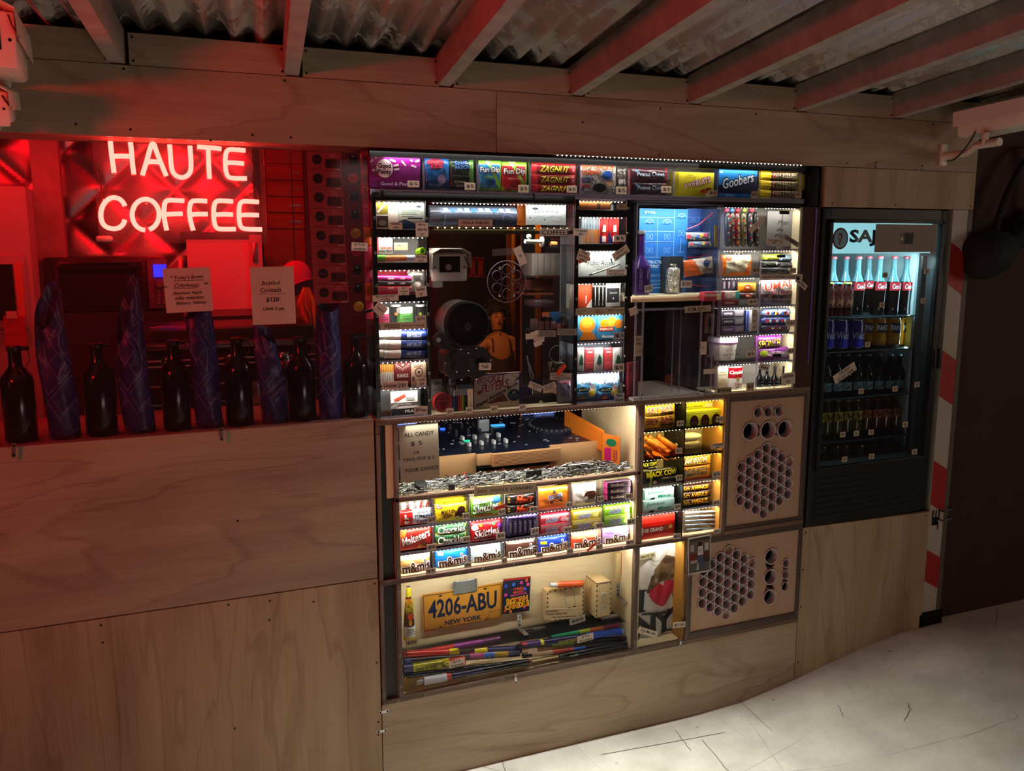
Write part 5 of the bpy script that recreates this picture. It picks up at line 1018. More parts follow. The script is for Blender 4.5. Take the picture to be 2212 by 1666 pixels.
rt('z6',(1690,648,1788,690),'New Planet','slanted paper strip at the right of the red lettered snack bag',dep=-.0165,rot=-.62)
for i,x in enumerate((1145,1180,1215,1248)):
    bag('z6',(x,640,x+33,722),'snack_bag',('first','second','third','fourth')[i]+' dark plum packet in the third shelf of the right rack',('#4a3a4e','#3a2c40','#54485a','#40344a')[i],[('r',.3,.2,.7,.8,'#8a8090')],crimp='tb',T=.012,dep=.06,nu=6,nv=10,group='dark plum packets')
box('z6',(1140,728,1276,788),'gum_box','open gum box with teal and white sides','#b8a8a0',[('o','GUM',.52,.5,.5,.6,'#f0e8e0','#7a2020',.1),('r',.78,.0,1,1,'#2a8a84'),('r',0,0,.18,1,'#a82a30')],T=.05,dep=.02,group=G6)
box('z6',(1140,790,1272,832),'gum_box','low dark red gum box below the open gum box','#5a1818',[('e',.46,.5,.4,.42,'#8a2a20'),('o','Famous',.46,.5,.5,.4,'#e0c8b0','#4a1010',.1)],T=.05,dep=.016,group=G6)
bag('z6',(1274,662,1412,738),'snack_bag','small golden orange packet with a round patch','#d9861c',[('e',.44,.5,.2,.3,'#b8401c'),('t','CHIPS',.44,.5,.24,.22,'#f0e0b8',.03),('r',.74,.2,.92,.8,'#e8b84a')],T=.022,dep=.024,nu=14,nv=8,group=G6)
bag('z6',(1276,735,1412,790),'snack_bag','dark brown packet below the golden orange one','#3a2024',[('e',.5,.5,.2,.34,'#a82c24'),('t','SPICY',.5,.5,.3,.24,'#e0c0a0',.03)],T=.022,dep=.022,nu=14,nv=8,group=G6)
rt('z6',(1340,784,1412,828),'$5','five dollar tag below the small golden orange packet',dep=-.009)
bag('z6',(1434,642,1694,824),'snack_bag','large silver snack bag with a tilted orange red name',lambda u,w:'#a09494' if w>.45 else '#4a2e36',[('o','UMAI',.50,.78,.76,.30,'#d8401c','#f0e4dc',.1,.12),('o','JOBO',.58,.46,.66,.22,'#b03a34','#d8ccc8',.05,.02),('t','BAKED CORN SNACKS',.52,.20,.8,.12,'#d8d0cc',.02,0,-.03),('p',[(.02,.0),(.2,.3),(.35,.02)],'#8a8288')],T=.03,dep=.02,group=G6)
for i,(y0,y1,c) in enumerate(((865,925,'#4f4a52'),(925,985,'#46414c'),(985,1042,'#56425e'))):
    box('z6',(1142,y0,1310,y1),'snack_box',('top','middle','lower')[i]+' of three stacked dark violet snack boxes',c,[('r',.04,.1,.55,.9,'#2a2430' if i<2 else '#5a3a68'),('t',('PEPPER','JOHNNY SLICK','POINTY')[i],.30,.5,.4,.3,'#b8b0c0',.02),('r',.6,.2,.95,.8,'#7a747c')],T=.05,dep=.02,side='#3a343e',group=G6)
box('z6',(1328,868,1368,1030),'snack_box','narrow upright blue and white box','#c8c4c0',[('r',0,0,.4,1,'#3a4a9a'),('r',.4,0,.55,1,'#8a94c4')],T=.05,dep=.02,side='#2a3a7a',group=G6)
note('z6',(1370,866,1406,1024),[('$7',.5,.74,.6,.10),('$7',.5,.45,.6,.10),('$7',.5,.18,.6,.10)],'tall narrow slip with three prices beside the violet boxes',dep=-.009,name='price_tag',cat='price tag',group='small price tags')
for i,y in enumerate((888,944,1000)):
    decor_tube('z6',(1434,y+4),(1696,y-4),.0155,('#6a7a9a','#3a4a8a','#2a2a44')[i],[['#a8283c','#c8c8b8','#2a4a9a','#d0a03a'],['#b83a3a','#d8d4c8','#4a2a5a'],['#8a1c2c','#5a3a3a','#b8a888']][i],('top','middle','lowest')[i]+' of three fat character-patterned candy rolls lying in the right rack',.04)
rt('z6',(1622,942,1696,990),'3/$5','price note below the fat candy rolls',dep=-.015)
R=RC('z6',1122,1076,1305,1248,.02);cx=(R[0]+R[1])/2;r=(R[1]-R[0])/2;H_=R[3]-R[2]
body=MB().lathe([(r*.84,0),(r*.96,H_*.7),(r*.98,H_*.74)],(cx,.02+r,R[2]),(0,0,1),28,m=col('#c8c0b4'));body.text('o o o',cx,.0185,R[2]+H_*.45,r*.9,H_*.06,'#6a5a62');body.text('AA   AB   Oz',cx,.018,R[2]+H_*.27,r*1.3,H_*.06,'#3a2a3a',.03)
single_lid=MB().lathe([(r*1.0,H_*.72),(r*1.03,H_*.78),(r*1.0,H_*.98),(r*.7,H_)],(cx,.02+r,R[2]),(0,0,1),28,mats=[col('#7a3a7a'),col('#d8c8dc'),col('#e6dce8')])
thing('snack_tub','round white tub with a violet rimmed lid','tub',[('body',body),('lid',single_lid)],G6)
rt('z6',(1328,1174,1396,1222),'$5','five dollar tag below the round white tub',dep=-.009)
for i,(r,l) in enumerate((((1410,1060,1605,1160),'upper purple marshmallow snack bag with a yellow name'),((1412,1152,1668,1250),'lower purple marshmallow snack bag with a pink drawing'))):
    bag('z6',r,'snack_bag',l,'#8f2a94' if i==0 else '#7a2a80',([('o','SPONCH',.48,.42,.82,.56,'#d8cf2a','#3a1040',.1,.06)] if i==0 else [('e',.2,.6,.12,.26,'#a8b82a'),('e',.52,.55,.26,.2,'#e0b8d0'),('e',.8,.5,.12,.26,'#d8c8dc'),('l',[(.55,.7),(.62,.4),(.7,.7)],'#b02a4a',.002)]),T=.03,dep=.022-.004*i,group=G6)
rt('z6',(1636,1154,1690,1196),'$5','five dollar tag below the purple marshmallow bags',dep=-.015)
box('z6',(1110,1292,1190,1462),'soup_packet','cream dehydrated soup packet with a bowl drawing','#bfb398',[('e',.5,.36,.34,.1,'#a8906a'),('r',.1,.62,.9,.66,'#8a7a5a'),('t','NOODLE',.5,.75,.6,.08,'#6a5a3a',.02)],T=.02,dep=.03,group=G6)
R=RC('z6',1196,1292,1332,1470,.02);cx=(R[0]+R[1])/2;r=(R[1]-R[0])/2;H_=R[3]-R[2]
can_=MB().lathe([(r*.94,0),(r,.002),(r,.004),(r*.98,.005),(r*.98,H_*.50),(r*.98,H_*.505),(r*.98,H_*.94),(r,H_*.96),(r*.94,H_),(.0001,H_-.002)],(cx,.02+r,R[2]),(0,0,1),32,mats=[STEEL,STEEL,STEEL,col('#d8d2c8','shiny'),col('#d8d2c8','shiny'),col('#b01424','shiny'),STEEL,STEEL,STEEL])
sfc=lambda x,z:.02+r-math.sqrt(max(1e-9,(r*.98)**2-(x-cx)**2))-.0007
can_.text("Campbell's",cx+r*.06,0,R[2]+H_*.74,r*1.55,H_*.2,'#f2ece4',.03,.3,0,sfc);can_.ell(cx,R[2]+H_*.49,r*.16,H_*.085,0,'#a8883a',lambda x,z:sfc(x,z)-.0003);can_.text('Tomato',cx+r*.1,0,R[2]+H_*.26,r*.9,H_*.1,'#a8202c',.02,0,0,sfc);can_.text('SOUP',cx+r*.1,0,R[2]+H_*.12,r*.5,H_*.06,'#8a6a3a',.02,0,0,sfc)
single('soup_can','red and white soup can with script name','soup can',can_)
rt('z6',(1328,1410,1386,1472),'$5','five dollar tag at the right of the soup can',dep=-.009,base=pm('tan tag','#b3a088',.75));rt('z6',(1104,1450,1216,1492),'$10 ea','dark tan tag below the cream soup packet',dep=-.013,base=pm('dark tan tag','#8a7a58',.7),lw=.85)
def bottle(c,r,H_,body,neck=.35,cap=None,capc='#2a2a2a',rn=.32,shoulder=.18,seg=18):
    pr=[(r*.9,0),(r,H_*.03),(r,H_*(1-neck-shoulder)),(r*.8,H_*(1-neck-shoulder*.5)),(r*rn*1.2,H_*(1-neck)),(r*rn,H_*(1-neck*.8)),(r*rn,H_*.95)]
    b=MB().lathe(pr,c,(0,0,1),seg,m=body)
    k=MB().lathe([(r*rn*1.15,H_*.94),(r*rn*1.2,H_*.95),(r*rn*1.15,H_),(.0001,H_*1.001)],c,(0,0,1),seg,m=col(capc,'shiny'))
    return b,k
for i,x in enumerate((1408,1462,1520,1588)):
    R=RC('z6',x,1290,x+54,1474,.04);r=(R[1]-R[0])/2;c=((R[0]+R[1])/2,.03+r,R[2]);b,k=bottle(c,r,(R[3]-R[2]),pm('black glass','#08090c',.12),.36)
    b.text('Xo',c[0],.0285,R[2]+.022,r*.9,.010,'#8a98a8',.02);b.poly([(c[0]-r*.5,R[2]+.034),(c[0]+r*.5,R[2]+.034),(c[0]+r*.5,R[2]+.036),(c[0]-r*.5,R[2]+.036)],.0284,'#5a6a7a')
    thing('small_bottle',('first','second','third','fourth')[i]+' from the left of four small black bottles in the right rack','bottle',[('body',b),('cap',k)],'small black bottles')
rt('z6',(1424,1272,1500,1320),'Save','slanted note on the necks of the small black bottles',dep=-.015,rot=-.25,shear=.2);rt('z6',(1590,1338,1692,1426),'cold brew\n$15','tilted price note at the right of the small black bottles',dep=-.015,rot=.05)
for zi,z in enumerate((1.861,1.7125,1.6175,1.5145,1.4145,1.313)):
    for k,(a,b) in enumerate(((1.845,1.985),(2.012,2.15))):
        led(a,b,.012,z,(.9,1.3,.9,.9,1.1,1.0)[zi]*PW*(1.15 if k else .95),'w','diode strip under the %s shelf of the right rack, %s column' % (('top','second','third','fourth','fifth','sixth')[zi],('left','right')[k]),11,.35)
# ================================================================= drinks fridge
FR=pm('fridge black','#0c0b0b',.5);CYN='#8fd6de'
fp=[]
sh=MB().box((2.262,0,.668),(2.302,.60,1.862),FR,.002).box((2.836,0,.668),(2.874,.60,1.862),FR,.002).box((2.302,0,1.812),(2.836,.60,1.862),FR).box((2.302,0,.668),(2.836,.60,.90),FR)
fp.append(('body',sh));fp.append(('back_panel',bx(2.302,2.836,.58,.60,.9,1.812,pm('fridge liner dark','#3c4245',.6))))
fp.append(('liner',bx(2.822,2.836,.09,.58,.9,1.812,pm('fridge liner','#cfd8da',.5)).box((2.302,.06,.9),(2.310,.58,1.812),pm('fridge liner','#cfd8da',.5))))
fr=MB()
for a in ((2.290,2.304,.895,1.822),(2.832,2.846,.895,1.822),(2.290,2.846,1.812,1.824),(2.290,2.846,.887,.900)):fr.box((a[0],-.012,a[2]),(a[1],.004,a[3]),FR,.001)
fr.box((2.772,.012,.9),(2.795,.02,1.69),FR)
fp.append(('door',fr,[('pane',bx(2.304,2.832,-.004,-.001,.9,1.812,glass('fridge pane',(.86,.90,.92),.10,.02,.01))),('handle',bx(2.853,2.865,-.03,-.014,1.25,1.33,FR,.003))]))
for z in (1.4555,1.326,1.143,.972):fp.append(('shelf',bx(2.31,2.822,.06,.56,z-.004,z,pm('wire shelf','#23282b',.4,metal=.5))))
g=MB()
for i in range(7):g.box((2.30,-.004,.70+.024*i),(2.84,.0,.708+.024*i),pm('grille slat','#1b1a1a',.4))
fp.append(('grille',g))
hd=bx(2.304,2.832,.035,.055,1.70,1.812,pm('lit header','#9fdfe6',.4,emit=.95))
LR=RC('z7',172,122,705,268,.034)
fp.append(('header_sign',hd))
fridge=thing('drinks_fridge','tall black glass-door drinks fridge with a lit header sign','fridge',fp)
lg=MB();c=W('z7',218,195,.033);r=.038
lg.ell(c.x,c.z,r*.98,r*1.05,.0335,'#9c2a34');lg.ell(c.x+.001,c.z,r*.80,r*.88,.0332,'#bfe8ec')
lg.poly([(c.x-.004,c.z+.022),(c.x+.008,c.z+.016),(c.x+.010,c.z+.004),(c.x+.003,c.z-.004),(c.x+.009,c.z-.014),(c.x+.001,c.z-.024),(c.x-.009,c.z-.018),(c.x-.004,c.z-.008),(c.x-.010,c.z+.002),(c.x-.010,c.z+.014)],.0329,'#b8323c')
lg.ell(c.x-.003,c.z+.006,.004,.007,.0326,'#e8f4f4',None,12,.6);lg.ell(c.x+.003,c.z-.016,.004,.005,.0326,'#e8f4f4')
a=W('z7',324,192,.033);lg.text('SAJ',a.x+.004,.0332,a.z,.128,.062,'#0e1c22',.04)
single('header_lettering','red ring emblem and dark capital letters on the lit fridge header','lettering',lg)
R=RC('z7',390,125,690,262,-.014);mb=bx(R[0],R[1],-.014,-.0128,R[2],R[3],pm('grey card','#8d8178',.7));deco(mb,R,[('r',.40,.28,.62,.72,'#6a625a'),('r',.47,.30,.61,.68,'#141214'),('e',.43,.48,.02,.06,'#c9c0b4')],-.014)
single('blank_card','plain grey card taped over the right half of the fridge header','card',mb)
area('fridge_light',(2.56,.03,1.695),(.46,.02),(0,.35,-1),3.2,(.55,.93,1))
area('fridge_tube',(2.812,.10,1.48),(.02,.36),(-1,.25,0),.35,(.55,.93,1))
def fbottle(v,x,y0,y1,wpx,dep,body,name,label,group,cat,capc,neck,labels=(),sh=.2,rn=.36,liquid=None):
    R=RC(v,x-wpx/2,y0,x+wpx/2,y1,dep);r=(R[1]-R[0])/2;H_=R[3]-R[2];c=((R[0]+R[1])/2,dep+r,R[2])
    pr=[(r*.85,0),(r*.95,H_*.02),(r*.92,H_*.2),(r,H_*.4),(r,H_*(1-neck-sh)),(r*.78,H_*(1-neck-sh*.5)),(r*rn*1.2,H_*(1-neck)),(r*rn,H_*(1-neck*.7)),(r*rn,H_*.955)]
    top=liquid or body;b=MB().lathe(pr,c,(0,0,1),16,mats=[body]*5+[top]*3)
    k=MB().lathe([(r*rn*1.3,H_*.95),(r*rn*1.35,H_*.96),(r*rn*1.1,H_),(.0001,H_)],c,(0,0,1),14,m=col(capc,'shiny'))
    parts=[('body',b),('cap',k)]
    for z0,z1,lc,txt,tc in labels:
        s=lambda x,z:dep+r-math.sqrt(max(1e-9,(r*1.01)**2-(x-c[0])**2))-.0004
        l=MB();n=8
        l.grid(n,1,lambda u,w:(c[0]+r*.93*(2*u-1),s(c[0]+r*.93*(2*u-1),0),c[2]+H_*(z0+(z1-z0)*w)),col(lc,'card'))
        if txt:l.text(txt,c[0],0,c[2]+H_*(z0+z1)/2,r*1.5,H_*(z1-z0)*.6,tc,.015,.25,0,lambda x,z:s(x,z)-.0006)
        parts.append(('label',l))
    return thing(name,label,cat,parts,group)
COLA=pm('cola in glass','#140a08',.1);CLR=pm('empty glass neck','#5c7c80',.1)
ORD=('first','second','third','fourth','fifth','sixth','seventh','eighth','ninth','tenth')
for i,(x,y1) in enumerate(((204,566),(266,566),(328,572),(380,560),(434,572),(505,574),(567,574))):
    fbottle('z7',x,283-(i>2)*2,y1,56,.10+.03*(i in (0,1,3)),COLA,'cola_bottle',ORD[i]+' glass cola bottle from the left on the top fridge shelf','cola bottles on the top fridge shelf','bottle','#c0505a',.30,[(.42,.56,'#a81c24','Coca-Cola','#ece8e4')],.26,.34,CLR)
for i,(x,cc_) in enumerate(((180,'#8fa02a'),(224,'#3a86b4'),(270,'#8fa02a'))):
    fbottle('z7',x,412,578,44,.055,pm('dark juice','#3a1410',.15),'juice_bottle',ORD[i]+' small juice bottle from the left before the cola bottles','small juice bottles','bottle',cc_,.12,[(.25,.6,'#5a2018','jugo','#b06a4a')],.12,.6)
for i,(x,y0) in enumerate(((176,597),(243,597),(320,596))):
    R=RC('z7',x-34,y0,x+36,742,.07);r=(R[1]-R[0])/2;H_=R[3]-R[2];c=((R[0]+R[1])/2,.07+r,R[2])
    m=MB().lathe([(r*.8,0),(r,H_*.06),(r,H_*.88),(r*.86,H_*.97),(r*.88,H_),(r*.8,H_*.985),(.0001,H_*.98)],c,(0,0,1),24,mats=[STEEL,col('#3a2f98','shiny'),col('#3a2f98','shiny'),STEEL,STEEL,STEEL])
    s=lambda x_,z_:.07+r-math.sqrt(max(1e-9,r*r-(x_-c[0])**2))-.0008
    m.text("Welch's",c[0]+r*.02,0,c[2]+H_*.48,r*1.75,H_*.26,'#c3cbe6',.02,.1,0,s);single('drink_can',ORD[i]+' purple soda can from the left in the fridge','can',m,'purple soda cans')
for i,(x,w) in enumerate(((378,60),(434,66),(503,68),(564,58))):
    R=RC('z7',x-w/2,588,x+w/2,726,.08+.03*(i in (0,3)));d0=.08+.03*(i in (0,3));r=.031;H_=R[3]-R[2];c=((R[0]+R[1])/2,d0+r,R[2])
    m=MB().lathe([(r*.8,0),(r,H_*.06),(r,H_*.88),(r*.86,H_*.97),(r*.88,H_),(r*.8,H_*.985),(.0001,H_*.98)],c,(0,0,1),24,mats=[STEEL,col('#c98a1c','shiny'),col('#c98a1c','shiny'),STEEL,STEEL,STEEL])
    s=lambda x_,z_:d0+r-math.sqrt(max(1e-9,r*r-(x_-c[0])**2))-.0006
    m.poly([(c[0]-r*.8,c[2]+H_*.5),(c[0]+r*.8,c[2]+H_*.46),(c[0]+r*.8,c[2]+H_*.80),(c[0]-r*.8,c[2]+H_*.84)],0,'#16245e',s);m.ell(c[0],c[2]+H_*.28,r*.5,H_*.14,0,'#e0a83a',s)
    m.text('FANTA',c[0],0,c[2]+H_*.66,r*1.7,H_*.20,'#e8ecf0',.05,0,0,lambda a_,b_:s(a_,b_)-.0005);single('drink_can',ORD[i]+' orange soda can from the left in the fridge','can',m,'orange soda cans')
for i,x in enumerate((168,222,268,322,372,427,482,532)):
    fbottle('z7',x,768,962-3*i,48,.10,pm('dark green glass','#0c1410',.12),'tonic_bottle',ORD[i]+' dark bottle from the left on the third fridge shelf','dark bottles on the third fridge shelf','bottle','#5a7076',.34,[(.06,.28,'#7fa0ac','/','#2a3a44')],.2)
for i,x in enumerate((130,172,222,272,318,367,415,462,513,558)):
    yl=i<5
    fbottle('z7',x,998-1.6*i,1170-6*i,44,.09+.02*(i % 2),pm('yellow soda glass','#4a4416',.15) if yl else pm('red soda glass','#4a1a16',.15),'soda_bottle',ORD[i]+' from the left of the %s capped soda bottles on the fourth fridge shelf' % ('yellow green' if yl else 'red'),'yellow green capped soda bottles' if yl else 'red capped soda bottles','bottle','#9aa82a' if yl else '#b04a3a',.3,[(.38,.66,'#a8982a' if yl else '#b0562c','V','#3a2a12')],.2)
for i,x in enumerate((140,205,250,325,390,455,500,545)):
    fbottle('z7',x,1180-3*i,1290-3*i,50,.10,pm('dim clear soda','#2a2624',.2),'soda_bottle',ORD[i]+' dim bottle from the left on the lowest fridge shelf','dim bottles on the lowest fridge shelf','bottle','#4a4440',.25,[],.2)
for x,y in ((437,375),(423,522),(643,358),(626,502),(351,718),(595,915),(487,936),(320,948),(537,1112),(369,1150),(296,1156),(229,1162),(583,1247),(371,1269),(238,1284)):
    R=RC('z7',x-13,y-13,x+13,y+13,-.0045);mb=MB().box((R[0],-.0052,R[2]),(R[1],-.0044,R[3]),pm('sticker','#b0a68c',.7));mb.text('$5',(R[0]+R[1])/2,-.0056,(R[2]+R[3])/2,.012,.011,'#221e1a',.02)
    single('price_sticker','five dollar sticker on the fridge glass, %d centimetres high and %d from the left' % (round((R[2])*100),round((R[0]-2.26)*100)),'price sticker',mb,'stickers on the fridge glass')
tag('z7',(183,835,296,880),'THE COLD\nDO NOT DRINK','slanted white note on the fridge glass before the dark bottles',dep=-.006,rot=.48,name='paper_note',group=None,cat='note')
# ================================================================= neon sign
NEON=pm('lit red neon tube',(1,.045,.032),emit=18);NEON.cycles.emission_sampling='FRONT_BACK'
ND=.085
L1=[[(640,820),(645,870),(649,908),(656,960),(662,1003)],[(650,908),(700,906),(765,908)],[(757,826),(763,880),(769,950),(777,1012)],[(826,1018),(850,940),(873,858),(884,836),(896,842),(905,870),(930,935),(965,1022)],[(845,945),(880,938),(925,942)],
      [(985,840),(989,900),(994,960),(1004,1000),(1030,1024),(1062,1030),(1092,1015),(1107,985),(1108,930),(1102,846)],[(1145,852),(1200,856),(1250,860),(1285,866)],[(1208,860),(1211,950),(1216,1038)],[(1424,874),(1380,870),(1335,868),(1315,882),(1308,920),(1310,985),(1322,1022),(1350,1034),(1432,1036)],[(1312,945),(1360,945),(1416,950)]]
L2=[[(725,1196),(712,1172),(688,1153),(655,1147),(622,1162),(596,1196),(585,1242),(592,1288),(615,1316),(655,1328),(690,1322),(714,1302),(724,1275)],[(845+78*math.cos(a),1246+90*math.sin(a)) for a in [2*math.pi*k/22+1.6 for k in range(22)]],
      [(1070,1166),(1020,1163),(975,1163),(957,1180),(951,1230),(956,1280),(968,1338)],[(955,1245),(1005,1242),(1060,1241)],[(1202,1168),(1155,1165),(1118,1168),(1103,1190),(1100,1240),(1108,1290),(1122,1338)],[(1105,1246),(1150,1243),(1206,1243)],
      [(1352,1170),(1300,1166),(1262,1167),(1245,1186),(1240,1240),(1245,1296),(1260,1324),(1290,1330),(1368,1330)],[(1243,1247),(1300,1244),(1352,1246)],[(1502,1173),(1450,1169),(1408,1170),(1391,1190),(1387,1240),(1391,1296),(1406,1323),(1440,1330),(1520,1332)],[(1390,1249),(1445,1247),(1502,1249)]]
WORDS=[('H',L1[:3]),('A',L1[3:5]),('U',L1[5:6]),('T',L1[6:8]),('E',L1[8:]),('C',L2[:1]),('O',L2[1:2]),('F',L2[2:4]),('F',L2[4:6]),('E',L2[6:8]),('E',L2[8:])]
def smooth_path(p,n=3):
    out=[];p=[Vector(q) for q in p]
    for i in range(len(p)-1):
        a=p[max(0,i-1)];b=p[i];c=p[i+1];d=p[min(len(p)-1,i+2)]
        for k in range(n):
            t=k/n;out.append(.5*((2*b)+(c-a)*t+(2*a-5*b+4*c-d)*t*t+(3*b-a-3*c+d)*t**3))
    return out+[p[-1]]
np_=[]
for ch,strokes in WORDS:
    mb=MB()
    for s_ in strokes:mb.tube(smooth_path([W('z1',x,y,ND) for x,y in s_]),.0062,NEON,8)
    np_.append(('neon_letter',mb))
R=RC('z1',555,800,1540,1412,ND+.03)
np_.append(('backing_sheet',bx(R[0],R[1],ND+.03,ND+.035,R[2],R[3],glass('neon backing',(.9,.86,.88),.25,.08,.05))))
br=MB()
for x,y in ((640,850),(768,850),(1386,858),(1060,1022),(600,1160),(850,1180),(962,1320),(1270,1162),(1480,1330),(880,925)):
    p=W('z1',x,y,ND);br.tube([p+Vector((0,.006,0)),p+Vector((0,.03,0))],.003,col('#d8c8c0'),6)
np_.append(('tube_supports',br))
cb=MB()
for a,b_ in (((1450,1040),(1510,1180)),((1440,900),(1470,1000)),((560,1000),(590,1140))):cb.tube([W('z1',*a,ND+.02),W('z1',(a[0]+b_[0])/2+12,(a[1]+b_[1])/2,ND+.02),W('z1',*b_,ND+.02)],.0016,col('#5a1a1a'),6)
np_.append(('wire',cb));tr=W('z1',605,1388,ND+.02);np_.append(('mounting_knob',MB().box((tr.x-.022,tr.y,tr.z-.009),(tr.x+.022,tr.y+.02,tr.z+.009),col('#c8b0a8'),.008)))
thing('neon_sign','red neon sign spelling two words over the coffee window','neon sign',np_)
# ================================================================= coffee window
GL=glass('window acrylic',(.93,.92,.94),.16,.02,.01)
struct('window_1',bx(-1.7,.604,-.002,.002,1.506,2.008,GL));struct('window_2',bx(-1.7,.604,-.006,-.003,1.219,1.512,GL))
struct('window_3',bx(.786,1.262,-.003,0,1.216,1.7805,GL));struct('window_4',bx(.786,1.262,-.003,0,1.788,1.858,GL))
def signpaper(v,r,dec,label,rot=0):
    R=RC(v,*r,-.008);mb=bx(R[0],R[1],-.008,-.0072,R[2],R[3],pm('cream paper sign','#c4a898',.8));deco(mb,R,dec,-.008)
    mb.spin(-rot,((R[0]+R[1])/2,0,(R[2]+R[3])/2));single('paper_sign',label,'paper sign',mb)
IK='#150c0e'
signpaper('z2',(958,104,1232,362),[('t','* Today\'s Bottle',.50,.78,.70,.10,IK,.012,.2),('t','Ciderhouse',.48,.61,.52,.10,IK,.004,.35),('r',.2,.535,.7,.545,IK),('r',.22,.71,.84,.72,IK),('t','**',.90,.63,.1,.05,IK),('t','**',.04,.59,.08,.05,IK),('t','(Bourbon, Apple',.48,.43,.62,.09,IK,.006,.3),('t','cider reduction,',.52,.32,.62,.09,IK,.006,.3),('t','Bitters, Saline)',.54,.20,.64,.09,IK,.006,.3)],'cream paper sign about the bottle of the day taped left on the window',.03)
signpaper('z2',(1464,98,1718,434),[('t','Bottled',.46,.72,.42,.07,IK,.008,.2),('t','Cocktails',.45,.60,.48,.075,IK,.008,.2),('l',[(.16,.53),(.3,.54),(.5,.525),(.8,.53)],IK,.0008),('t','$120',.48,.43,.30,.09,IK,.02,.1),('t','Limit 2 pp.',.50,.27,.50,.07,IK,.012,.2)],'taller cream paper sign about bottled cocktails taped on the window',.01)
BG=pm('black bottle glass','#070506',.16)
for i,(x0,x1,n0,n1,yt,yb) in enumerate(((10,212,45,128,558,1135),(488,684,528,612,540,1096),(943,1112,972,1046,525,1062),(1313,1478,1348,1419,510,1042),(1680,1842,1722,1796,503,1006),(2008,2152,2044,2102,488,982))):
    d=ray('z2',(x0+x1)/2,yb);t=(1.2175-EYE)/d[2];cx=d[0]*t;r=(W('z2',x1,900,.04).x-W('z2',x0,900,.04).x)/2;cy=.032+r;zt=W('z2',(n0+n1)/2,yt,cy).z;H_=zt-1.2175;rn=r*(n1-n0)/(x1-x0)
    c=(W('z2',(x0+x1)/2,900,cy).x,cy,1.2172)
    b=MB().lathe([(r*.9,0),(r,.006),(r*1.0,H_*.62),(r*.93,H_*.68),(rn*1.25,H_*.765),(rn,H_*.80),(rn*.95,H_*.955)],c,(0,0,1),28,m=BG)
    k=MB().lathe([(rn*1.12,H_*.95),(rn*1.15,H_*.96),(rn*1.12,H_*.992),(rn*.9,H_),(.0001,H_)],c,(0,0,1),18,m=BLK2)
    w_=MB();zz=1.2172+H_*.97
    w_.tube([(c[0]+rn,cy,zz),(c[0]+rn+.018,cy,zz)],.0062,BLK2,10);w_.tube([(c[0]+rn+.016,cy,zz-.004),(c[0]+rn+.018,cy,zz-.035),(c[0]+rn+.006,cy,zz-.05),(c[0]+r*.8,cy,zz-.075)],.0011,BLK2,6)
    thing('swing_top_bottle',ORD[i]+' from the left of the dark swing-top bottles on the window sill','bottle',[('body',b),('stopper',k),('wire_clamp',w_)],'dark swing-top bottles')
def bp_mat():
    m=bpy.data.materials.new('blueprint paper');m.use_nodes=True;nt=m.node_tree;b=nt.nodes['Principled BSDF'];N=nt.nodes.new;L=nt.links.new
    b.inputs['Roughness'].default_value=.35
    tc=N('ShaderNodeTexCoord');mp=N('ShaderNodeMapping');mp.inputs['Rotation'].default_value=(.2,.65,.1);mp.inputs['Scale'].default_value=(26,26,17);L(tc.outputs['Object'],mp.inputs[0])
    v=N('ShaderNodeTexVoronoi');v.distance='CHEBYCHEV';v.feature='F1';v.inputs['Scale'].default_value=1;v.inputs['Randomness'].default_value=.35;L(mp.outputs[0],v.inputs['Vector'])
    r=N('ShaderNodeValToRGB');e=r.color_ramp.elements;e[0].position=.44;e[0].color=(0,0,0,1);e[1].position=.50;e[1].color=(0,0,0,1);q=e.new(.47);q.color=(1,1,1,1);L(v.outputs['Distance'],r.inputs[0])
    mx=N('ShaderNodeMix');mx.data_type='RGBA';L(r.outputs[0],mx.inputs['Factor']);mx.inputs['A'].default_value=(*lin('#2a2b6a'),1);mx.inputs['B'].default_value=(*lin('#7f7aac'),1);L(mx.outputs['Result'],b.inputs['Base Color'])
    n=N('ShaderNodeTexNoise');n.inputs['Scale'].default_value=14;L(tc.outputs['Object'],n.inputs['Vector']);bp=N('ShaderNodeBump');bp.inputs['Strength'].default_value=.6;bp.inputs['Distance'].default_value=.012;L(n.outputs['Fac'],bp.inputs['Height']);L(bp.outputs[0],b.inputs['Normal'])
    return m
BPM=bp_mat()
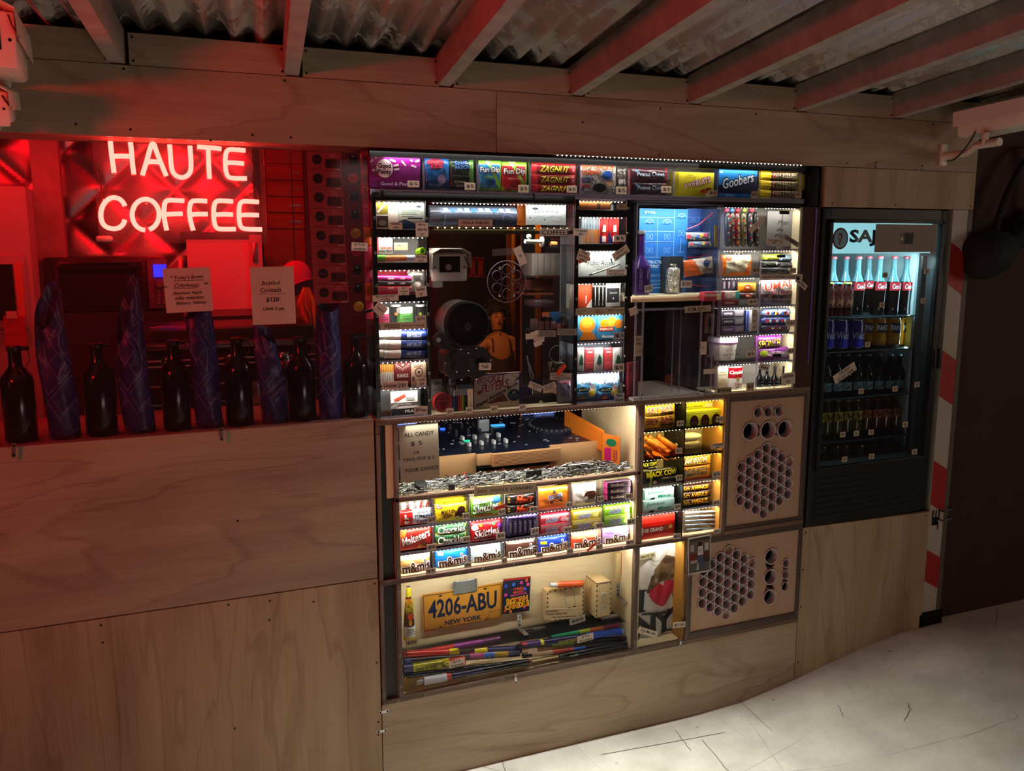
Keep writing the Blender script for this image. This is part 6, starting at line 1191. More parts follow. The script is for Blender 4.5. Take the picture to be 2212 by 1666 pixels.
for i,(x0,x1,yt,yb,peak,txt,sl) in enumerate(((262,468,182,1118,.8,0,.30),(712,906,142,1083,.95,0,.45),(1135,1308,235,1055,.9,0,.2),(1520,1688,420,1024,.1,1,.2),(1850,2004,290,1000,.5,2,.1))):
    cy=.068;r=(W('z2',x1,900,.04).x-W('z2',x0,900,.04).x)/2;cx=W('z2',(x0+x1)/2,900,cy).x;zt=W('z2',(x0+x1)/2,yt,cy).z;H_=zt-1.2172;ph=2.0*i;lean=-(W('z2',(x0+x1)/2,900,cy).x-W('z2',(x0+x1)/2-45,900,cy).x)*(i<4)
    def fn(u,w,cx=cx,r=r,H_=H_,ph=ph,peak=peak,sl=sl,lean=lean,cy=cy):
        a=2*math.pi*u;top=H_*(1-sl*.5*(1-math.cos(a-math.acos(max(-1,min(1,2*peak-1))))));z=top*w
        rr=r*(.90+.10*math.sin(3*a+ph+6*w)*(.3+w)+.04*math.sin(7*a+11*w+ph))*(1+.12*w*(1-w))*(1 if w<.7 else 1-.5*(w-.7)*(1+sl));return (cx+lean*w*.9+rr*math.cos(a),cy+rr*.8*math.sin(a),1.2172+z)
    mb=MB();mb.grid(32,22,fn,BPM)
    s=lambda x,z,cx=cx,r=r:cy-.8*math.sqrt(max(1e-9,r*r*1.04-(x-cx)**2))-.004
    if txt:
        z0=1.2172+H_*(.34 if txt==1 else .42);mb.text('CONSTRUCTION',cx-.004,0,z0+.012,r*1.9,.009,'#7d7c98',.01,0,.72,s);mb.text('ISOMETRIC',cx+.004,0,z0-.006,r*1.35,.009,'#7d7c98',.01,0,.72,s)
    single('blueprint_wrap',ORD[i]+' from the left of the tall paper-wrapped bottles printed like blueprints on the sill','wrapped bottle',mb,'paper-wrapped bottles on the sill')
# strips of cards and packets hanging right of the neon
CDM=pm('red printed card','#b23a34',.5)
for i in range(8):
    yt=328+41*i;x=663+2.2*i;R=RC('m',x,yt,x+74,yt+40,.012);mb=bx(R[0],R[1],.012,.0135,R[2],R[3],CDM)
    n=14;W_=R[1]-R[0];H_=R[3]-R[2];cx,cz=R[0]+W_*.29,R[2]+H_*.58
    mb.poly([(cx+(.0155 if k % 2 else .0125)*math.cos(2*math.pi*k/40),cz+(.0155 if k % 2 else .0125)*math.sin(2*math.pi*k/40)) for k in range(40)],.0115,'#2a0f14')
    mb.text('classic',cx,.0112,cz,.018,.003,'#a83a3a');mb.text('ONE OF',R[0]+W_*.74,.0117,R[2]+H_*.88,.018,.004,'#e09a90',.02);mb.text('BONUS',R[0]+W_*.75,.0117,R[2]+H_*.76,.02,.005,'#e09a90',.03)
    mb.poly([(R[0]+W_*.52,R[2]+H_*.12),(R[0]+W_*.96,R[2]+H_*.12),(R[0]+W_*.96,R[2]+H_*.62),(R[0]+W_*.52,R[2]+H_*.62)],.0117,'#5a1a24');mb.poly([(R[0]+W_*.56,R[2]+H_*.22),(R[0]+W_*.66,R[2]+H_*.22),(R[0]+W_*.66,R[2]+H_*.56),(R[0]+W_*.56,R[2]+H_*.56)],.0115,'#2a0f18')
    mb.text('xxx xx',R[0]+W_*.26,.0117,R[2]+H_*.1,.024,.003,'#6a1a1c',.01);mb.poly([(R[0]+W_*.8,R[2]+.001),(R[0]+W_*.97,R[2]+.001),(R[0]+W_*.97,R[2]+.005),(R[0]+W_*.8,R[2]+.005)],.0113,'#d8b0a8')
    single('hanging_card',ORD[i]+' from the top of the red printed cards hanging beside the neon sign','card',mb,'hanging strip of red cards')
for i,c in enumerate(('#1c1a1e','#c0421c','#22202a','#1c2030','#b0a02a','#b02a44','#221c24','#1e1a26','#d0c01c')):
    yt=326+39.6*i;x=743+1.6*i;R=RC('m',x,yt,x+37,yt+38.5,.006);mb=bx(R[0],R[1],.006,.0075,R[2],R[3],ACR2);cx,cz=(R[0]+R[1])/2,(R[2]+R[3])/2
    mb.lathe([(.013,0),(.0145,.0015),(.0145,.003),(.012,.0045),(.009,.0035),(.008,.003),(.0001,.003)],(cx,.0065,cz),(0,-1,0),20,col(c,'shiny'))
    single('ring_packet',ORD[i]+' from the top of the clear packets with coloured discs','packet',mb,'strip of clear packets')
tag('d3',(1360,92,1492,158),'$ Free\ncondoms','white note on the strip of clear packets',dep=-.008,rot=-.05,name='paper_note',group=None,cat='note',shear=.2)
mb=MB();R=RC('m',786,325,802,690,.03)
for k in range(9):z=R[2]+(R[3]-R[2])*k/9;mb.box((R[0],.03,z),(R[1],.034,z+(R[3]-R[2])/9.3),col(('#c22a44','#e0581c','#a81c3a')[k % 3]),.002)
single('wrapper_strip','narrow strip of pink and orange wrappers at the right edge of the coffee window','wrapper',mb)
# ---- the kitchen behind
KR=pm('kitchen enamel','#b9a9a4',.5);KD=pm('kitchen dark steel','#3b3030',.35,metal=.5);KS=pm('brushed steel','#a8a0a0',.3,metal=.9)
mb=MB();qx0,qx1,qz0,qz1,qy=-1.25,.43,1.0,2.27,1.30;N_=56
def quilt(u,w):
    x=qx0+(qx1-qx0)*u;z=qz0+(qz1-qz0)*w;a=(x+z)/.26;b=(x-z)/.26;fa=abs((a % 1)-.5)*2;fb=abs((b % 1)-.5)*2
    return (x,qy+.014*max(fa,fb)**3-.008,z)
mb.grid(140,110,quilt,KS);struct('wall_back_panel',mb)
for (x0,x1,y0,y1,z0,z1) in ((-.62,-.345,.75,1.25,.9,1.92),):
    ps=[('body',bx(x0,x1,y0,y1,z0,z1,KR,.006)),('door',bx(x0+.02,x1-.02,y0-.02,y0,1.46,1.70,KR,.004),[('pane',bx(x0+.04,x1-.055,y0-.024,y0-.02,1.49,1.67,pm('oven glass','#241a1e',.1))),('edge_strip',bx(x1-.05,x1-.028,y0-.026,y0-.02,1.49,1.675,col('#e0785a')))])]
    thing('wall_oven','pale tall oven cabinet at the far left behind the coffee window','oven',ps)
R=RC('d2',52,1262,292,1600,.72);single('red_folder','red folder hanging on the front of the pale oven cabinet','folder',bx(R[0],R[1],.715,.725,R[2],R[3],col('#c01c1c','card')))
R=RC('d2',68,1210,195,1292,.71);single('white_slip','small pale slip at the top of the red folder','slip',bx(R[0],R[1],.708,.712,R[2],R[3],col('#d8b8b0','card')))
R=RC('d2',372,110,700,980,.80);single('kitchen_post','wide upright wooden post between oven cabinet and counter oven','post',bx(R[0],R[1],.95,1.05,1.35,2.27,RAFT))
def P9(x,y,d=.9):p=W('d2',x,y,d);return p
a=P9(475,605);b_=P9(1900,1235);x0,x1,z0,z1=a.x,b_.x,P9(1100,1225).z,P9(1100,605).z
single('oven_shelf','dark steel shelf carrying the toaster oven','shelf',bx(x0-.05,x1+.05,.88,1.285,z0-.02,z0-.001,KD))
dr=[('body',bx(x0,x1,.92,1.22,z0,z1,KD,.006)),('door',bx(P9(610,900).x,P9(1625,900).x,.905,.92,P9(1100,1150).z,P9(1100,640).z,KD,.003),[('pane',bx(P9(660,900).x,P9(1610,900).x,.900,.905,P9(1100,1100).z,P9(1100,705).z,pm('oven glass','#241a1e',.1))),('handle',MB().tube([P9(665,683,.88),P9(1590,672,.88)],.006,CHROME,8))]),
      ('control_panel',bx(P9(1665,900).x,P9(1895,900).x,.908,.92,P9(1780,1180).z,P9(1780,625).z,col('#58485c'),.002),[('display',bx(P9(1725,755).x,P9(1870,755).x,.903,.908,P9(1800,825).z,P9(1800,685).z,pm('blue display',(.01,.02,1),emit=2.2))),('knob',MB().lathe([(.016,0),(.013,.014),(.0001,.014)],P9(1800,900,.907),(0,-1,0),20,KS))]+[('button',MB().lathe([(.008,0),(.006,.004),(.0001,.004)],P9(1788+62*(k % 2),985+44*(k//2),.907),(0,-1,0),12,KS)) for k in range(8)])]
thing('toaster_oven','steel toaster oven with a blue lit display behind the coffee window','oven',dr)
# counter, espresso machine and shelves below
single('kitchen_counter','dark counter under the toaster oven','counter',bx(-1.1,.45,.85,1.28,.0,z0-.022,KD))
ex=[];x0,x1=-.04,.52;Y0,Y1=.42,.80
zz=lambda y,d=.42:W('m',480,y,d).z
ex.append(('body',bx(x0,x1,Y0+.06,Y1,zz(905),zz(712),KD,.008)));ex.append(('top_tray',bx(x0-.01,x1+.01,Y0,Y1,zz(752),zz(740),KS,.004)))
for i,(u,w_) in enumerate(((0.16,.02),(.5,.02),(.8,.02))):ex.append(('group_head',MB().lathe([(.02,0),(.026,.01),(.026,.04),(.02,.05)],(x0+(x1-x0)*u,Y0+.03,zz(800)),(0,0,1),18,CHROME).tube([(x0+(x1-x0)*u,Y0+.03,zz(800)),(x0+(x1-x0)*u,Y0-.05,zz(803))],.008,BLK2,8)))
for y in (776,788,830,870):ex.append(('rail',MB().tube([(x0,Y0+.02,zz(y)),(x1,Y0+.02,zz(y))],.004,CHROME,8)))
ex.append(('drip_tray',bx(x0,x1,Y0-.04,Y0+.1,zz(908),zz(893),KS,.003)))
thing('espresso_machine','wide dark espresso machine with chrome rails behind the bottles','coffee machine',ex)
for i,(x,w,c) in enumerate(((340,52,'#c03a6a'),(378,46,'#b03a3a'),(355,40,'#7a2a8a'))):
    p=W('m',x,722-9*i,.5);single('bowl',('lowest','middle','topmost')[i]+' of the stacked pink lit bowls on the espresso machine','bowl',MB().lathe([(.02,0),(.036,.012),(.045,.026),(.041,.026),(.02,.006)],(p.x,.55,zz(740,.5)+.002+.012*i),(0,0,1),22,col('#b9a8b0','shiny')),'bowls on the espresso machine')
for i,(x,y,h) in enumerate(((205,705,.10),(238,700,.11),(545,760,.07),(600,750,.08))):
    p=W('m',x,y,.40);single('metal_pitcher',ORD[i]+' from the left of the small steel pitchers behind the bottles','pitcher',MB().lathe([(.026,0),(.03,.01),(.028,h*.7),(.022,h),(.020,h),(.02,h*.9)],(p.x,.40,1.218),(0,0,1),20,KS),'steel pitchers')
h0,h1=W('m',412,690,1.2),W('m',537,518,1.2)
PN=pm('white hatch panel','#d8d0cc',.5)
thing('serving_hatch','pale rectangular hatch door glowing red behind the neon sign','hatch',[('panel',bx(h0.x,h1.x,1.20,1.215,h0.z,h1.z,PN)),('frame',bx(h1.x,h1.x+.05,1.18,1.23,h0.z-.02,h1.z+.02,KR,.003).box((h0.x-.045,1.18,h0.z-.05),(h1.x+.05,1.23,h0.z),PN).box((h0.x-.02,1.2,h1.z),(h1.x+.05,1.23,h1.z+.03),KD)),('hinge',bx(h1.x+.01,h1.x+.03,1.165,1.18,h1.z-.09,h1.z-.01,KS,.002)),('hinge',bx(h1.x+.01,h1.x+.03,1.165,1.18,h0.z+.02,h0.z+.10,KS,.002))])
s0=W('m',572,322,1.45);s1=W('m',672,500,1.45);am=wood('amber slat wood','#8a5218','#5a3210','x',3,knots=False)
sl=[]
for k in range(5):zt=s0.z-(s0.z-s1.z)*k/5;sl.append(('drawer_front',bx(s0.x,s1.x+.1,1.45,1.47,zt-(s0.z-s1.z)/5+.012,zt,am,.002),[('pull',bx((s0.x+s1.x)/2,(s0.x+s1.x)/2+.05,1.44,1.45,zt-.03,zt-.024,KS))]))
sl.append(('carcass',bx(s0.x-.02,s1.x+.12,1.47,1.6,s1.z-.5,s0.z+.03,am)))
thing('wooden_drawers','amber wooden drawer stack right of the neon sign','drawers',sl)
p=W('m',645,600,.75);mb=MB();mb.tube([(p.x,.82,p.z),(p.x,.83,2.279)],.002,BLK2,5);mb.ball((p.x,.80,p.z),1.0,pm('pink felt','#b0205a',.8),24,(.060,.03,.062));mb.lathe([(.03,0),(.075,.006),(.078,.010),(.06,.010)],(p.x+.005,.77,p.z-.03),(.35,-.4,-1),28,pm('pink felt','#b0205a',.8));single('pink_hat','round pink felt hat behind the bottled cocktails sign','hat',mb)
mb=MB();p=W('m',662,640,.6)
for k in range(42):
    a=random.uniform(-1,1);q=random.uniform(.06,.12);mb.tube([p+Vector((a*.008,0,.03)),p+Vector((a*.03,random.uniform(-.01,.01),-q*.3)),p+Vector((a*.018+.01,random.uniform(-.02,.02),-q))],[.004,.006,.001],col(('#c85a1c','#d8b81c','#c82a1c')[k % 3]),5)
single('feather_duster','yellow and red feather duster hanging under the pink hat','feather duster',mb)
area('kitchen_red_lamp',(.28,.55,2.1),(.25,.1),(.0,.85,-.45),6,(1,.003,.008));area('kitchen_red_lamp',(-.5,.5,2.2),(.3,.1),(.05,.6,-1),2.2,(1,.004,.008))
# ================================================================= camera window in the middle
for l_ in (('shelf',bx(.786,1.262,.0,.10,1.777,1.781,ACR)),):single('clear_shelf','clear shelf over the camera window carrying the long tube','shelf',l_[1].box((.786,-.003,1.766),(1.262,.004,1.777),EDGE))
led(.80,1.25,-.004,1.786,.35,'y','thin diode strip over the camera window',20,.3)
led(.80,1.25,.02,1.858,1.1,'c','cool diode strip over the long clear tube',36,.35)
area('led_light',(1.03,.03,1.77),(.42,.01),(0,.1,-1),.9,(1,.9,.7))  # added besides the diode strips to lift the dark goods in the window
def cctv(cx,cz,yf,w,h,ln,label,tilt=0,hood=.028,yaw=0,cable=True):
    """box camera housing: body runs back from the front plate, a sun hood over it"""
    ps=[];x0,x1,z0,z1=cx-w/2,cx+w/2,cz-h/2,cz+h/2;M_=CAMW
    b=bx(x0+.004,x1-.004,yf+.006,yf+ln,z0+h*.05,z1,M_,w*.1);ps.append(('housing',b))
    hp=[(x0-.008,z0+h*.45),(x0-.006,z1-.004),(x0+w*.18,z1+.010),(x1-w*.18,z1+.010),(x1+.006,z1-.004),(x1+.008,z0+h*.45)]
    hd=MB();n=len(hp)
    for (a,b2),(c,d) in zip(hp[:-1],hp[1:]):hd.hexa([(a,yf-hood,b2),(c,yf-hood,d),(c,yf+ln*1.02,d),(a,yf+ln*1.02,b2),(a,yf-hood,b2+.003),(c,yf-hood,d+.003),(c,yf+ln*1.02,d+.003),(a,yf+ln*1.02,b2+.003)],M_)
    ps.append(('hood',hd));ps.append(('front_plate',bx(x0-.002,x1+.002,yf-.002,yf+.008,z0-.004,z0+h*.95,M_,w*.09)))
    wn=bx(x0+w*.20,x1-w*.20,yf-.0035,yf-.001,z0+h*.28,z0+h*.86,pm('camera window','#1b1518',.08))
    ps.append(('window',wn,[('lens',MB().lathe([(w*.045,.002),(w*.06,.004),(w*.085,.004),(w*.09,0)],(cx-w*.04,yf-.004,z0+h*.47),(0,-1,0),24,mats=[col('#b8b0a8','shiny')]*3).lathe([(.0001,.001),(w*.05,.001)],(cx-w*.04,yf-.0045,z0+h*.47),(0,-1,0),20,BLK2))]))
    for s in (-1,1):ps.append(('screw',MB().lathe([(w*.028,0),(w*.024,.002),(.0001,.002)],(cx+s*w*.43,yf-.002,z0+h*.46),(0,-1,0),10,SCREW)))
    ps.append(('latch',MB().tube([(x1-.008,yf-.006,z1-.012),(x1-.002,yf-.008,z0+h*.7),(x1+.008,yf-.008,z0+h*.52),(x1+.006,yf-.004,z0+h*.44)],.0018,BLK2,6)))
    for p in ps:
        for q in [p[1]]+[k[1] for k in (p[2] if len(p)>2 else [])]:
            if tilt:q.spin(tilt,(cx,yf+ln/2,cz),'X')
            if yaw:q.spin(yaw,(cx,yf+ln/2,cz),'Z')
    return ps
cw_=cctv(.858,1.668,.03,.110,.083,.20,'')
cw_.append(('bracket',bx(.825,.86,.10,.16,1.60,1.63,CAMW,.004)))
thing('security_camera','cream security camera hanging inside the middle window','security camera',cw_)
# long clear tube with a blue printed card
a,b_=W('z3',655,728,.035),W('z3',1505,728,.035);r=.5*(RC('z3',900,622,1100,830,.035)[3]-RC('z3',900,622,1100,830,.035)[2]);L_=b_.x-a.x;zc=a.z-.001
tb=MB().lathe([(r*.8,0),(r,.003),(r,L_-.003),(r*.8,L_)],(a.x,.035+r,zc),(1,0,0),28,m=glass('clear tube',(.86,.92,.97),.3,.05,.08))
cd=MB();sf=lambda x,z:.035+r-math.sqrt(max(1e-9,(r*.94)**2-(z-zc)**2));Rt=(a.x+.035,b_.x-.004,zc-r*.85,zc+r*.85)
cd.grid(2,12,lambda u,w:(Rt[0]+(Rt[1]-Rt[0])*u,sf(0,Rt[2]+(Rt[3]-Rt[2])*w),Rt[2]+(Rt[3]-Rt[2])*w),lambda u,w:col('#1c4a8c' if w<.62 else '#5a6a78','shiny'))
deco(cd,Rt,[('t','CLONE-A-WILLY',.47,.30,.66,.30,'#0e1c3a',.05),('t','EASY',.06,.30,.12,.05,'#c8d8e8',.02,0,math.pi/2),('l',[(.02,.66),(.98,.66)],'#c8d4dc',.001),('l',[(.82,.18),(.80,.5),(.86,.6),(.93,.5),(.97,.3),(.9,.2)],'#7a9ac8',.001)]+[('r',.04+.09*i,.70,.10+.09*i,.92,('#aeb8bc','#3a6aa8','#8a969c')[i % 3]) for i in range(10)],0,sf)
thing('clear_tube','long clear tube with a blue printed card lying on the shelf','tube',[('tube',tb),('card',cd)])
box('z3',(1490,612,1580,828),'orange_folder','orange card standing behind the right end of the clear tube','#c8641c',[],T=.004,dep=.07)
note('z3',(1575,616,1958,824),[('Clone A Willy',.52,.62,.62,.22)],'white card with looping handwriting and small doodles beside the long tube',dep=.03,base='#c3c2b4',name='card',cat='card',shear=.4,offs=0)
R=RC('z3',1575,616,1958,824,.03);mb=MB();deco(mb,R,[('l',[(.05,.6),(.12,.75),(.2,.8),(.3,.78)],'#3a3a3a',.0012),('p',[(.14,.74),(.24,.82),(.32,.72),(.22,.70)],'#26262a'),('l',[(.2,.3),(.3,.4),(.5,.32),(.7,.42),(.86,.34)],'#4a4a4a',.0009),('l',[(.62,.4),(.66,.2),(.8,.14),(.92,.26),(.84,.42)],'#5a5a5a',.0009),('e',.10,.33,.02,.03,'#26262a'),('e',.46,.24,.02,.025,'#26262a'),('l',[(.06,.9),(.1,.7),(.04,.5)],'#6a6a66',.0008)],.0295)
single('pen_doodle','thin ink doodles drawn over the white card beside the long tube','drawing',mb)
tag('z3',(930,772,1255,838),'Clone-A-Willy $50','wide price note below the long clear tube',dep=-.0045,shear=.2,lw=.8)
R=RC('z3',1712,856,1974,934,-.012);mb=bx(R[0],R[1],-.012,-.0112,R[2],R[3],pm('coffee sign paper','#b8ab98',.8));w_=.012
deco(mb,R,[('t','COFFEE',.5,.5,.88,.56,'#181314',.02),('r',.01,.0,.99,.05,'#181314'),('r',.01,.94,.99,1,'#181314'),('r',.01,0,.03,1,'#181314'),('r',.97,0,.99,1,'#181314')],-.012)
single('coffee_sign','small framed paper sign reading coffee on the camera window','paper sign',mb)
# round talk-through disc
c=W('d4',1075,730,-.006);r=.064;tr=MB();tr.tube([(c.x+r*math.cos(t),-.007,c.z+r*math.sin(t)) for t in [2*math.pi*k/40 for k in range(40)]],.0013,ACRE,6,True)
for k in range(7):
    x,z=(c.x,c.z) if k==0 else (c.x+.0375*math.cos(math.pi/2+k*math.pi/3),c.z+.0375*math.sin(math.pi/2+k*math.pi/3))
    tr.lathe([(.0152,0),(.0165,.0012),(.0165,.005),(.0152,.006),(.0152,0)],(x,-.003,z),(0,-1,0),22,pm('acrylic rim','#8f8a98',.15,alpha=.4))
bl=MB()
for s,t in ((-1,1),(1,1),(-1,-1),(1,-1)):bl.lathe([(.0045,0),(.0045,.004),(.002,.006),(.0001,.006)],(c.x+s*.024,-.007,c.z+t*.042),(0,-1,0),12,CHROME)
thing('speaking_disc','round clear speaking disc with seven holes bolted to the window','speaking disc',[('ring',tr),('disc_pane',MB().lathe([(.0001,0),(r,0),(r,.003),(.0001,.003)],(c.x,-.0035,c.z),(0,-1,0),40,ACR)),('bolts',bl)])
tag('d4',(1205,262,1312,515),'8','cream label hanging slanted at the upper right of the speaking disc',dep=-.011,rot=.42,name='hanging_label',group=None,cat='label',lw=.3,lh=.14)
tape('d4',(885,345),(1228,322),.021,'clear tape with a torn edge above the speaking disc',glass('clear tape',(.85,.83,.8),.3,.2,.1),-.005)
# big horn intercom
D=lambda x,y,d:W('d4',x,y,d)
c0=D(545,1300,.03);R0=.0725
hn=[('rim',MB().lathe([(R0*.86,.0),(R0*.97,0),(R0,.004),(R0,.028),(R0*.93,.030),(R0*.90,.012),(R0*.86,0)],(c0.x,.045,c0.z),(0,-1,0),48,m=pm('rubber rim','#0d0b0c',.5))),
      ('drum',MB().lathe([(R0*.90,.022),(R0*.90,0),(R0*.97,0),(R0*.99,.03),(R0*.97,.034),(R0*.99,.04),(R0*.99,.09),(R0*.90,.115),(R0*.3,.125)],(c0.x,.04,c0.z),(0,1,0),48,m=pm('brushed drum','#a8aaa0',.35,metal=.6))),
      ('cone',MB().lathe([(.0001,.03),(R0*.14,.034),(R0*.30,.012),(R0*.56,.004),(R0*.62,.012),(R0*.88,.0)],(c0.x,.055,c0.z),(0,-1,0),48,m=pm('speaker cone','#120e0d',.7,spec=.3)))]
rib=MB()
for k in range(26):
    a=2*math.pi*k/26;rib.tube([(c0.x+R0*.04*math.cos(a),.019,c0.z-R0*.08+R0*.04*math.sin(a)),(c0.x+R0*.19*math.cos(a),.024,c0.z-R0*.08+R0*.19*math.sin(a))],.0006,col('#8a8478'),4)
hn.append(('radial_ribs',rib))
for k in range(4):
    a=math.pi/4+k*math.pi/2;hn.append(('bolt',MB().lathe([(.0035,0),(.003,.003),(.0001,.003)],(c0.x+R0*.62*math.cos(a),.048,c0.z+R0*.62*math.sin(a)),(0,-1,0),10,CHROME)))
E5=lambda x,y,d=.03:W('d5',x,y,d)
q0,q1=E5(285,780),E5(905,320);gm=pm('gunmetal plate','#37332f',.4,metal=.4)
o=[(q0.x+.02,q0.z),(q0.x,q0.z+.02),(q0.x,q1.z-.02),(q0.x+.018,q1.z),(q1.x-.022,q1.z),(q1.x,q1.z-.022),(q1.x,q0.z+.022),(q1.x-.03,q0.z),(q1.x-.06,q0.z),(q1.x-.07,q0.z+.008),(q0.x+.07,q0.z+.008),(q0.x+.06,q0.z)]
hn.append(('control_plate',MB().prism(o,.03,.036,gm)))
hn.append(('control_box',MB().prism([(x*.96+.04*(q0.x+q1.x)/2,z) for x,z in o],.036,.12,pm('cast aluminium','#8d8a80',.4,metal=.6))))
kn=E5(400,450);hn.append(('knob',MB().lathe([(.0155,0),(.014,.014),(.0001,.014)],(kn.x,.03,kn.z),(0,-1,0),24,BLK2)));kn=E5(800,510);hn.append(('knob',MB().lathe([(.009,0),(.008,.012),(.0001,.012)],(kn.x,.03,kn.z),(0,-1,0),20,BLK2)))
kn=E5(405,605);hn.append(('knob',MB().lathe([(.011,0),(.010,.010),(.0001,.010)],(kn.x,.03,kn.z),(0,-1,0),20,BLK2)))
e0,e1=E5(500,597),E5(728,452);pl=bx(e0.x,e1.x,.0285,.0298,e0.z,e1.z,BLK2);pl.text('WEATHER',(e0.x+e1.x)/2+.011,.0282,e1.z-.011,.022,.0045,'#b8b0a4',.03);pl.text('TALK-A',(e0.x+e1.x)/2+.011,.0282,e1.z-.019,.018,.0045,'#b8b0a4',.03);pl.text('PHONE',(e0.x+e1.x)/2+.011,.0282,e1.z-.027,.016,.0045,'#b8b0a4',.03);hn.append(('name_plate',pl))
for x,y in ((487,348),(708,335),(594,400),(270,543),(912,500),(430,664),(597,648),(497,776),(712,768)):
    p=E5(x,y);hn.append(('screw',MB().lathe([(.0042,0),(.004,.004),(.0001,.005)],(p.x,.029,p.z),(0,-1,0),10,CHROME)))
for x in (395,713):p=E5(x,785);hn.append(('cable_gland',MB().lathe([(.011,0),(.011,.014),(.0135,.016),(.0135,.022),(.009,.024)],(p.x,.055,p.z),(0,0,-1),20,CHROME)))
y0_=E5(120,200);y1_=E5(400,330);hn.append(('yoke',MB().prism([(y0_.x,E5(150,330).z),(y0_.x,y0_.z),(y0_.x+.012,E5(150,130).z),(y0_.x+.03,E5(200,120).z),(y1_.x,y1_.z),(y1_.x,y1_.z-.012)],.035,.05,col('#3a3634','shiny')),[('pivot',MB().lathe([(.008,0),(.007,.004),(.0001,.004)],(E5(183,228).x,.034,E5(183,228).z),(0,-1,0),14,STEEL))]))
cbl=MB();cbl.tube(smooth_path([E5(245,690,.06),E5(270,850,.05),E5(295,960,.04),E5(345,1040,.04),E5(400,1010,.04),E5(415,900,.04),E5(400,850,.05)],4),.0035,BLK2,8);hn.append(('cable',cbl))
thing('horn_intercom','big black-rimmed horn intercom with control box behind the window','intercom',hn)
tag('d5',(745,548,918,650),'Talk','white note reading talk on the horn intercom',dep=-.006,name='paper_note',group=None,cat='note',lw=.62,lh=.45,rot=-.05)
# shelf goods at the foot of the camera window
single('window_shelf','plywood shelf at the foot of the camera window','shelf',bx(.79,1.262,.0,.42,1.208,1.2155,PL))
R=RC('d5',680,695,1335,1215,.035);z_=1.2158;R=(R[0],R[1],z_,R[3]);mb=m_box(R,.035,.012,'#c0a494',[('p',[(0,0),(0,.16),(.22,.05),(1,.05),(1,0)],'#a88c80'),('o','POCKET',.36,.85,.62,.20,'#a8283a','#e0cdbd',.2,.10),('o','FLYERS',.44,.64,.62,.24,'#a8283a','#e0cdbd',.25,.16),('t','Paper Airplane Book',.49,.385,.98,.13,'#1e1620',.03,.1,.44),
     ('e',.845,.34,.145,.19,'#a8987e'),('e',.845,.34,.13,.17,'#1c2448'),('t','69',.845,.42,.08,.06,'#c8b8a8',.05),('t','Paper Planes',.845,.34,.2,.04,'#8a98b8',.01),('t','to Fold & Fly',.845,.28,.2,.04,'#8a98b8',.01),('p',[(.25,.14),(.62,.40),(.72,.18)],'#6a2a2c'),('p',[(.1,.4),(.2,.55),(.05,.5)],'#7a2a30'),('p',[(.75,.92),(.95,.80),(.82,.74),(.99,.90)],'#c8a878'),('r',.955,0,1,1,'#1c2a6e'),('r',0,.97,1,1,'#28367a')],side='#1c2a6e')
single('activity_book','paper airplane book with red slanted title standing in the window','book',mb)
c=W('d5',240,1135,.03);r=W('d5',375,1135,.03).x-c.x;tz=1.2156+r;mb=MB().lathe([(r*.97,0),(r,.003),(r,.018),(r*.9,.020),(r*.88,.017),(.0001,.017)],(c.x,.05,tz),(0,-1,0),40,mats=[col('#b83a34','shiny')]*4+[col('#8a1a1c','shiny')]);mb.text('GEODUCK',c.x,.0325,tz+r*.35,r*1.3,r*.22,'#5a1014',.03);mb.text('FAMOUS',c.x,.0325,tz-r*.02,r*1.2,r*.16,'#5a1216',.02);mb.text('SEAFOOD',c.x,.0325,tz-r*.3,r*1.2,r*.16,'#5a1216',.02)
single('round_tin','round red tin standing on edge at the lower left of the window','tin',mb)
R=RC('d5',78,765,242,1010,.075);mb=m_box((R[0],R[1],1.2160,R[3]),.075,.018,'#8d867c',[('t','CREMO',.5,.85,.7,.09,'#2a2624',.04),('r',.1,.62,.9,.64,'#4a4440'),('r',.1,.35,.9,.38,'#8a3a34')],bev=.006);single('cream_tube','grey cream tube standing behind the round red tin','tube',mb)
for i,x in enumerate((300,385)):
    p=E5(x,890,.09);single('tin_can',('left','right')[i]+' of two small open steel tins behind the crayons','tin',MB().lathe([(.017,0),(.017,p.z-1.216),(.014,p.z-1.216),(.014,p.z-1.222)],(p.x,.10,1.216),(0,0,1),22,STEEL),'small steel tins')
for i,c in enumerate(('#26324e','#3a2a5e','#a8283a','#c8541c','#c8a01c','#2a6a2a','#141414')):
    R=RC('d5',392+27*i,905,416+27*i,1215,.03);cx=(R[0]+R[1])/2;r=.0048;single('crayon',ORD[i]+' from the left of the standing crayons in the camera window','crayon',MB().lathe([(r,0),(r,.048),(r*.9,.05),(r*.9,.062),(r*.4,.070),(.0001,.070)],(cx,.03,1.2158),(0,0,1),10,mats=[col(c)]*2+[col('#a8a0a0')]*3),'standing crayons')
for i,(r,t,w) in enumerate((((285,1185,390,1278),'$20','round red tin'),((560,1165,662,1260),'$5','crayons'),((905,1150,1016,1242),'$5','airplane book'),((1310,1125,1406,1222),'$15','dark glasses box'))):
    tag('d5',r,t,'white price card on the rail before the '+w,dep=-.0065,lw=.6,lh=.4)
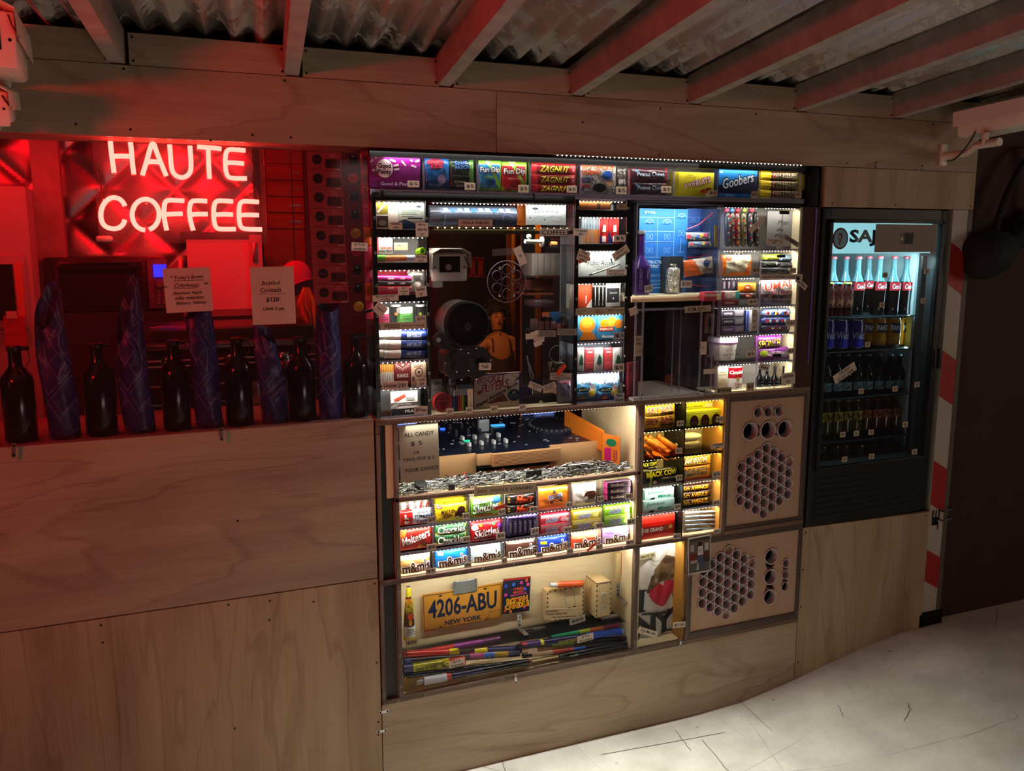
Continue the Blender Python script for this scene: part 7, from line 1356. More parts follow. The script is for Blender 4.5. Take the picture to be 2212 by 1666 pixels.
# things shelved at the right side of the camera window
A=lambda x,y,d:W('d4',x,y,d)
for i in range(7):
    a,b_=A(1412+84*i,500,.16),A(1412+84*(i+1)-5,500,.16);zt,zb=A(1680,352,.16).z,A(1680,652,.16).z
    single('white_box',ORD[i]+' from the left of the slim white boxes on the shelf','box',bx(a.x,b_.x,.16,.24,zb,zt-.001*(i % 3),pm('white box card','#8f8a86',.7),.001),'row of slim white boxes')
zb=A(1680,654,.16).z;single('side_shelf','clear shelf carrying the row of slim white boxes','shelf',bx(1.135,1.262,.10,.26,zb-.004,zb-.0005,ACR))
a,b_=A(1340,840,.20),A(1688,700,.20);single('brown_box','brown red box under the row of slim white boxes','box',bx(a.x,b_.x,.20,.3,a.z,b_.z,col('#6a2f26','card')))
a,b_=A(1340,912,.20),A(1682,872,.20);single('wood_strip','orange brown wood strip below the brown red box','strip',bx(a.x,b_.x,.19,.3,a.z,b_.z,col('#8a4424','card')))
a,b_=A(1408,1080,.17),A(1690,965,.17);single('flat_pack','grey violet soft packet lying above the keys','packet',bx(a.x,b_.x,.15,.24,a.z,b_.z,col('#5e4a54'),.008))
a,b_=A(1655,1345,.10),A(1960,1130,.10);single('blue_pouch','blue pouch hanging behind the round-headed keys','pouch',bx(a.x,b_.x,.10,.11,a.z,b_.z,col('#1f4f7e'),.004))
a,b_=A(1550,1200,.09),A(1640,1138,.09);single('orange_piece','orange piece of card above the round-headed keys','card',bx(a.x,b_.x,.09,.092,a.z,b_.z,col('#c8641c','card')))
a,b_=A(1962,1085,.03),A(1908,770,.03);single('pale_panel','pale grey panel edge beside the bin column','panel',bx(b_.x,a.x,.03,.05,a.z,b_.z,col('#9a9688','card')))
for i,(x,y) in enumerate(((1580,1225),(1652,1228),(1808,1218),(1892,1220))):
    p=A(x,y,.05);mb=MB().lathe([(.0085,0),(.009,.002),(.007,.004),(.0001,.004)],(p.x,.05,p.z),(0,-1,0),18,pm('key head','#1d1614',.3)).box((p.x-.003,.048,p.z-.038),(p.x+.003,.050,p.z-.006),pm('key blade','#3a302a',.4,metal=.6));single('round_key',ORD[i]+' from the left of the round-headed dark keys','key',mb,'round-headed keys')
for i,(r,c) in enumerate((((1395,1230,1490,1380),'#7a5a58'),((1500,1260,1730,1370),'#6a3a34'),((1745,1290,1890,1360),'#8a3438'))):
    R=RC('d4',*r,.07);single('small_packet',('grey brown','brown','reddish')[i]+' small packet hanging among the round-headed keys','packet',bx(R[0],R[1],.07,.076,R[2],R[3],col(c),.002))
note('d4',(1490,1382,1732,1468),[('NYC Elevator',.5,.7,.8,.26),('Fire Key $50',.5,.3,.8,.26)],'left of two grey notes below the round-headed keys',dep=-.006,rot=-.03,base='#8a8076',name='paper_note',cat='note')
note('d4',(1752,1362,2022,1446),[('MTA Subway Gate',.5,.7,.85,.26),('Gate Key $50',.45,.3,.75,.28)],'right of two grey notes below the round-headed keys',dep=-.006,rot=-.05,base='#8a8076',name='paper_note',cat='note')
for i,(r,ro) in enumerate((((1330,1425,1440,1500),.05),((1440,1450,1580,1530),-.1),((1395,1395,1500,1450),.2),((1440,1520,1548,1590),.35))):tag('d4',r,'',ORD[i]+' of the loose white tags bunched left of the key ring',dep=-.005-.0008*i,rot=ro,name='loose_tag',group='bunched white tags',cat='tag')
c=E5(1845,420,.01);mb=MB().tube([(c.x+.027*math.cos(t),.01,c.z+.027*math.sin(t)) for t in [2*math.pi*k/32 for k in range(32)]],.0011,STEEL,8,True)
ks=[('ring',mb)]
for i in range(6):
    p=E5(1745+36*i,570+8*(i % 2),.008+.003*i);ks.append(('key',MB().ball((p.x,p.y,p.z),.0085,col('#1a1614','shiny') if i % 2 else col('#8a7a4a','metal'),10,(1,.3,1.1)).box((p.x-.002,p.y-.001,p.z-.034),(p.x+.002,p.y+.001,p.z-.008),STEEL)))
thing('key_ring','large key ring with a bunch of dark and brass keys','key ring',ks)
tape('d5',(1845,715),(1960,575),.014,'red orange tape tag on the bunch of keys',None,-.0068)
note('d5',(1745,688,2050,790),[('$10/ea or',.35,.7,.6,.3),('fantastic hotel keys',.55,.3,.8,.26)],'white note lettered below the bunch of keys',dep=-.006,rot=-.08,name='paper_note',cat='note',base='#a89c90')
note('d5',(1440,835,1640,925),[('$ wipe games',.5,.68,.84,.3),('$ 5',.5,.28,.3,.3)],'left slanted white note above the dark glasses box',dep=-.006,rot=-.42,name='paper_note',cat='note')
note('d5',(1648,838,1830,925),[('MR UNO',.5,.7,.7,.28),('DIXE!',.45,.30,.62,.34)],'right slanted white note above the dark glasses box',dep=-.0068,rot=.30,name='paper_note',cat='note')
R=RC('d5',1360,1015,1868,1150,.06);mb=m_box((R[0],R[1],1.2158,R[3]),.06,.05,'#171112',[('p',[(.42+.16*t,.02+.42*math.sin(math.pi*t)**1.5) for t in [k/12 for k in range(13)]],'#d8c89a')]);single('glasses_box','long black box with a cream arch printed at its middle','box',mb)
R=RC('d5',1340,905,1560,1020,.09);single('violet_carton','dark violet carton leaning behind the long black box','box',bx(R[0],R[1],.13,.15,1.2158,R[3],col('#33203e','card')))
R=RC('d5',1560,890,1700,1015,.09);single('tan_carton','tan folded card standing behind the long black box','card',bx(R[0],R[1],.12,.124,1.2158,R[3],col('#8a5a3a','card')))
bag('d5',(1870,800,2058,1125),'clear_pouch','clear zip pouch with pink seal standing at the right of the window','#6a5e6c',[('t','$15',.35,.4,.4,.12,'#2a2428'),('r',0,.9,1,.96,'#a8283a')],crimp='tb',T=.03,dep=.02)
mb=MB().tube(smooth_path([E5(1415,450,.02),E5(1440,560,.02),E5(1462,700,.02),E5(1490,775,.02),E5(1508,740,.02),E5(1480,660,.02),E5(1455,560,.02)],4),.0022,col('#a89a94'),6);single('lanyard','pale lanyard hanging at the right edge of the middle opening','lanyard',mb)
mb=MB().tube(smooth_path([A(1345,1560,.01),A(1335,1400,.01),A(1360,1355,.01),A(1380,1400,.01)],4),.001,STEEL,6);single('wire_hook','thin wire hook holding the bunched white tags','hook',mb)
mb=MB().tube([A(1320,195,.03),A(1540,200,.04)],.0065,CAMW,12).lathe([(.016,0),(.017,.004),(.01,.006)],A(1535,200,.045),(1,0,0),20,CAMW).ball(A(1372,130,.035),.008,CAMW,10).tube([A(1372,130,.035),A(1372,190,.035)],.004,CAMW,8);single('pipe_fitting','white pipe bracket above the row of slim white boxes','bracket',mb)
mb=MB().lathe([(.006,0),(.0075,.003),(.0075,.02),(.006,.023)],A(1660,225,.06),(1,0,0),14,col('#c87a3a'));single('orange_bulb','small orange cylinder right of the white pipe bracket','bulb',mb)
mb=MB().box(A(1668,278,.09)-Vector((0,0,0)),A(1975,235,.11),ACR2).box(A(1700,180,.12),A(1975,150,.14),col('#6a2634'));single('clear_cases','clear case and red strip lying on the top right shelf of the window','case',mb)
# dark room seen through the window: numerals, doorway, gold curtain and the person at work
NUM=pm('orange numerals','#a8481f',.6)
for i,x in enumerate((630,732)):
    a,b_=A(x-28,655,1.4),A(x+28,425,1.4);m=(a.x+b_.x)/2;mb=bx(m-.011,m+.011,1.4,1.41,a.z,b_.z,NUM).box((m-.019,1.4,a.z-.006),(m+.019,1.41,a.z+.006),NUM).box((m-.019,1.4,b_.z-.006),(m+.019,1.41,b_.z+.006),NUM)
    single('wall_numeral',('left','right')[i]+' of the two orange roman numerals on the dark inner wall','numeral',mb,'roman numerals on the inner wall')
a,b_=A(0,900,1.42),A(1010,900,1.42);struct('wall_inner',bx(.66,A(1010,900,1.42).x-.32,1.42,1.46,0.0,2.27,pm('inner partition','#3a1d1a',.7)))
gx0,gx1=A(1075,1300,6.2).x,A(1275,1300,6.2).x
mb=MB();mb.grid(40,4,lambda u,w:(gx0+(gx1+.3-gx0)*u,6.2+.03*math.sin(40*u),w*2.275),pm('gold curtain','#a8681c',.45));single('gold_curtain','gold pleated curtain hanging behind the person','curtain',mb)
a=A(1275,100,.5);single('door_post','dark upright post with an orange lit edge inside the window','post',bx(a.x,a.x+.055,.5,.56,1.0,2.27,pm('dark post','#1a1110',.5)).box((a.x-.005,.495,1.0),(a.x,.5,2.27),col('#b85a24','card')))  # lamp light on the post's edge painted as an orange strip
def person():
    sx,sy,sz=A(960,1500,5.3)      # shoulder centre in the room
    sk=pm('warm skin','#c98662',.5,spec=.3);base=Vector((sx,5.3,0));zS=sz
    V_=lambda x,y,z:Vector((sx+x,5.3+y,zS+z))
    def skin(nodes,edges,rad,root,lv=2):
        me=bpy.data.meshes.new('figure');me.from_pydata(nodes,edges,[]);o=bpy.data.objects.new('figure',me);COL.objects.link(o)
        s=o.modifiers.new('s','SKIN');sub=o.modifiers.new('u','SUBSURF');sub.levels=lv;sub.render_levels=lv
        for i,r in enumerate(rad):me.skin_vertices[0].data[i].radius=(r,r) if not isinstance(r,tuple) else r;me.skin_vertices[0].data[i].use_root=(i==root)
        dg=bpy.context.evaluated_depsgraph_get();dg.update();ev=o.evaluated_get(dg);m2=ev.to_mesh()
        out=([v.co.copy() for v in m2.vertices],[tuple(p.vertices) for p in m2.polygons]);ev.to_mesh_clear();bpy.data.objects.remove(o);return out
    n=[V_(0,0,-.50),V_(0,-.01,-.34),V_(0,0,-.18),V_(0,.01,-.02),V_(-.01,-.01,.06),V_(-.02,-.03,.13),V_(-.025,-.05,.21),V_(-.03,-.06,.285),
         V_(-.17,0,-.03),V_(-.21,-.05,-.28),V_(-.06,-.27,-.42),V_(.02,-.34,-.43),V_(.17,.0,-.03),V_(.215,-.04,-.28),V_(.10,-.25,-.42),V_(.05,-.33,-.43),
         V_(-.09,-.05,-.56),V_(-.13,-.45,-.56),V_(-.13,-.50,-.95),V_(.09,-.05,-.56),V_(.13,-.45,-.56),V_(.13,-.50,-.95),V_(-.13,-.62,-.99),V_(.13,-.62,-.99)]
    e=[(0,1),(1,2),(2,3),(3,4),(4,5),(5,6),(6,7),(3,8),(8,9),(9,10),(10,11),(3,12),(12,13),(13,14),(14,15),(0,16),(16,17),(17,18),(0,19),(19,20),(20,21),(18,22),(21,23)]
    rd=[(.15,.11),(.125,.10),(.15,.105),(.12,.085),(.052,.052),(.058,.065),(.075,.088),(.066,.078),(.062,.062),(.043,.043),(.031,.031),(.024,.030),(.062,.062),(.043,.043),(.031,.031),(.024,.030),.085,.062,.042,.085,.062,.042,.03,.03]
    vs,fs=skin(n,e,rd,0);body=MB().add(vs,fs,sk,True)
    hd=V_(-.027,-.055,.225)
    body.ball((hd.x-.012,hd.y-.082,hd.z-.012),.013,sk,10,(.8,1.2,1.5));body.ball((hd.x+.078,hd.y+.01,hd.z-.012),.014,sk,10,(.5,.8,1.5));body.ball((hd.x-.078,hd.y+.01,hd.z-.012),.014,sk,10,(.5,.8,1.5))
    for s,wr in ((-1,V_(.02,-.34,-.43)),(1,V_(.05,-.33,-.43))):
        for k in range(4):
            f0=wr+Vector((s*.006+(-.018+.012*k),-.03,-.004));L=(.060,.068,.064,.052)[k]
            body.tube([f0,f0+Vector((0,-L*.45,-.004)),f0+Vector((0,-L*.8,-.018)),f0+Vector((0,-L*.95,-.032))],[.0085,.008,.0075,.006],sk,8)
        body.tube([wr+Vector((s*.02,-.01,0)),wr+Vector((s*.036,-.035,-.006)),wr+Vector((s*.034,-.06,-.014))],[.011,.0095,.0075],sk,8)
    hair=MB();HM=pm('dark curly hair','#1c0f0b',.7)
    hair.ball((hd.x+.004,hd.y+.04,hd.z+.05),1.0,HM,18,(.108,.085,.105))
    for k in range(130):
        a=random.uniform(0,2*math.pi);b=random.uniform(-.45,1.3);p=Vector((math.cos(a)*math.cos(b)*.12,math.sin(a)*math.cos(b)*.10+.035,math.sin(b)*.12+.04))
        if p.y<-.03 and p.z<.075:continue
        if p.z<-.01 and p.y<.0:continue
        hair.ball(hd+p,random.uniform(.014,.024),HM,8,(1,1,.9))
    eyes=MB()
    for s in (-1,1):eyes.ball((hd.x-.012+s*.030,hd.y-.078,hd.z+.012),.010,pm('closed eyelid','#8a4a34',.5),8,(1.2,.5,.45));eyes.tube([(hd.x-.012+s*.030-.016,hd.y-.083,hd.z+.008),(hd.x-.012+s*.03,hd.y-.089,hd.z+.005),(hd.x-.012+s*.030+.016,hd.y-.083,hd.z+.008)],.0016,BLK2,6);eyes.tube([(hd.x-.012+s*.032-.018,hd.y-.080,hd.z+.032),(hd.x-.012+s*.032,hd.y-.087,hd.z+.038),(hd.x-.012+s*.032+.018,hd.y-.078,hd.z+.032)],.0028,HM,6)
    mouth=MB().ball((hd.x-.014,hd.y-.086,hd.z-.050),.02,pm('lips','#8a2f28',.4),10,(1,.4,.38))
    nk=MB().tube([(sx-.012+.062*math.cos(t),5.3-.015+.064*math.sin(t),zS+.085-.012*math.cos(t-1.57)) for t in [2*math.pi*k/24 for k in range(24)]],.0065,pm('black choker','#0f0a0a',.5),6,True);nk.ball((sx-.012,5.3-.09,zS+.06),.008,BLK2,8)
    top=MB();TM=pm('brown tank top','#4a352c',.8)
    ring_=[(-.48,.165,.125),(-.34,.145,.115),(-.22,.165,.125),(-.13,.160,.125)]
    top.grid(28,3,lambda u,w:(lambda q,t:(sx+q[1]*math.cos(t),5.3-.005+q[2]*math.sin(t),zS+q[0]+(.05*math.cos(2*t) if w>.9 else 0)))(ring_[round(w*3)],2*math.pi*u),TM)
    for s in (-1,1):top.tube([(sx+s*.09,5.3-.105,zS-.10),(sx+s*.085,5.3-.085,zS+.0),(sx+s*.08,5.3,zS+.045),(sx+s*.085,5.3+.09,zS-.02),(sx+s*.09,5.3+.115,zS-.12)],.008,TM,6)
    ear=MB().tube([(hd.x+.084,hd.y-.01,hd.z-.035),(hd.x+.086,hd.y-.01,hd.z-.085)],.003,CHROME,6)
    thing('person','seated person with dark curly hair, black choker and tank top looking down at the hands','person',[('body',body),('hair',hair),('closed_eyes',eyes),('lips',mouth),('choker',nk),('tank_top',top),('earring',ear)])
    seat=MB().box((sx-.22,5.12,zS-.72),(sx+.22,5.55,zS-.645),pm('stool seat','#2a1a14',.6),.01);lg_=[('leg',bx(sx+dx-.015,sx+dx+.015,5.34+dy-.015,5.34+dy+.015,0,zS-.72,BLK2)) for dx in (-.19,.19) for dy in (-.19,.18)]
    thing('stool','dark stool carrying the seated person','stool',[('seat',seat)]+lg_)
    single('desk_lamp_glow','small lit lamp on the table left of the person','lamp',MB().lathe([(.05,0),(.07,.10),(.0001,.11)],(sx-.55,4.9,zS-.1),(0,0,1),18,pm('lamp shade',(1,.45,.12),emit=.6)))
    struct_t=single('side_table','small dark table carrying the lamp beside the seated person','table',bx(sx-.8,sx-.35,4.7,5.1,0,zS-.102,BLK2));l=area('room_lamp',(sx-.5,4.3,zS+.6),(.3,.3),(.55,1,-.55),4.5,(1,.42,.12));area('curtain_lamp',(gx0+.3,5.9,2.1),(.3,.05),(.1,.35,-1),3.5,(1,.55,.12))
person()
# ================================================================= blueprint case and pay chamber
def poster(R,y,base,line,label,txt=True):
    mb=bx(R[0],R[1],y,y+.002,R[2],R[3],col(base,'card'));L=lambda p,w=.0012:('l',p,line,w)
    d=[L([(.0,.90),(.72,.90)]),L([(.72,.44),(.72,1)]),L([(0,.44),(.72,.44)]),L([(0,.74),(.72,.74)]),L([(0,.62),(.72,.62)]),L([(.37,.44),(.37,.90)]),L([(0,.22),(1,.22)]),L([(0,.235),(1,.235)]),L([(.78,.30),(.78,.42),(.95,.42),(.95,.30)]),L([(.86,.66),(.86,.50)]),L([(.80,.50),(.93,.50)])]
    for u,w in ((.2,.83),(.56,.83),(.86,.90)):d+=[L([(u+.09*math.cos(t),w+.05*math.sin(t)) for t in [math.pi*k/8 for k in range(9)]]+[(u+.09,w),(u-.09,w)])]+[L([(u,w),(u+.085*math.cos(t),w+.047*math.sin(t))],.0007) for t in (.6,1.2,1.9,2.5)]
    for u,w in ((.86,.72),(.56,.68),(.2,.68),(.56,.52),(.2,.52)):d+=[L([(u+.06*math.cos(t),w+.035*math.sin(2*t)) for t in [math.pi*k/6 for k in range(13)]],.0009)]
    if txt:d+=[('t','CONSTRUCTION',.26,.385,.56,.035,'#dce8f2',.02,.3),('t','ISOMETRIC',.20,.335,.42,.035,'#dce8f2',.02,.3),('t','AGRICULTURE',.34,.165,.34,.02,line,.02),('t','REGION',.36,.125,.22,.02,line,.02),('t','AL ENGINEER',.30,.085,.34,.02,line,.02),('t','ETAIL',.2,.955,.22,.025,line)]
    deco(mb,R,d,y);return single('blueprint_poster',label,'poster',mb)
poster(RC('z6',520,108,880,752,.108),.108,'#2464a8','#9cc0de','bright blue blueprint poster at the back of the clear display case')
poster(RC('z6',872,108,1116,752,.112),.112,'#1b3566','#4a6a9a','dark blue blueprint poster right of the bright one',False)
cs_=[('front_pane',bx(1.486,1.8215,-.012,-.009,1.566,1.866,ACR)),('side_pane',bx(1.486,1.489,-.009,.20,1.566,1.866,ACR)),('side_pane',bx(1.8185,1.8215,-.009,.20,1.566,1.866,ACR)),('top_pane',bx(1.486,1.8215,-.009,.20,1.864,1.867,ACR)),('base',bx(1.474,1.826,-.014,.205,1.545,1.565,PL,.001))]
e_=MB()
for a in ((1.486,1.490,1.566,1.866),(1.8175,1.8215,1.566,1.866),(1.486,1.8215,1.862,1.866),(1.486,1.8215,1.566,1.570),(1.806,1.809,1.566,1.862)):e_.box((a[0],-.0135,a[2]),(a[1],-.012,a[3]),ACRE)
cs_.append(('edge',e_));thing('display_case','clear display case with blueprint posters, a bottle and a flask','display case',cs_)
area('led_light',(1.65,.03,1.862),(.3,.012),(0,.5,-1),1.5,(.85,.95,1))
single('black_upright','black taped upright left of the clear display case','post',bx(1.463,1.479,-.006,.012,1.545,1.872,BLACK))
b,k=bottle((W('z6',533,700,.06).x,.06,1.566),.0335,.215,pm('purple dark bottle','#3a1f5e',.2),.42,capc='#8a8a84');l=MB()
l.text('COLD BREW',1.529,.024,1.62,.07,.012,'#a8a0c0',.02,0,math.pi/2);b.poly([(1.512,1.572),(1.55,1.572),(1.55,1.655),(1.512,1.655)],.0258,'#4a2a7e')
thing('tall_bottle','tall dark bottle with purple patterned label at the left of the display case','bottle',[('body',b),('cap',k),('label',l)])
R=RC('z6',690,465,848,750,.10);single('flask_box','open grey box standing behind the steel flask','box',bx(R[0],R[1],.098,.106,1.566,R[3],col('#26282a','card')).box((R[0],.06,1.566),(R[0]+.006,.098,R[3]),col('#3a3c3e','card')))
R=RC('z6',722,535,816,750,.07);cx=(R[0]+R[1])/2;r=(R[1]-R[0])/2;H_=R[3]-1.566
HM_=pm('hammered steel','#d6d2c0',.16,metal=1,bump=1.0,bscale=120);single('hip_flask','small hammered steel flask with screw cap in the display case','flask',MB().lathe([(r*.85,0),(r,.004),(r,H_*.88),(r*.7,H_*.95),(r*.35,H_*.96),(r*.35,H_*.99),(r*.5,H_),(r*.5,H_*1.07),(.0001,H_*1.07)],(cx,.068,1.566),(0,0,1),28,HM_))
tag('z6',(836,646,918,700),'$120','white price card of a hundred and twenty beside the steel flask',dep=-.0145,base=pm('bright card','#d8d4cc',.7));tag('z6',(564,680,622,732),'$120','white price card at the foot of the tall purple labelled bottle',dep=.02,base=pm('bright card','#d8d4cc',.7),rot=.12)
for r,c,l,t in (((880,285,1068,348),'#8a8690','upper roll of mixed wrapped candy in the display case',''),((900,348,1078,398),'#7a8a98','lower roll of mixed wrapped candy in the display case','')):
    bag('z6',r,'candy_bag',l,c,[('e',.1+.16*i,.5+.2*math.sin(5*i),.07,.25,('#b83a4a','#d8d4c8','#3a6aa8','#d0a83a')[i % 4]) for i in range(6)],T=.02,dep=.07,wr=2)
bag('z6',(872,480,1092,608),'snack_bag','tilted orange and white crab snack bag in the display case',lambda u,w:'#b8501c' if u<.55-.25*w else '#b0a090',[('e',.72,.66,.12,.2,'#2a3a6a'),('t','Crab',.75,.3,.34,.2,'#3a2a22',0,.3)],T=.03,dep=.07,rot=.12)
tape('z6',(1098,232),(1098,395),.011,'upright yellow strip inside the display case',pm('yellow strip','#d8b81c',.5),.01)
for i,(p,q,l) in enumerate((((880,262),(1075,135),'upper'),((880,475),(1060,440),'middle'),((880,665),(1060,690),'lower'))):
    single('red_wire',l+' thin red wire crossing the dark blueprint poster','wire',MB().tube(smooth_path([W('z6',*p,.10),W('z6',(p[0]+q[0])/2,(p[1]+q[1])/2+(22 if i==0 else 8),.095),W('z6',*q,.09)],5),.0017,col('#b81c2c'),6),'red wires')
box('z6',(1012,732,1105,800),'candy_box','small pink and red candy box at the lower right of the display case','#a83a48',[('r',0,.5,1,.8,'#d8b8b4')],T=.03,dep=-.0475)
# pay chamber
pc=[('front_pane',bx(1.52,1.742,-.010,-.007,1.225,1.515,ACR)),('tray',bx(1.49,1.775,-.01,.30,1.212,1.222,pm('milky tray','#b8aea0',.3))),('side_pane',bx(1.512,1.516,-.02,.28,1.222,1.52,ACR)),('side_pane',bx(1.742,1.746,-.02,.28,1.222,1.52,ACR)),('side_pane',bx(1.79,1.794,-.02,.28,1.222,1.545,ACR2)),('top_pane',bx(1.49,1.80,-.02,.28,1.518,1.522,ACR2))]
for x in (1.66,1.69):pc.append(('rod',bx(x-.0015,x+.0015,.02,.023,1.222,1.518,ACRE)))
g_=MB()
for x in (1.486,1.514,1.744,1.792):g_.box((x-.003,-.023,1.218),(x+.003,-.020,1.545),ACRE)
for z in (1.52,1.222):g_.box((1.49,-.023,z-.003),(1.80,-.020,z+.003),ACRE)
btn(g_,[(x,z) for x in (1.514,1.744,1.765) for z in (1.235,1.37,1.51)],-.023);pc.append(('edge',g_));thing('pay_chamber','clear hollow pay chamber with a milky tray below the display case','chamber',pc)
area('led_light',(1.63,.16,1.50),(.2,.02),(0,0,-1),.12,(1,.9,.8))
struct('wall_inner',bx(1.44,2.2,.62,.64,1.0,2.27,pm('reddish ply behind','#3c2119',.6)))
single('brown_board','brown wooden panel seen through the pay chamber','board',bx(1.56,1.80,.45,.46,1.1,1.62,col('#4a2818','card')))
for i,(x,y,h,c) in enumerate(((850,1400,.1,'#5a4a3a'),(905,1400,.09,'#6a5a44'),(780,1410,.05,'#c8641c'))):
    p=W('z6',x,y,.34);single('storage_jar',('left','right','small orange')[i]+' of the dim jars behind the pay chamber','jar',MB().lathe([(.022,0),(.024,.006),(.024,h*.8),(.018,h*.9),(.02,h)],(p.x,.36,1.18),(0,0,1),16,m=col(c)),'dim jars behind the pay chamber')
single('jar_shelf','dark shelf carrying the dim jars behind the pay chamber','shelf',bx(1.5,2.0,.31,.44,1.172,1.18,BLACK))
note('z6',(492,1062,546,1214),[('PAY',.5,.83,.7,.12),('HERE',.5,.62,.7,.12)],'upright paper slip telling where to pay left of the pay chamber',dep=-.025,base='#a59884')
for v,x0,y0,w_,sg,dp,nm in (('z6',520,1176,36,1,-.0262,'pay slip'),('z6',1012,858,38,1,-.0262,'machine note'),('z6',1006,1150,32,-1,-.0262,'small tan slip')):
    p=W(v,x0,y0,dp);L_=.0062*w_/36*1.4;mb=MB();Rr=(p.x-L_,p.x+L_,p.z-.006,p.z+.006);deco(mb,Rr,[('l',[(0,.5),(1,.5)],'#1b1716',.0009),('l',[((1,.5) if sg>0 else (0,.5)),(.6 if sg>0 else .4,.95)],'#1b1716',.0009),('l',[((1,.5) if sg>0 else (0,.5)),(.6 if sg>0 else .4,.05)],'#1b1716',.0009)],dp);single('drawn_arrow','small black arrow drawn on the '+nm,'arrow',mb)
note('z6',(866,836,1062,884),[('ATM',.26,.5,.3,.62),('around\nback',.60,.5,.24,.6)],'tan note pointing to the cash machine above the pay chamber',dep=-.025,base='#a59884',rot=.03)
tag('z6',(984,1105,1030,1202),'','tan slip with an arrow right of the pay chamber',dep=-.025,name='paper_slip',group=None,cat='note');tag('z6',(1006,1308,1106,1346),'','blank pale slip right of the pay chamber',dep=-.025,name='paper_slip',group=None,cat='note');tag('z6',(450,850,512,905),'','crumpled pale scrap at the upper left corner of the pay chamber',dep=-.025,rot=.3,name='paper_slip',group=None,cat='note')
for i,(y0,y1,c) in enumerate(((895,1045,'#5a4a44'),(1205,1300,'#4a4640'))):bag('z6',(1022,y0,1092,y1),'air_freshener',('upper','lower')[i]+' dark tree air freshener pack right of the pay chamber',c,[('p',[(.5,.8),(.3,.6),(.4,.6),(.25,.4),(.45,.4),(.45,.25),(.55,.25),(.55,.4),(.75,.4),(.6,.6),(.7,.6)],'#101a12')],crimp='tb',T=.012,dep=.0,nu=8,nv=10,group='air freshener packs')
box('z6',(442,1262,516,1535),'hanging_pack','tall dark red pack left of the pay chamber','#6a1c20',[('r',.1,.55,.9,.75,'#8a3a3a')],T=.02,dep=.02)
# ================================================================= mixer bay
dj=[];T0,T1=.145,.60;zf,zb_=1.046,1.092;sl_=(zb_-zf)/(T1-T0);dz=lambda y:zf+(y-T0)*sl_
X0,X1=.70,1.478;DK=pm('mixer top','#141a2a',.25);dj.append(('body',MB().hexa([(X0,T0,.99),(X1,T0,.99),(X1,T1,.99),(X0,T1,.99),(X0,T0,zf),(X1,T0,zf),(X1,T1,zb_),(X0,T1,zb_)],DK)))
up=Vector((0,-sl_,1)).normalized()
for x,l in ((.80,0),(1.35,1)):
    c=(x,.335,dz(.335));jw=MB().lathe([(.085,0),(.086,.010),(.078,.016),(.0001,.014)],c,up,40,m=pm('jog wheel','#1e2230',.35));dj.append(('jog_wheel',jw))
    rm=MB()
    for k in range(28):a=2*math.pi*k/28;rm.ball((x+.082*math.cos(a),.335+.082*math.sin(a),dz(.335+.082*math.sin(a))+.012),.0065,pm('jog dimple','#4a4c54',.4),6)
    dj.append(('jog_rim',rm))
pos=[]
for i in range(4):
    for j in range(5):pos.append((.985+.045*i,.22+.068*j))
for x,y in pos:dj.append(('fader' if y<.3 else 'knob',(MB().box((x-.004,y-.012,dz(y)),(x+.004,y+.012,dz(y)+.013),col('#c8ccd4')) if y<.3 else MB().lathe([(.0075,0),(.006,.014),(.0001,.014)],(x,y,dz(y)),up,10,m=col('#2c3038','shiny'))).box((x-.0008,y-.004,dz(y)+.012),(x+.0008,y+.006,dz(y)+.0145),col('#e0e4ea'))))
BLU=pm('blue lit screen',(.25,.38,1),emit=1.2)
for x in (.74,1.30):
    q_=MB()
    for k in range(3):q_.box((x+.004*k,.50+.012*k,dz(.5)+.004),(x+.14,.503+.012*k,dz(.5)+.007),BLU)
    dj.append(('display',q_))
dj.append(('pad',MB().lathe([(.010,0),(.010,.003),(.0001,.003)],(.955,.42,dz(.42)),up,16,m=pm('blue pad',(.02,.1,1),emit=2))));dj.append(('pad',MB().box((1.14,.40,dz(.4)),(1.19,.42,dz(.42)+.003),pm('azure pads',(.05,.4,1),emit=1))));dj.append(('pad',MB().box((.985,.265,dz(.265)),(1.005,.275,dz(.27)+.003),pm('green pad',(.0,.8,.4),emit=.8))))
mk=dj[0][1]
for k in range(90):x=random.uniform(X0+.02,X1-.02);y=random.uniform(T0+.02,T1-.03);w_=random.uniform(.004,.014);mk.box((x,y,dz(y)),(x+w_,y+.0025,dz(y)+.0012+.001),pm('panel print','#8a94ac',.5))
thing('dj_controller','black mixing controller with two jog wheels and blue lights inside the top bay','dj controller',dj)
p=W('c1',815,305,.35);single('grey_block','small pale grey block standing on the mixing controller','block',bx(p.x-.02,p.x+.02,.35,.37,dz(.36),dz(.36)+.045,col('#8a929a'),.003))
single('mixer_bay_back','dark blue grey sheet behind the mixing controller','panel',bx(.67,1.515,.64,.65,.966,1.195,col('#1a2030','card')))
CB=wood('corrugated cardboard','#b58d62','#9c7449','x',6,grain=.2,mott=.3,knots=False);CBD=pm('cardboard edge','#8a6440',.8)
def cbx(v,r,y,l,T=.014,ridges=False):
    R=RC(v,*r,y);mb=bx(R[0],R[1],y,y+T,R[2],R[3],CB,.001)
    if ridges:
        for k in range(9):z=R[2]+(R[3]-R[2])*(k+.5)/9;mb.box((R[0]+.002,y-.0012,z-.0006),(R[1]-.002,y,z+.0006),CBD)
    single('cardboard_piece',l,'cardboard',mb)
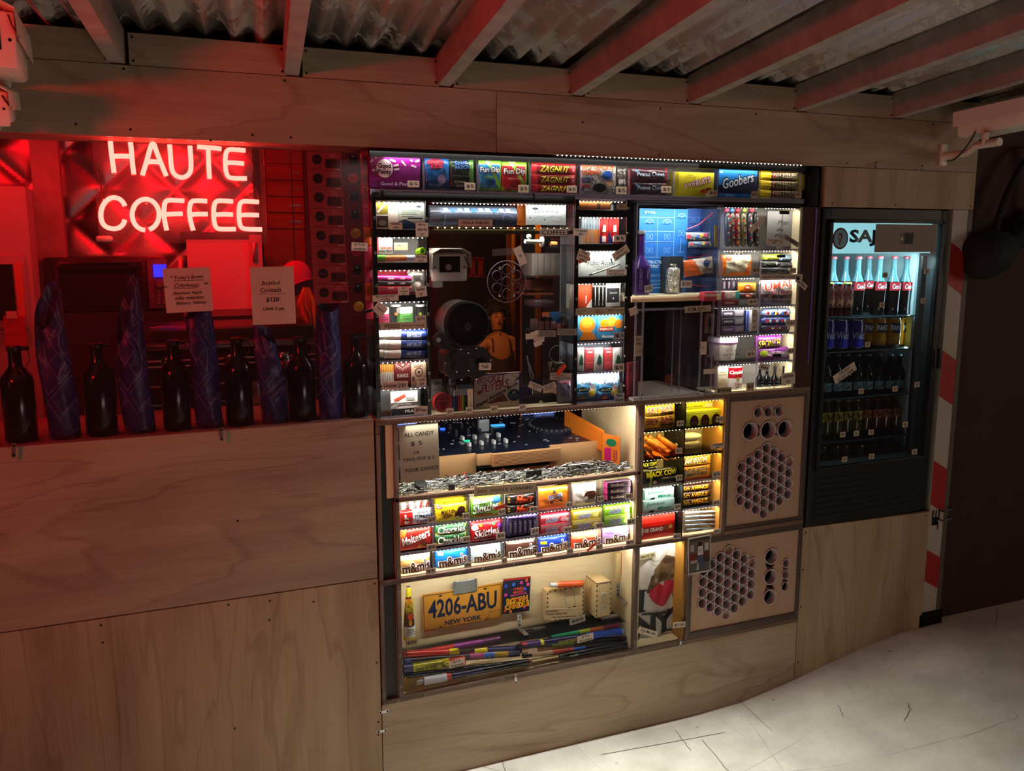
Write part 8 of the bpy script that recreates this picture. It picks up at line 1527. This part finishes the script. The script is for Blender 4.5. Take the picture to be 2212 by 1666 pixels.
cbx('c1',(250,500,745,705),.13,'left folded cardboard front before the mixing controller');cbx('c1',(755,480,890,575),.112,'small cardboard flap left of the ridged cardboard lip');cbx('c1',(888,455,1470,560),.10,'long ridged cardboard lip sticking out before the controller',.02,True);cbx('c1',(1380,385,1858,575),.128,'right folded cardboard front before the mixing controller');cbx('c1',(745,575,1900,700),.134,'lower cardboard back behind the pile of screws',.008)
OB=pm('orange booklet','#d8761c',.5);q=[W('c1',1858,330,.07),W('c1',1978,345,.04)]
mb=MB().hexa([(q[0].x,.10,.975),(q[1].x,.045,.975),(q[1].x+.003,.048,.975),(q[0].x+.003,.104,.975),(q[0].x,.10,1.085),(q[1].x,.045,1.078),(q[1].x+.003,.048,1.078),(q[0].x+.003,.104,1.085)],OB)
mb.hexa([(1.385,.30,1.05),(q[0].x,.104,1.02),(q[0].x+.012,.108,1.02),(1.395,.304,1.05),(1.385,.30,1.135),(q[0].x,.104,1.09),(q[0].x+.012,.108,1.09),(1.395,.304,1.135)],OB)
f=lambda x,z:.10-(x-q[0].x)/(q[1].x-q[0].x)*.055-.0012;w_=q[1].x-q[0].x
mb.ell(q[0].x+w_*.5,1.055,w_*.3,.014,0,'#1c6a4a',f);mb.poly([(q[0].x+w_*.12,.99),(q[0].x+w_*.5,.99),(q[0].x+w_*.5,1.035),(q[0].x+w_*.12,1.035)],0,'#b81c6a',f);mb.text('PUZZLE',q[0].x+w_*.74,0,1.01,.04,w_*.22,'#8a1c4a',.02,0,math.pi/2,f)
single('orange_booklet','folded orange booklet standing at the right side of the mixing controller','booklet',mb)
# the heap of screws and fittings: nobody could count it
def heap(n,x0,x1,hf,rad=.0017):
    mb=MB();ms=[STEEL,pm('dark zinc','#4a4e54',.3,metal=.9),pm('bright zinc','#cfd4d6',.25,metal=.9)]
    for k in range(n):
        x=random.uniform(x0,x1);y=random.uniform(.012,.115);h=hf(x)*(1-abs((y-.06)/.07)**2*.6);z=.9665+random.uniform(.0,max(.002,h));a=random.gauss(.25,.7);b2=random.gauss(0,.18);L=random.uniform(.012,.04)
        d=Vector((math.cos(a)*math.cos(b2),math.sin(a)*.6,math.sin(b2)))*L/2;c=Vector((x,max(.012+abs(d.y),y),z+abs(d.z)));m=random.choice(ms);r=random.uniform(.7,1.3)*rad
        c.x=min(max(c.x,x0+L/2),x1-L/2)
        mb.tube([c-d,c+d*.86,c+d*.88,c+d],[r*.7,r,r*2,r*2],m,5)
    return mb
s_=single('screw_heap','long glittering heap of loose screws and fittings along the shelf under the mixing controller','screws',heap(1500,.682,1.512,lambda x:.012+.014*math.exp(-((x-.97)/.14)**2)+.016*math.exp(-((x-1.36)/.12)**2)),None,'stuff')
p=W('c1',1238,665,.03);single('black_plate','black perforated metal plate lying on the heap of screws','plate',bx(p.x-.03,p.x+.026,.022,.028,p.z-.018,p.z+.020,BLK2,.003))
p=W('c1',268,728,.05);single('black_puck','round black rubber puck lying at the left of the heap of screws','puck',MB().lathe([(.018,0),(.02,.002),(.02,.012),(.018,.014),(.0001,.014)],(p.x,.05,p.z-.01),(0,-.55,1),24,BLK2))
p=W('c1',535,765,.02);single('black_block','small black block among the screws','block',bx(p.x-.009,p.x+.009,.012,.03,p.z-.010,p.z+.011,BLK2,.002))
single('steel_bracket','flat perforated steel bracket lying over the screws at the right','bracket',bx(1.30,1.37,.03,.05,1.003,1.006,STEEL,.001));single('steel_pipe','short steel pipe lying on the screws at the right','pipe',MB().tube([(1.27,.035,.998),(1.345,.03,1.0)],.005,CHROME,12))
single('power_plug','grey power plug and cable lying behind the heap of screws','cable',MB().tube(smooth_path([W('c1',1600,560,.12),W('c1',1680,592,.11),W('c1',1780,585,.09),W('c1',1870,552,.08)],5),.004,col('#3a3c40'),8).box(W('c1',1580,580,.12),W('c1',1660,535,.13),col('#3a3c40')))
single('red_tipped_cable','white and red cable end poking from the cardboard','cable',MB().tube([W('c1',640,640,.12),W('c1',665,690,.10),W('c1',660,700,.09)],.005,col('#c83a34'),8).tube([W('c1',972,605,.12),W('c1',1000,640,.1)],.005,col('#d8d0c0'),8).tube([W('c1',1000,640,.1),W('c1',1018,672,.09)],.006,col('#c83a24'),8))
# ================================================================= fireworks bay
FY=.149
R=RC('c3',352,350,1010,655,.135);mb=bx(R[0],R[1],.135,.137,R[2],R[3],pm('yellow plate','#c98a1c',.45,bump=.2,bscale=6,var=.25),.001);NV='#14203c'
deco(mb,R,[('t','4206-ABU',.5,.57,.86,.50,NV,.026),('t','NEW YORK',.5,.15,.46,.13,NV,.03),('r',.20,.88,.24,.92,'#3a2a14'),('r',.76,.88,.80,.92,'#3a2a14'),('r',.2,.06,.24,.09,'#3a2a14'),('r',.78,.06,.82,.09,'#3a2a14'),('l',[(.02,.04),(.98,.04),(.985,.96),(.015,.96),(.02,.04)],NV,.0016),('l',[(.83,.05),(.83,.26),(.98,.26)],NV,.0012)],.135)
mb.spin(.0,((R[0]+R[1])/2,0,R[2]));single('license_plate','yellow license plate with navy characters fixed inside the fireworks bay','license plate',mb)
R=RC('c3',608,278,802,388,.131);single('duct_tape','crumpled silver tape patch over the top edge of the yellow plate','tape',m_bag(R,.128,.006,'#8f9290',[],kind='foil',zig=False,wr=2))
box('c3',(1014,262,1240,548),'firework_card','dark card with coloured balls and yellow red lettering','#17182e',[('r',0,.95,1,1,'#a8281c')]+[('e',u,w,.055,.05,c) for u,w,c in ((.1,.8,'#2a4aa8'),(.38,.82,'#2a6ac8'),(.66,.85,'#b83a8a'),(.85,.9,'#d84a2c'),(.9,.78,'#d84a8a'),(.1,.55,'#c83a8a'),(.8,.66,'#3a5ac8'),(.3,.06,'#c87a1c'),(.8,.14,'#c83aa8'),(.1,.1,'#b8441c'))]+[('t','10 BALL',.56,.70,.4,.07,'#d8542c',.03,.1,.08),('t','MAGIC',.56,.61,.4,.07,'#d8542c',.03,.1,.08),('t','SHOOTING',.56,.53,.6,.06,'#c84a8a',.03,.1,.08),('o','ROMAN',.52,.38,.74,.14,'#c82a1c','#e8d81c',.05,.08),('o','CANDLE',.52,.22,.84,.14,'#c82a1c','#e8d81c',.05,.08)],T=.003,dep=.13,rot=-.04)
# fountain firework
c=W('c3',248,770,.05);zt=W('c3',275,335,.05).z;H_=zt-c.z;mb=MB().lathe([(.0195,0),(.0195,H_*.07),(.0195,H_*.25),(.018,H_*.27),(.013,H_*.6),(.0095,H_*.8),(.0088,H_*.82),(.0068,H_),(.0001,H_)],(c.x,.055,c.z),(0,0,1),24,mats=[col('#c8a01c')]+[col('#cfccc4','card')]*2+[col('#3a1612')]+[col('#b8401c')]+[col('#1a1214')]+[col('#c8b81c')]+[col('#3a2a6a')])
for t,w,z,h,c2 in (('DRAGON',.026,.70,.028,'#d8c81c'),('WRATH',.026,.60,.028,'#d8c81c'),('CAUTION',.022,.22,.006,'#2a2a2a'),('xxxxx xxx xx',.028,.18,.004,'#6a6a6a'),('xxx xxxxx xx',.028,.14,.004,'#6a6a6a')):mb.text(t,c.x,.0335+(.008 if z>.5 else 0),c.z+H_*z,w,h*H_*7 if z>.5 else h,c2,.03)
mb.ell(c.x,c.z+H_*.46,.009,H_*.07,.038,'#d84a1c');mb.ell(c.x,c.z+H_*.35,.006,H_*.06,.0365,'#e0a01c');single('fountain_firework','upright cone shaped fountain firework at the left of the fireworks bay','firework',mb)
tag('c3',(212,772,312,818),'$20','dark note below the upright fountain firework',dep=-.009,base=pm('dark tan tag','#8a7a58',.7),shear=.2)
single('acrylic_ledge','clear acrylic ledge running along the fireworks bay','acrylic panel',bx(.680,1.51,.035,.038,.36,.405,ACR).box((.680,.038,.403),(1.51,.145,.405),ACR))
# laser cut boxes
LW=pm('laser cut ply','#d9bc86',.6,var=.12);LWE=pm('burnt ply edge','#4a3420',.8)
def laser(r,T,y,label,outlet):
    R=RC('c3',*r,y);ps=[];b=bx(R[0],R[1],y,y+T,R[2],R[3],LW,.0008);W_,H_=R[1]-R[0],R[3]-R[2]
    for k in range(7):
        u=(k+.5)/7
        for a in ((R[0]+W_*u-.003,R[0]+W_*u+.003,R[3]-.0035,R[3]+.0003),(R[0]+W_*u-.003,R[0]+W_*u+.003,R[2],R[2]+.0035)):b.box((a[0],y-.0004,a[2]),(a[1],y+.003,a[3]),LWE)
        b.box((R[0]-.0004,y-.0004,R[2]+H_*u-.003),(R[0]+.0035,y+.003,R[2]+H_*u+.003),LWE);b.box((R[1]-.0035,y-.0004,R[2]+H_*u-.003),(R[1]+.0004,y+.003,R[2]+H_*u+.003),LWE)
        if T>.05:b.box((R[0]-.0005,y+T*u-.003,R[3]-.004),(R[0]+.003,y+T*u+.003,R[3]),LWE)
    ps.append(('shell',b))
    if outlet:
        for z in (.62,.28):
            o_=MB().lathe([(.0001,.002),(.012,.002),(.013,0)],((R[0]+R[1])/2,y-.0005,R[2]+H_*z),(0,-1,0),20,m=col('#c8b690'));xm=(R[0]+R[1])/2
            for dx,w2,h2 in ((-.005,.0012,.007),(.004,.0012,.006)):o_.box((xm+dx,y-.003,R[2]+H_*z),(xm+dx+w2,y-.002,R[2]+H_*z+h2),BLACK)
            ps.append(('socket',o_))
    else:b.box((R[0]+W_*.35,y-.0005,R[2]+H_*.3),(R[0]+W_*.44,y,R[2]+H_*.34),BLACK);b.box((R[0]+W_*.55,y-.0005,R[2]+H_*.32),(R[0]+W_*.63,y,R[2]+H_*.36),BLACK);b.box((R[0]+W_*.71,y-.0005,R[2]+H_*.34),(R[0]+W_*.79,y,R[2]+H_*.38),BLACK)
    return thing('finger_jointed_box',label,'wooden box',ps)
laser((1382,352,1678,600),.045,.085,'low finger-jointed wooden box with an orange tool strapped on top',False);laser((1788,300,1905,585),.085,.05,'tall finger-jointed wooden box with two outlet sockets',True)
cyl_item('c3',(1402,322),(1672,308),.0115,[(.2,.7,'#c8ccc8'),(.1,.9,'#d86a2a'),(.7,1,'#d8541c')],'orange_tool','orange handled tool lying on the low wooden box','tool',None,.08)
for i,x in enumerate((1525,1600)):single('rubber_band',('left','right')[i]+' of two thin green bands around the orange tool','rubber band',MB().tube([W('c3',x-8,300,.075),W('c3',x+4,400,.082),W('c3',x+14,500,.082)],.0009,col('#4aa89a'),5),'green rubber bands')
note('c3',(1355,515,1640,600),[('Screwdriver',.22,.8,.36,.2),('Vampire Boxes $50',.36,.5,.6,.24),('Try one for electricity!',.6,.18,.7,.2)],'clear slip lettered about boxes below the low wooden box',dep=-.009,base='#bfae8a',rot=-.12,shear=.2);tag('c3',(1565,585,1695,636),'$60','grey tilted slip below the tall wooden box',dep=-.010,rot=.12,base=pm('grey tag','#8f887c',.7))
for i,(x,y) in enumerate(((1925,295),(1118,545))):
    p=W('c3',x,y,.12);mb=MB().box((p.x,.10,p.z-.05),(p.x+.016,.102,p.z),STEEL,.0005).box((p.x,.04,p.z-.052),(p.x+.016,.102,p.z-.05),STEEL,.0005)
    for k in range(3):mb.lathe([(.003,0),(.0001,.0002)],(p.x+.008,.0998,p.z-.012-.014*k),(0,-1,0),8,BLACK)
    single('angle_bracket',('perforated steel angle bracket right of the tall wooden box','steel angle bracket below the dark firework card')[i],'bracket',mb)
box('c3',(1958,55,2018,272),'corner_batten','pale batten with an orange red stripe in the upper right corner of the fireworks bay','#c8b07a',[('r',.5,.14,1,1,'#c8441c'),('p',[(.5,.0),(1,.0),(1,.14),(.5,.14)],'#d8d4c8')],T=.02,dep=.09)
# fireworks tubes
def ftube(a,b,r,segs,label,dep,txt=None,tc='#e8e0d0'):cyl_item('c3',a,b,r*1.22,segs,'roman_candle',label,'firework','roman candles in the fireworks bay',dep,txt,'shiny',tc)
ftube((190,905),(990,765),.0085,[(.06,1,'#3a5aa8'),(.45,1,'#b82a24'),(.3,1,'#8a2a8a'),(.19,1,'#6a1c5a')],'red and violet firework tube at the top of the left bundle',.09)
ftube((195,895),(1165,850),.011,[(.02,.8,'#a83a2a'),(.35,1,'#c02a20'),(.08,1,'#d8c81c'),(.13,1,'#1c1c3a'),(.11,1,'#d8c81c'),(.31,1,'#2a2a5a')],'firework tube banded red, yellow and navy in the left bundle',.065,[('ROMAN',.52,.05,.012),('XX BALL',.70,.06,.008)],'#c82a1c')
ftube((200,950),(1150,880),.010,[(.05,1,'#2a4a8a'),(.5,1,'#17161e'),(.12,1,'#c84a8a'),(.1,1,'#3a6ac8'),(.12,1,'#c8a01c'),(.11,1,'#2a2a5a')],'black firework tube with coloured balls in the left bundle',.055,[('o O o O o',.72,.10,.012)],'#d8a01c')
ftube((190,1015),(700,940),.0125,[(.15,1,'#3a2a5a'),(.38,1,'#b8b81c'),(.2,1,'#d8d034'),(.27,1,'#b8341c')],'yellow banded firework tube at the front of the left bundle',.04,[('xxxx xx xxx',.35,.07,.008),('ACE',.68,.03,.016)],'#3a2a14')
ftube((1150,760),(1945,628),.0105,[(.15,.9,'#2a1c3a'),(.4,1,'#2c2a78'),(.43,1,'#1c2f8a'),(.02,.7,'#c8c4d8')],'violet blue firework tube at the top of the right bundle',.10)
ftube((1390,745),(1960,660),.0105,[(.02,.8,'#1c3a2a'),(.4,1,'#2aa86a'),(.15,1,'#a8b83a'),(.2,1,'#c8642a'),(.23,1,'#8a2a5a')],'green to orange firework tube in the right bundle',.075)
ftube((1160,825),(2002,700),.0105,[(.05,1,'#c83a4a'),(.13,1,'#4a2a7a'),(.03,1,'#d8c81c'),(.42,1,'#1c1c4a'),(.35,1,'#1c4aa8'),(.02,.8,'#7aa0d8')],'navy firework tube with yellow lettering in the right bundle',.055,[('HIGH PERFORMANCE',.44,.075,.012)],'#d8c81c')
ftube((1130,830),(2030,760),.007,[(.3,1,'#2a2a30'),(.2,1,'#6a8a3a'),(.2,1,'#2a2a2a'),(.3,1,'#1a1a1c')],'thin dark firework stick under the right bundle',.05)
ftube((1175,905),(2020,800),.0072,[(.08,1,'#17171a'),(.2,1,'#a8886a'),(.2,1,'#a83a2a'),(.12,1,'#2a5aa8'),(.4,1,'#17171a')],'thin firework stick with red and blue middle',.035,[('FLAMING THUNDER BOLT',.82,.06,.006)])
ftube((200,1070),(1230,950),.0075,[(.02,.8,'#2a2a2a'),(.6,1,'#1a1a1e'),(.3,1,'#24242a'),(.08,1,'#5a2a4a')],'long black firework stick lying before the left bundle',.03,[('BROTHERS',.86,.05,.010)])
ftube((300,1125),(1220,955),.0092,[(.06,.7,'#9a9a98'),(.2,1.2,'#c8ccd4'),(.04,1,'#b8443a'),(.28,.9,'#2a2a4a'),(.42,.9,'#1a1a1c')],'front firework stick with a silver blue end',.018)
ftube((1480,910),(2035,810),.0085,[(.05,.7,'#3a3a3a'),(.95,1,'#1c1c1e')],'short black firework stick at the lower right',.022,[('FLASH',.2,.03,.006)])
ftube((1150,700),(1370,680),.008,[(.1,1,'#a8281c'),(.4,1,'#2a1c1a'),(.5,1,'#5a5450')],'short dark firework piece behind the right bundle',.11)
ftube((1810,600),(1968,580),.0085,[(.04,.8,'#b83a3a'),(.92,1,'#c8c4c0'),(.04,.8,'#3a3a3a')],'short white firework roll at the right end',.10)
single('wood_stick','pale wooden stick lying before the right bundle','stick',MB().tube([W('c3',1255,950,.02),W('c3',1470,908,.02)],.0035,LW,6))
R=RC('c3',205,855,1190,985,.045);mb=MB();mb.grid(40,8,lambda u,w:(R[0]+(R[1]-R[0])*u,.028+.004*math.sin(11*u+4*w)+.002*math.sin(41*u),R[2]+(R[3]-R[2])*(w*.8+.32*u-.06)),glass('crinkled film',(.98,.98,.98),.25,.12,.0));single('plastic_film','crinkled clear film around the left bundle of fireworks','film',mb)
tag('c3',(572,938,702,992),'$10\nRoman','price note before the left bundle of fireworks',dep=-.009,rot=.1);tag('c3',(1630,730,1762,785),'$10\nRoman','price note before the right bundle of fireworks',dep=-.009,rot=.08);tag('c3',(1220,845,1300,885),'','blank tan slip between the two bundles of fireworks',dep=-.009,base=pm('tan tag','#b3a088',.75))
# ================================================================= outside cameras and the hanging bag
ps=cctv(-.29,2.163,-.36,.13,.115,.26,'');thing('security_camera','upper security camera at the far left edge in red light','security camera',ps+[('wall_arm',MB().tube([(-.29,-.2,2.125),(-.29,.0,2.125)],.014,CAMW,10))])
ps=cctv(-.318,2.05,-.22,.105,.075,.18,'',tilt=.12);thing('security_camera','lower security camera under the first one at the far left edge','security camera',ps+[('wall_arm',MB().tube([(-.318,-.1,2.01),(-.318,.0,2.02)],.012,CAMW,10))])
ps=cctv(2.86,2.175,-.37,.135,.10,.29,'',tilt=-.10,yaw=.22)
ps+=[('wall_plate',bx(2.80,2.83,-.014,-.002,2.028,2.108,CAMW,.002)),('wall_arm',MB().tube([(2.815,-.01,2.062),(2.81,-.12,2.066),(2.79,-.17,2.085),(2.785,-.27,2.088)],[.016,.013,.013,.015],CAMW,12)),('pivot',MB().tube([(2.785,-.21,2.085),(2.785,-.21,2.125)],.012,CAMW,12)),('cable',MB().tube(smooth_path([(2.83,-.014,2.045),(2.80,-.07,2.045),(2.785,-.12,2.07),(2.782,-.16,2.115),(2.782,-.17,2.135)],4),.0028,BLK2,8))]
thing('security_camera','white security camera on a wall arm above the striped barricade','security camera',ps)
BGM=pm('black bag cloth','#0b090b',.8);B8=lambda x,y:W('z8',x,y,-.03)
pts=[B8(575,1260),B8(640,1240),B8(740,1200),B8(850,1130),B8(960,1040),B8(1060,960)];bd=MB().tube(smooth_path(pts,4),[.02+.075*math.sin(math.pi*min(1,(k+1.5)/13))**.6 if k<12 else .085-.003*k for k in range(21)],BGM,16)
st=MB().tube(smooth_path([B8(735,1110),B8(745,1020),B8(800,860),B8(880,700),B8(960,590),B8(1010,560),B8(1040,640),B8(1020,860),B8(1000,1000)],4),.013,BGM,8);hk=MB().tube([B8(1008,556)+Vector((0,.07,.01)),B8(1008,556)],.004,STEEL,8)
thing('shoulder_bag','black shoulder bag hanging by its strap on the dark wall','bag',[('body',bd),('strap',st),('hook',hk)])
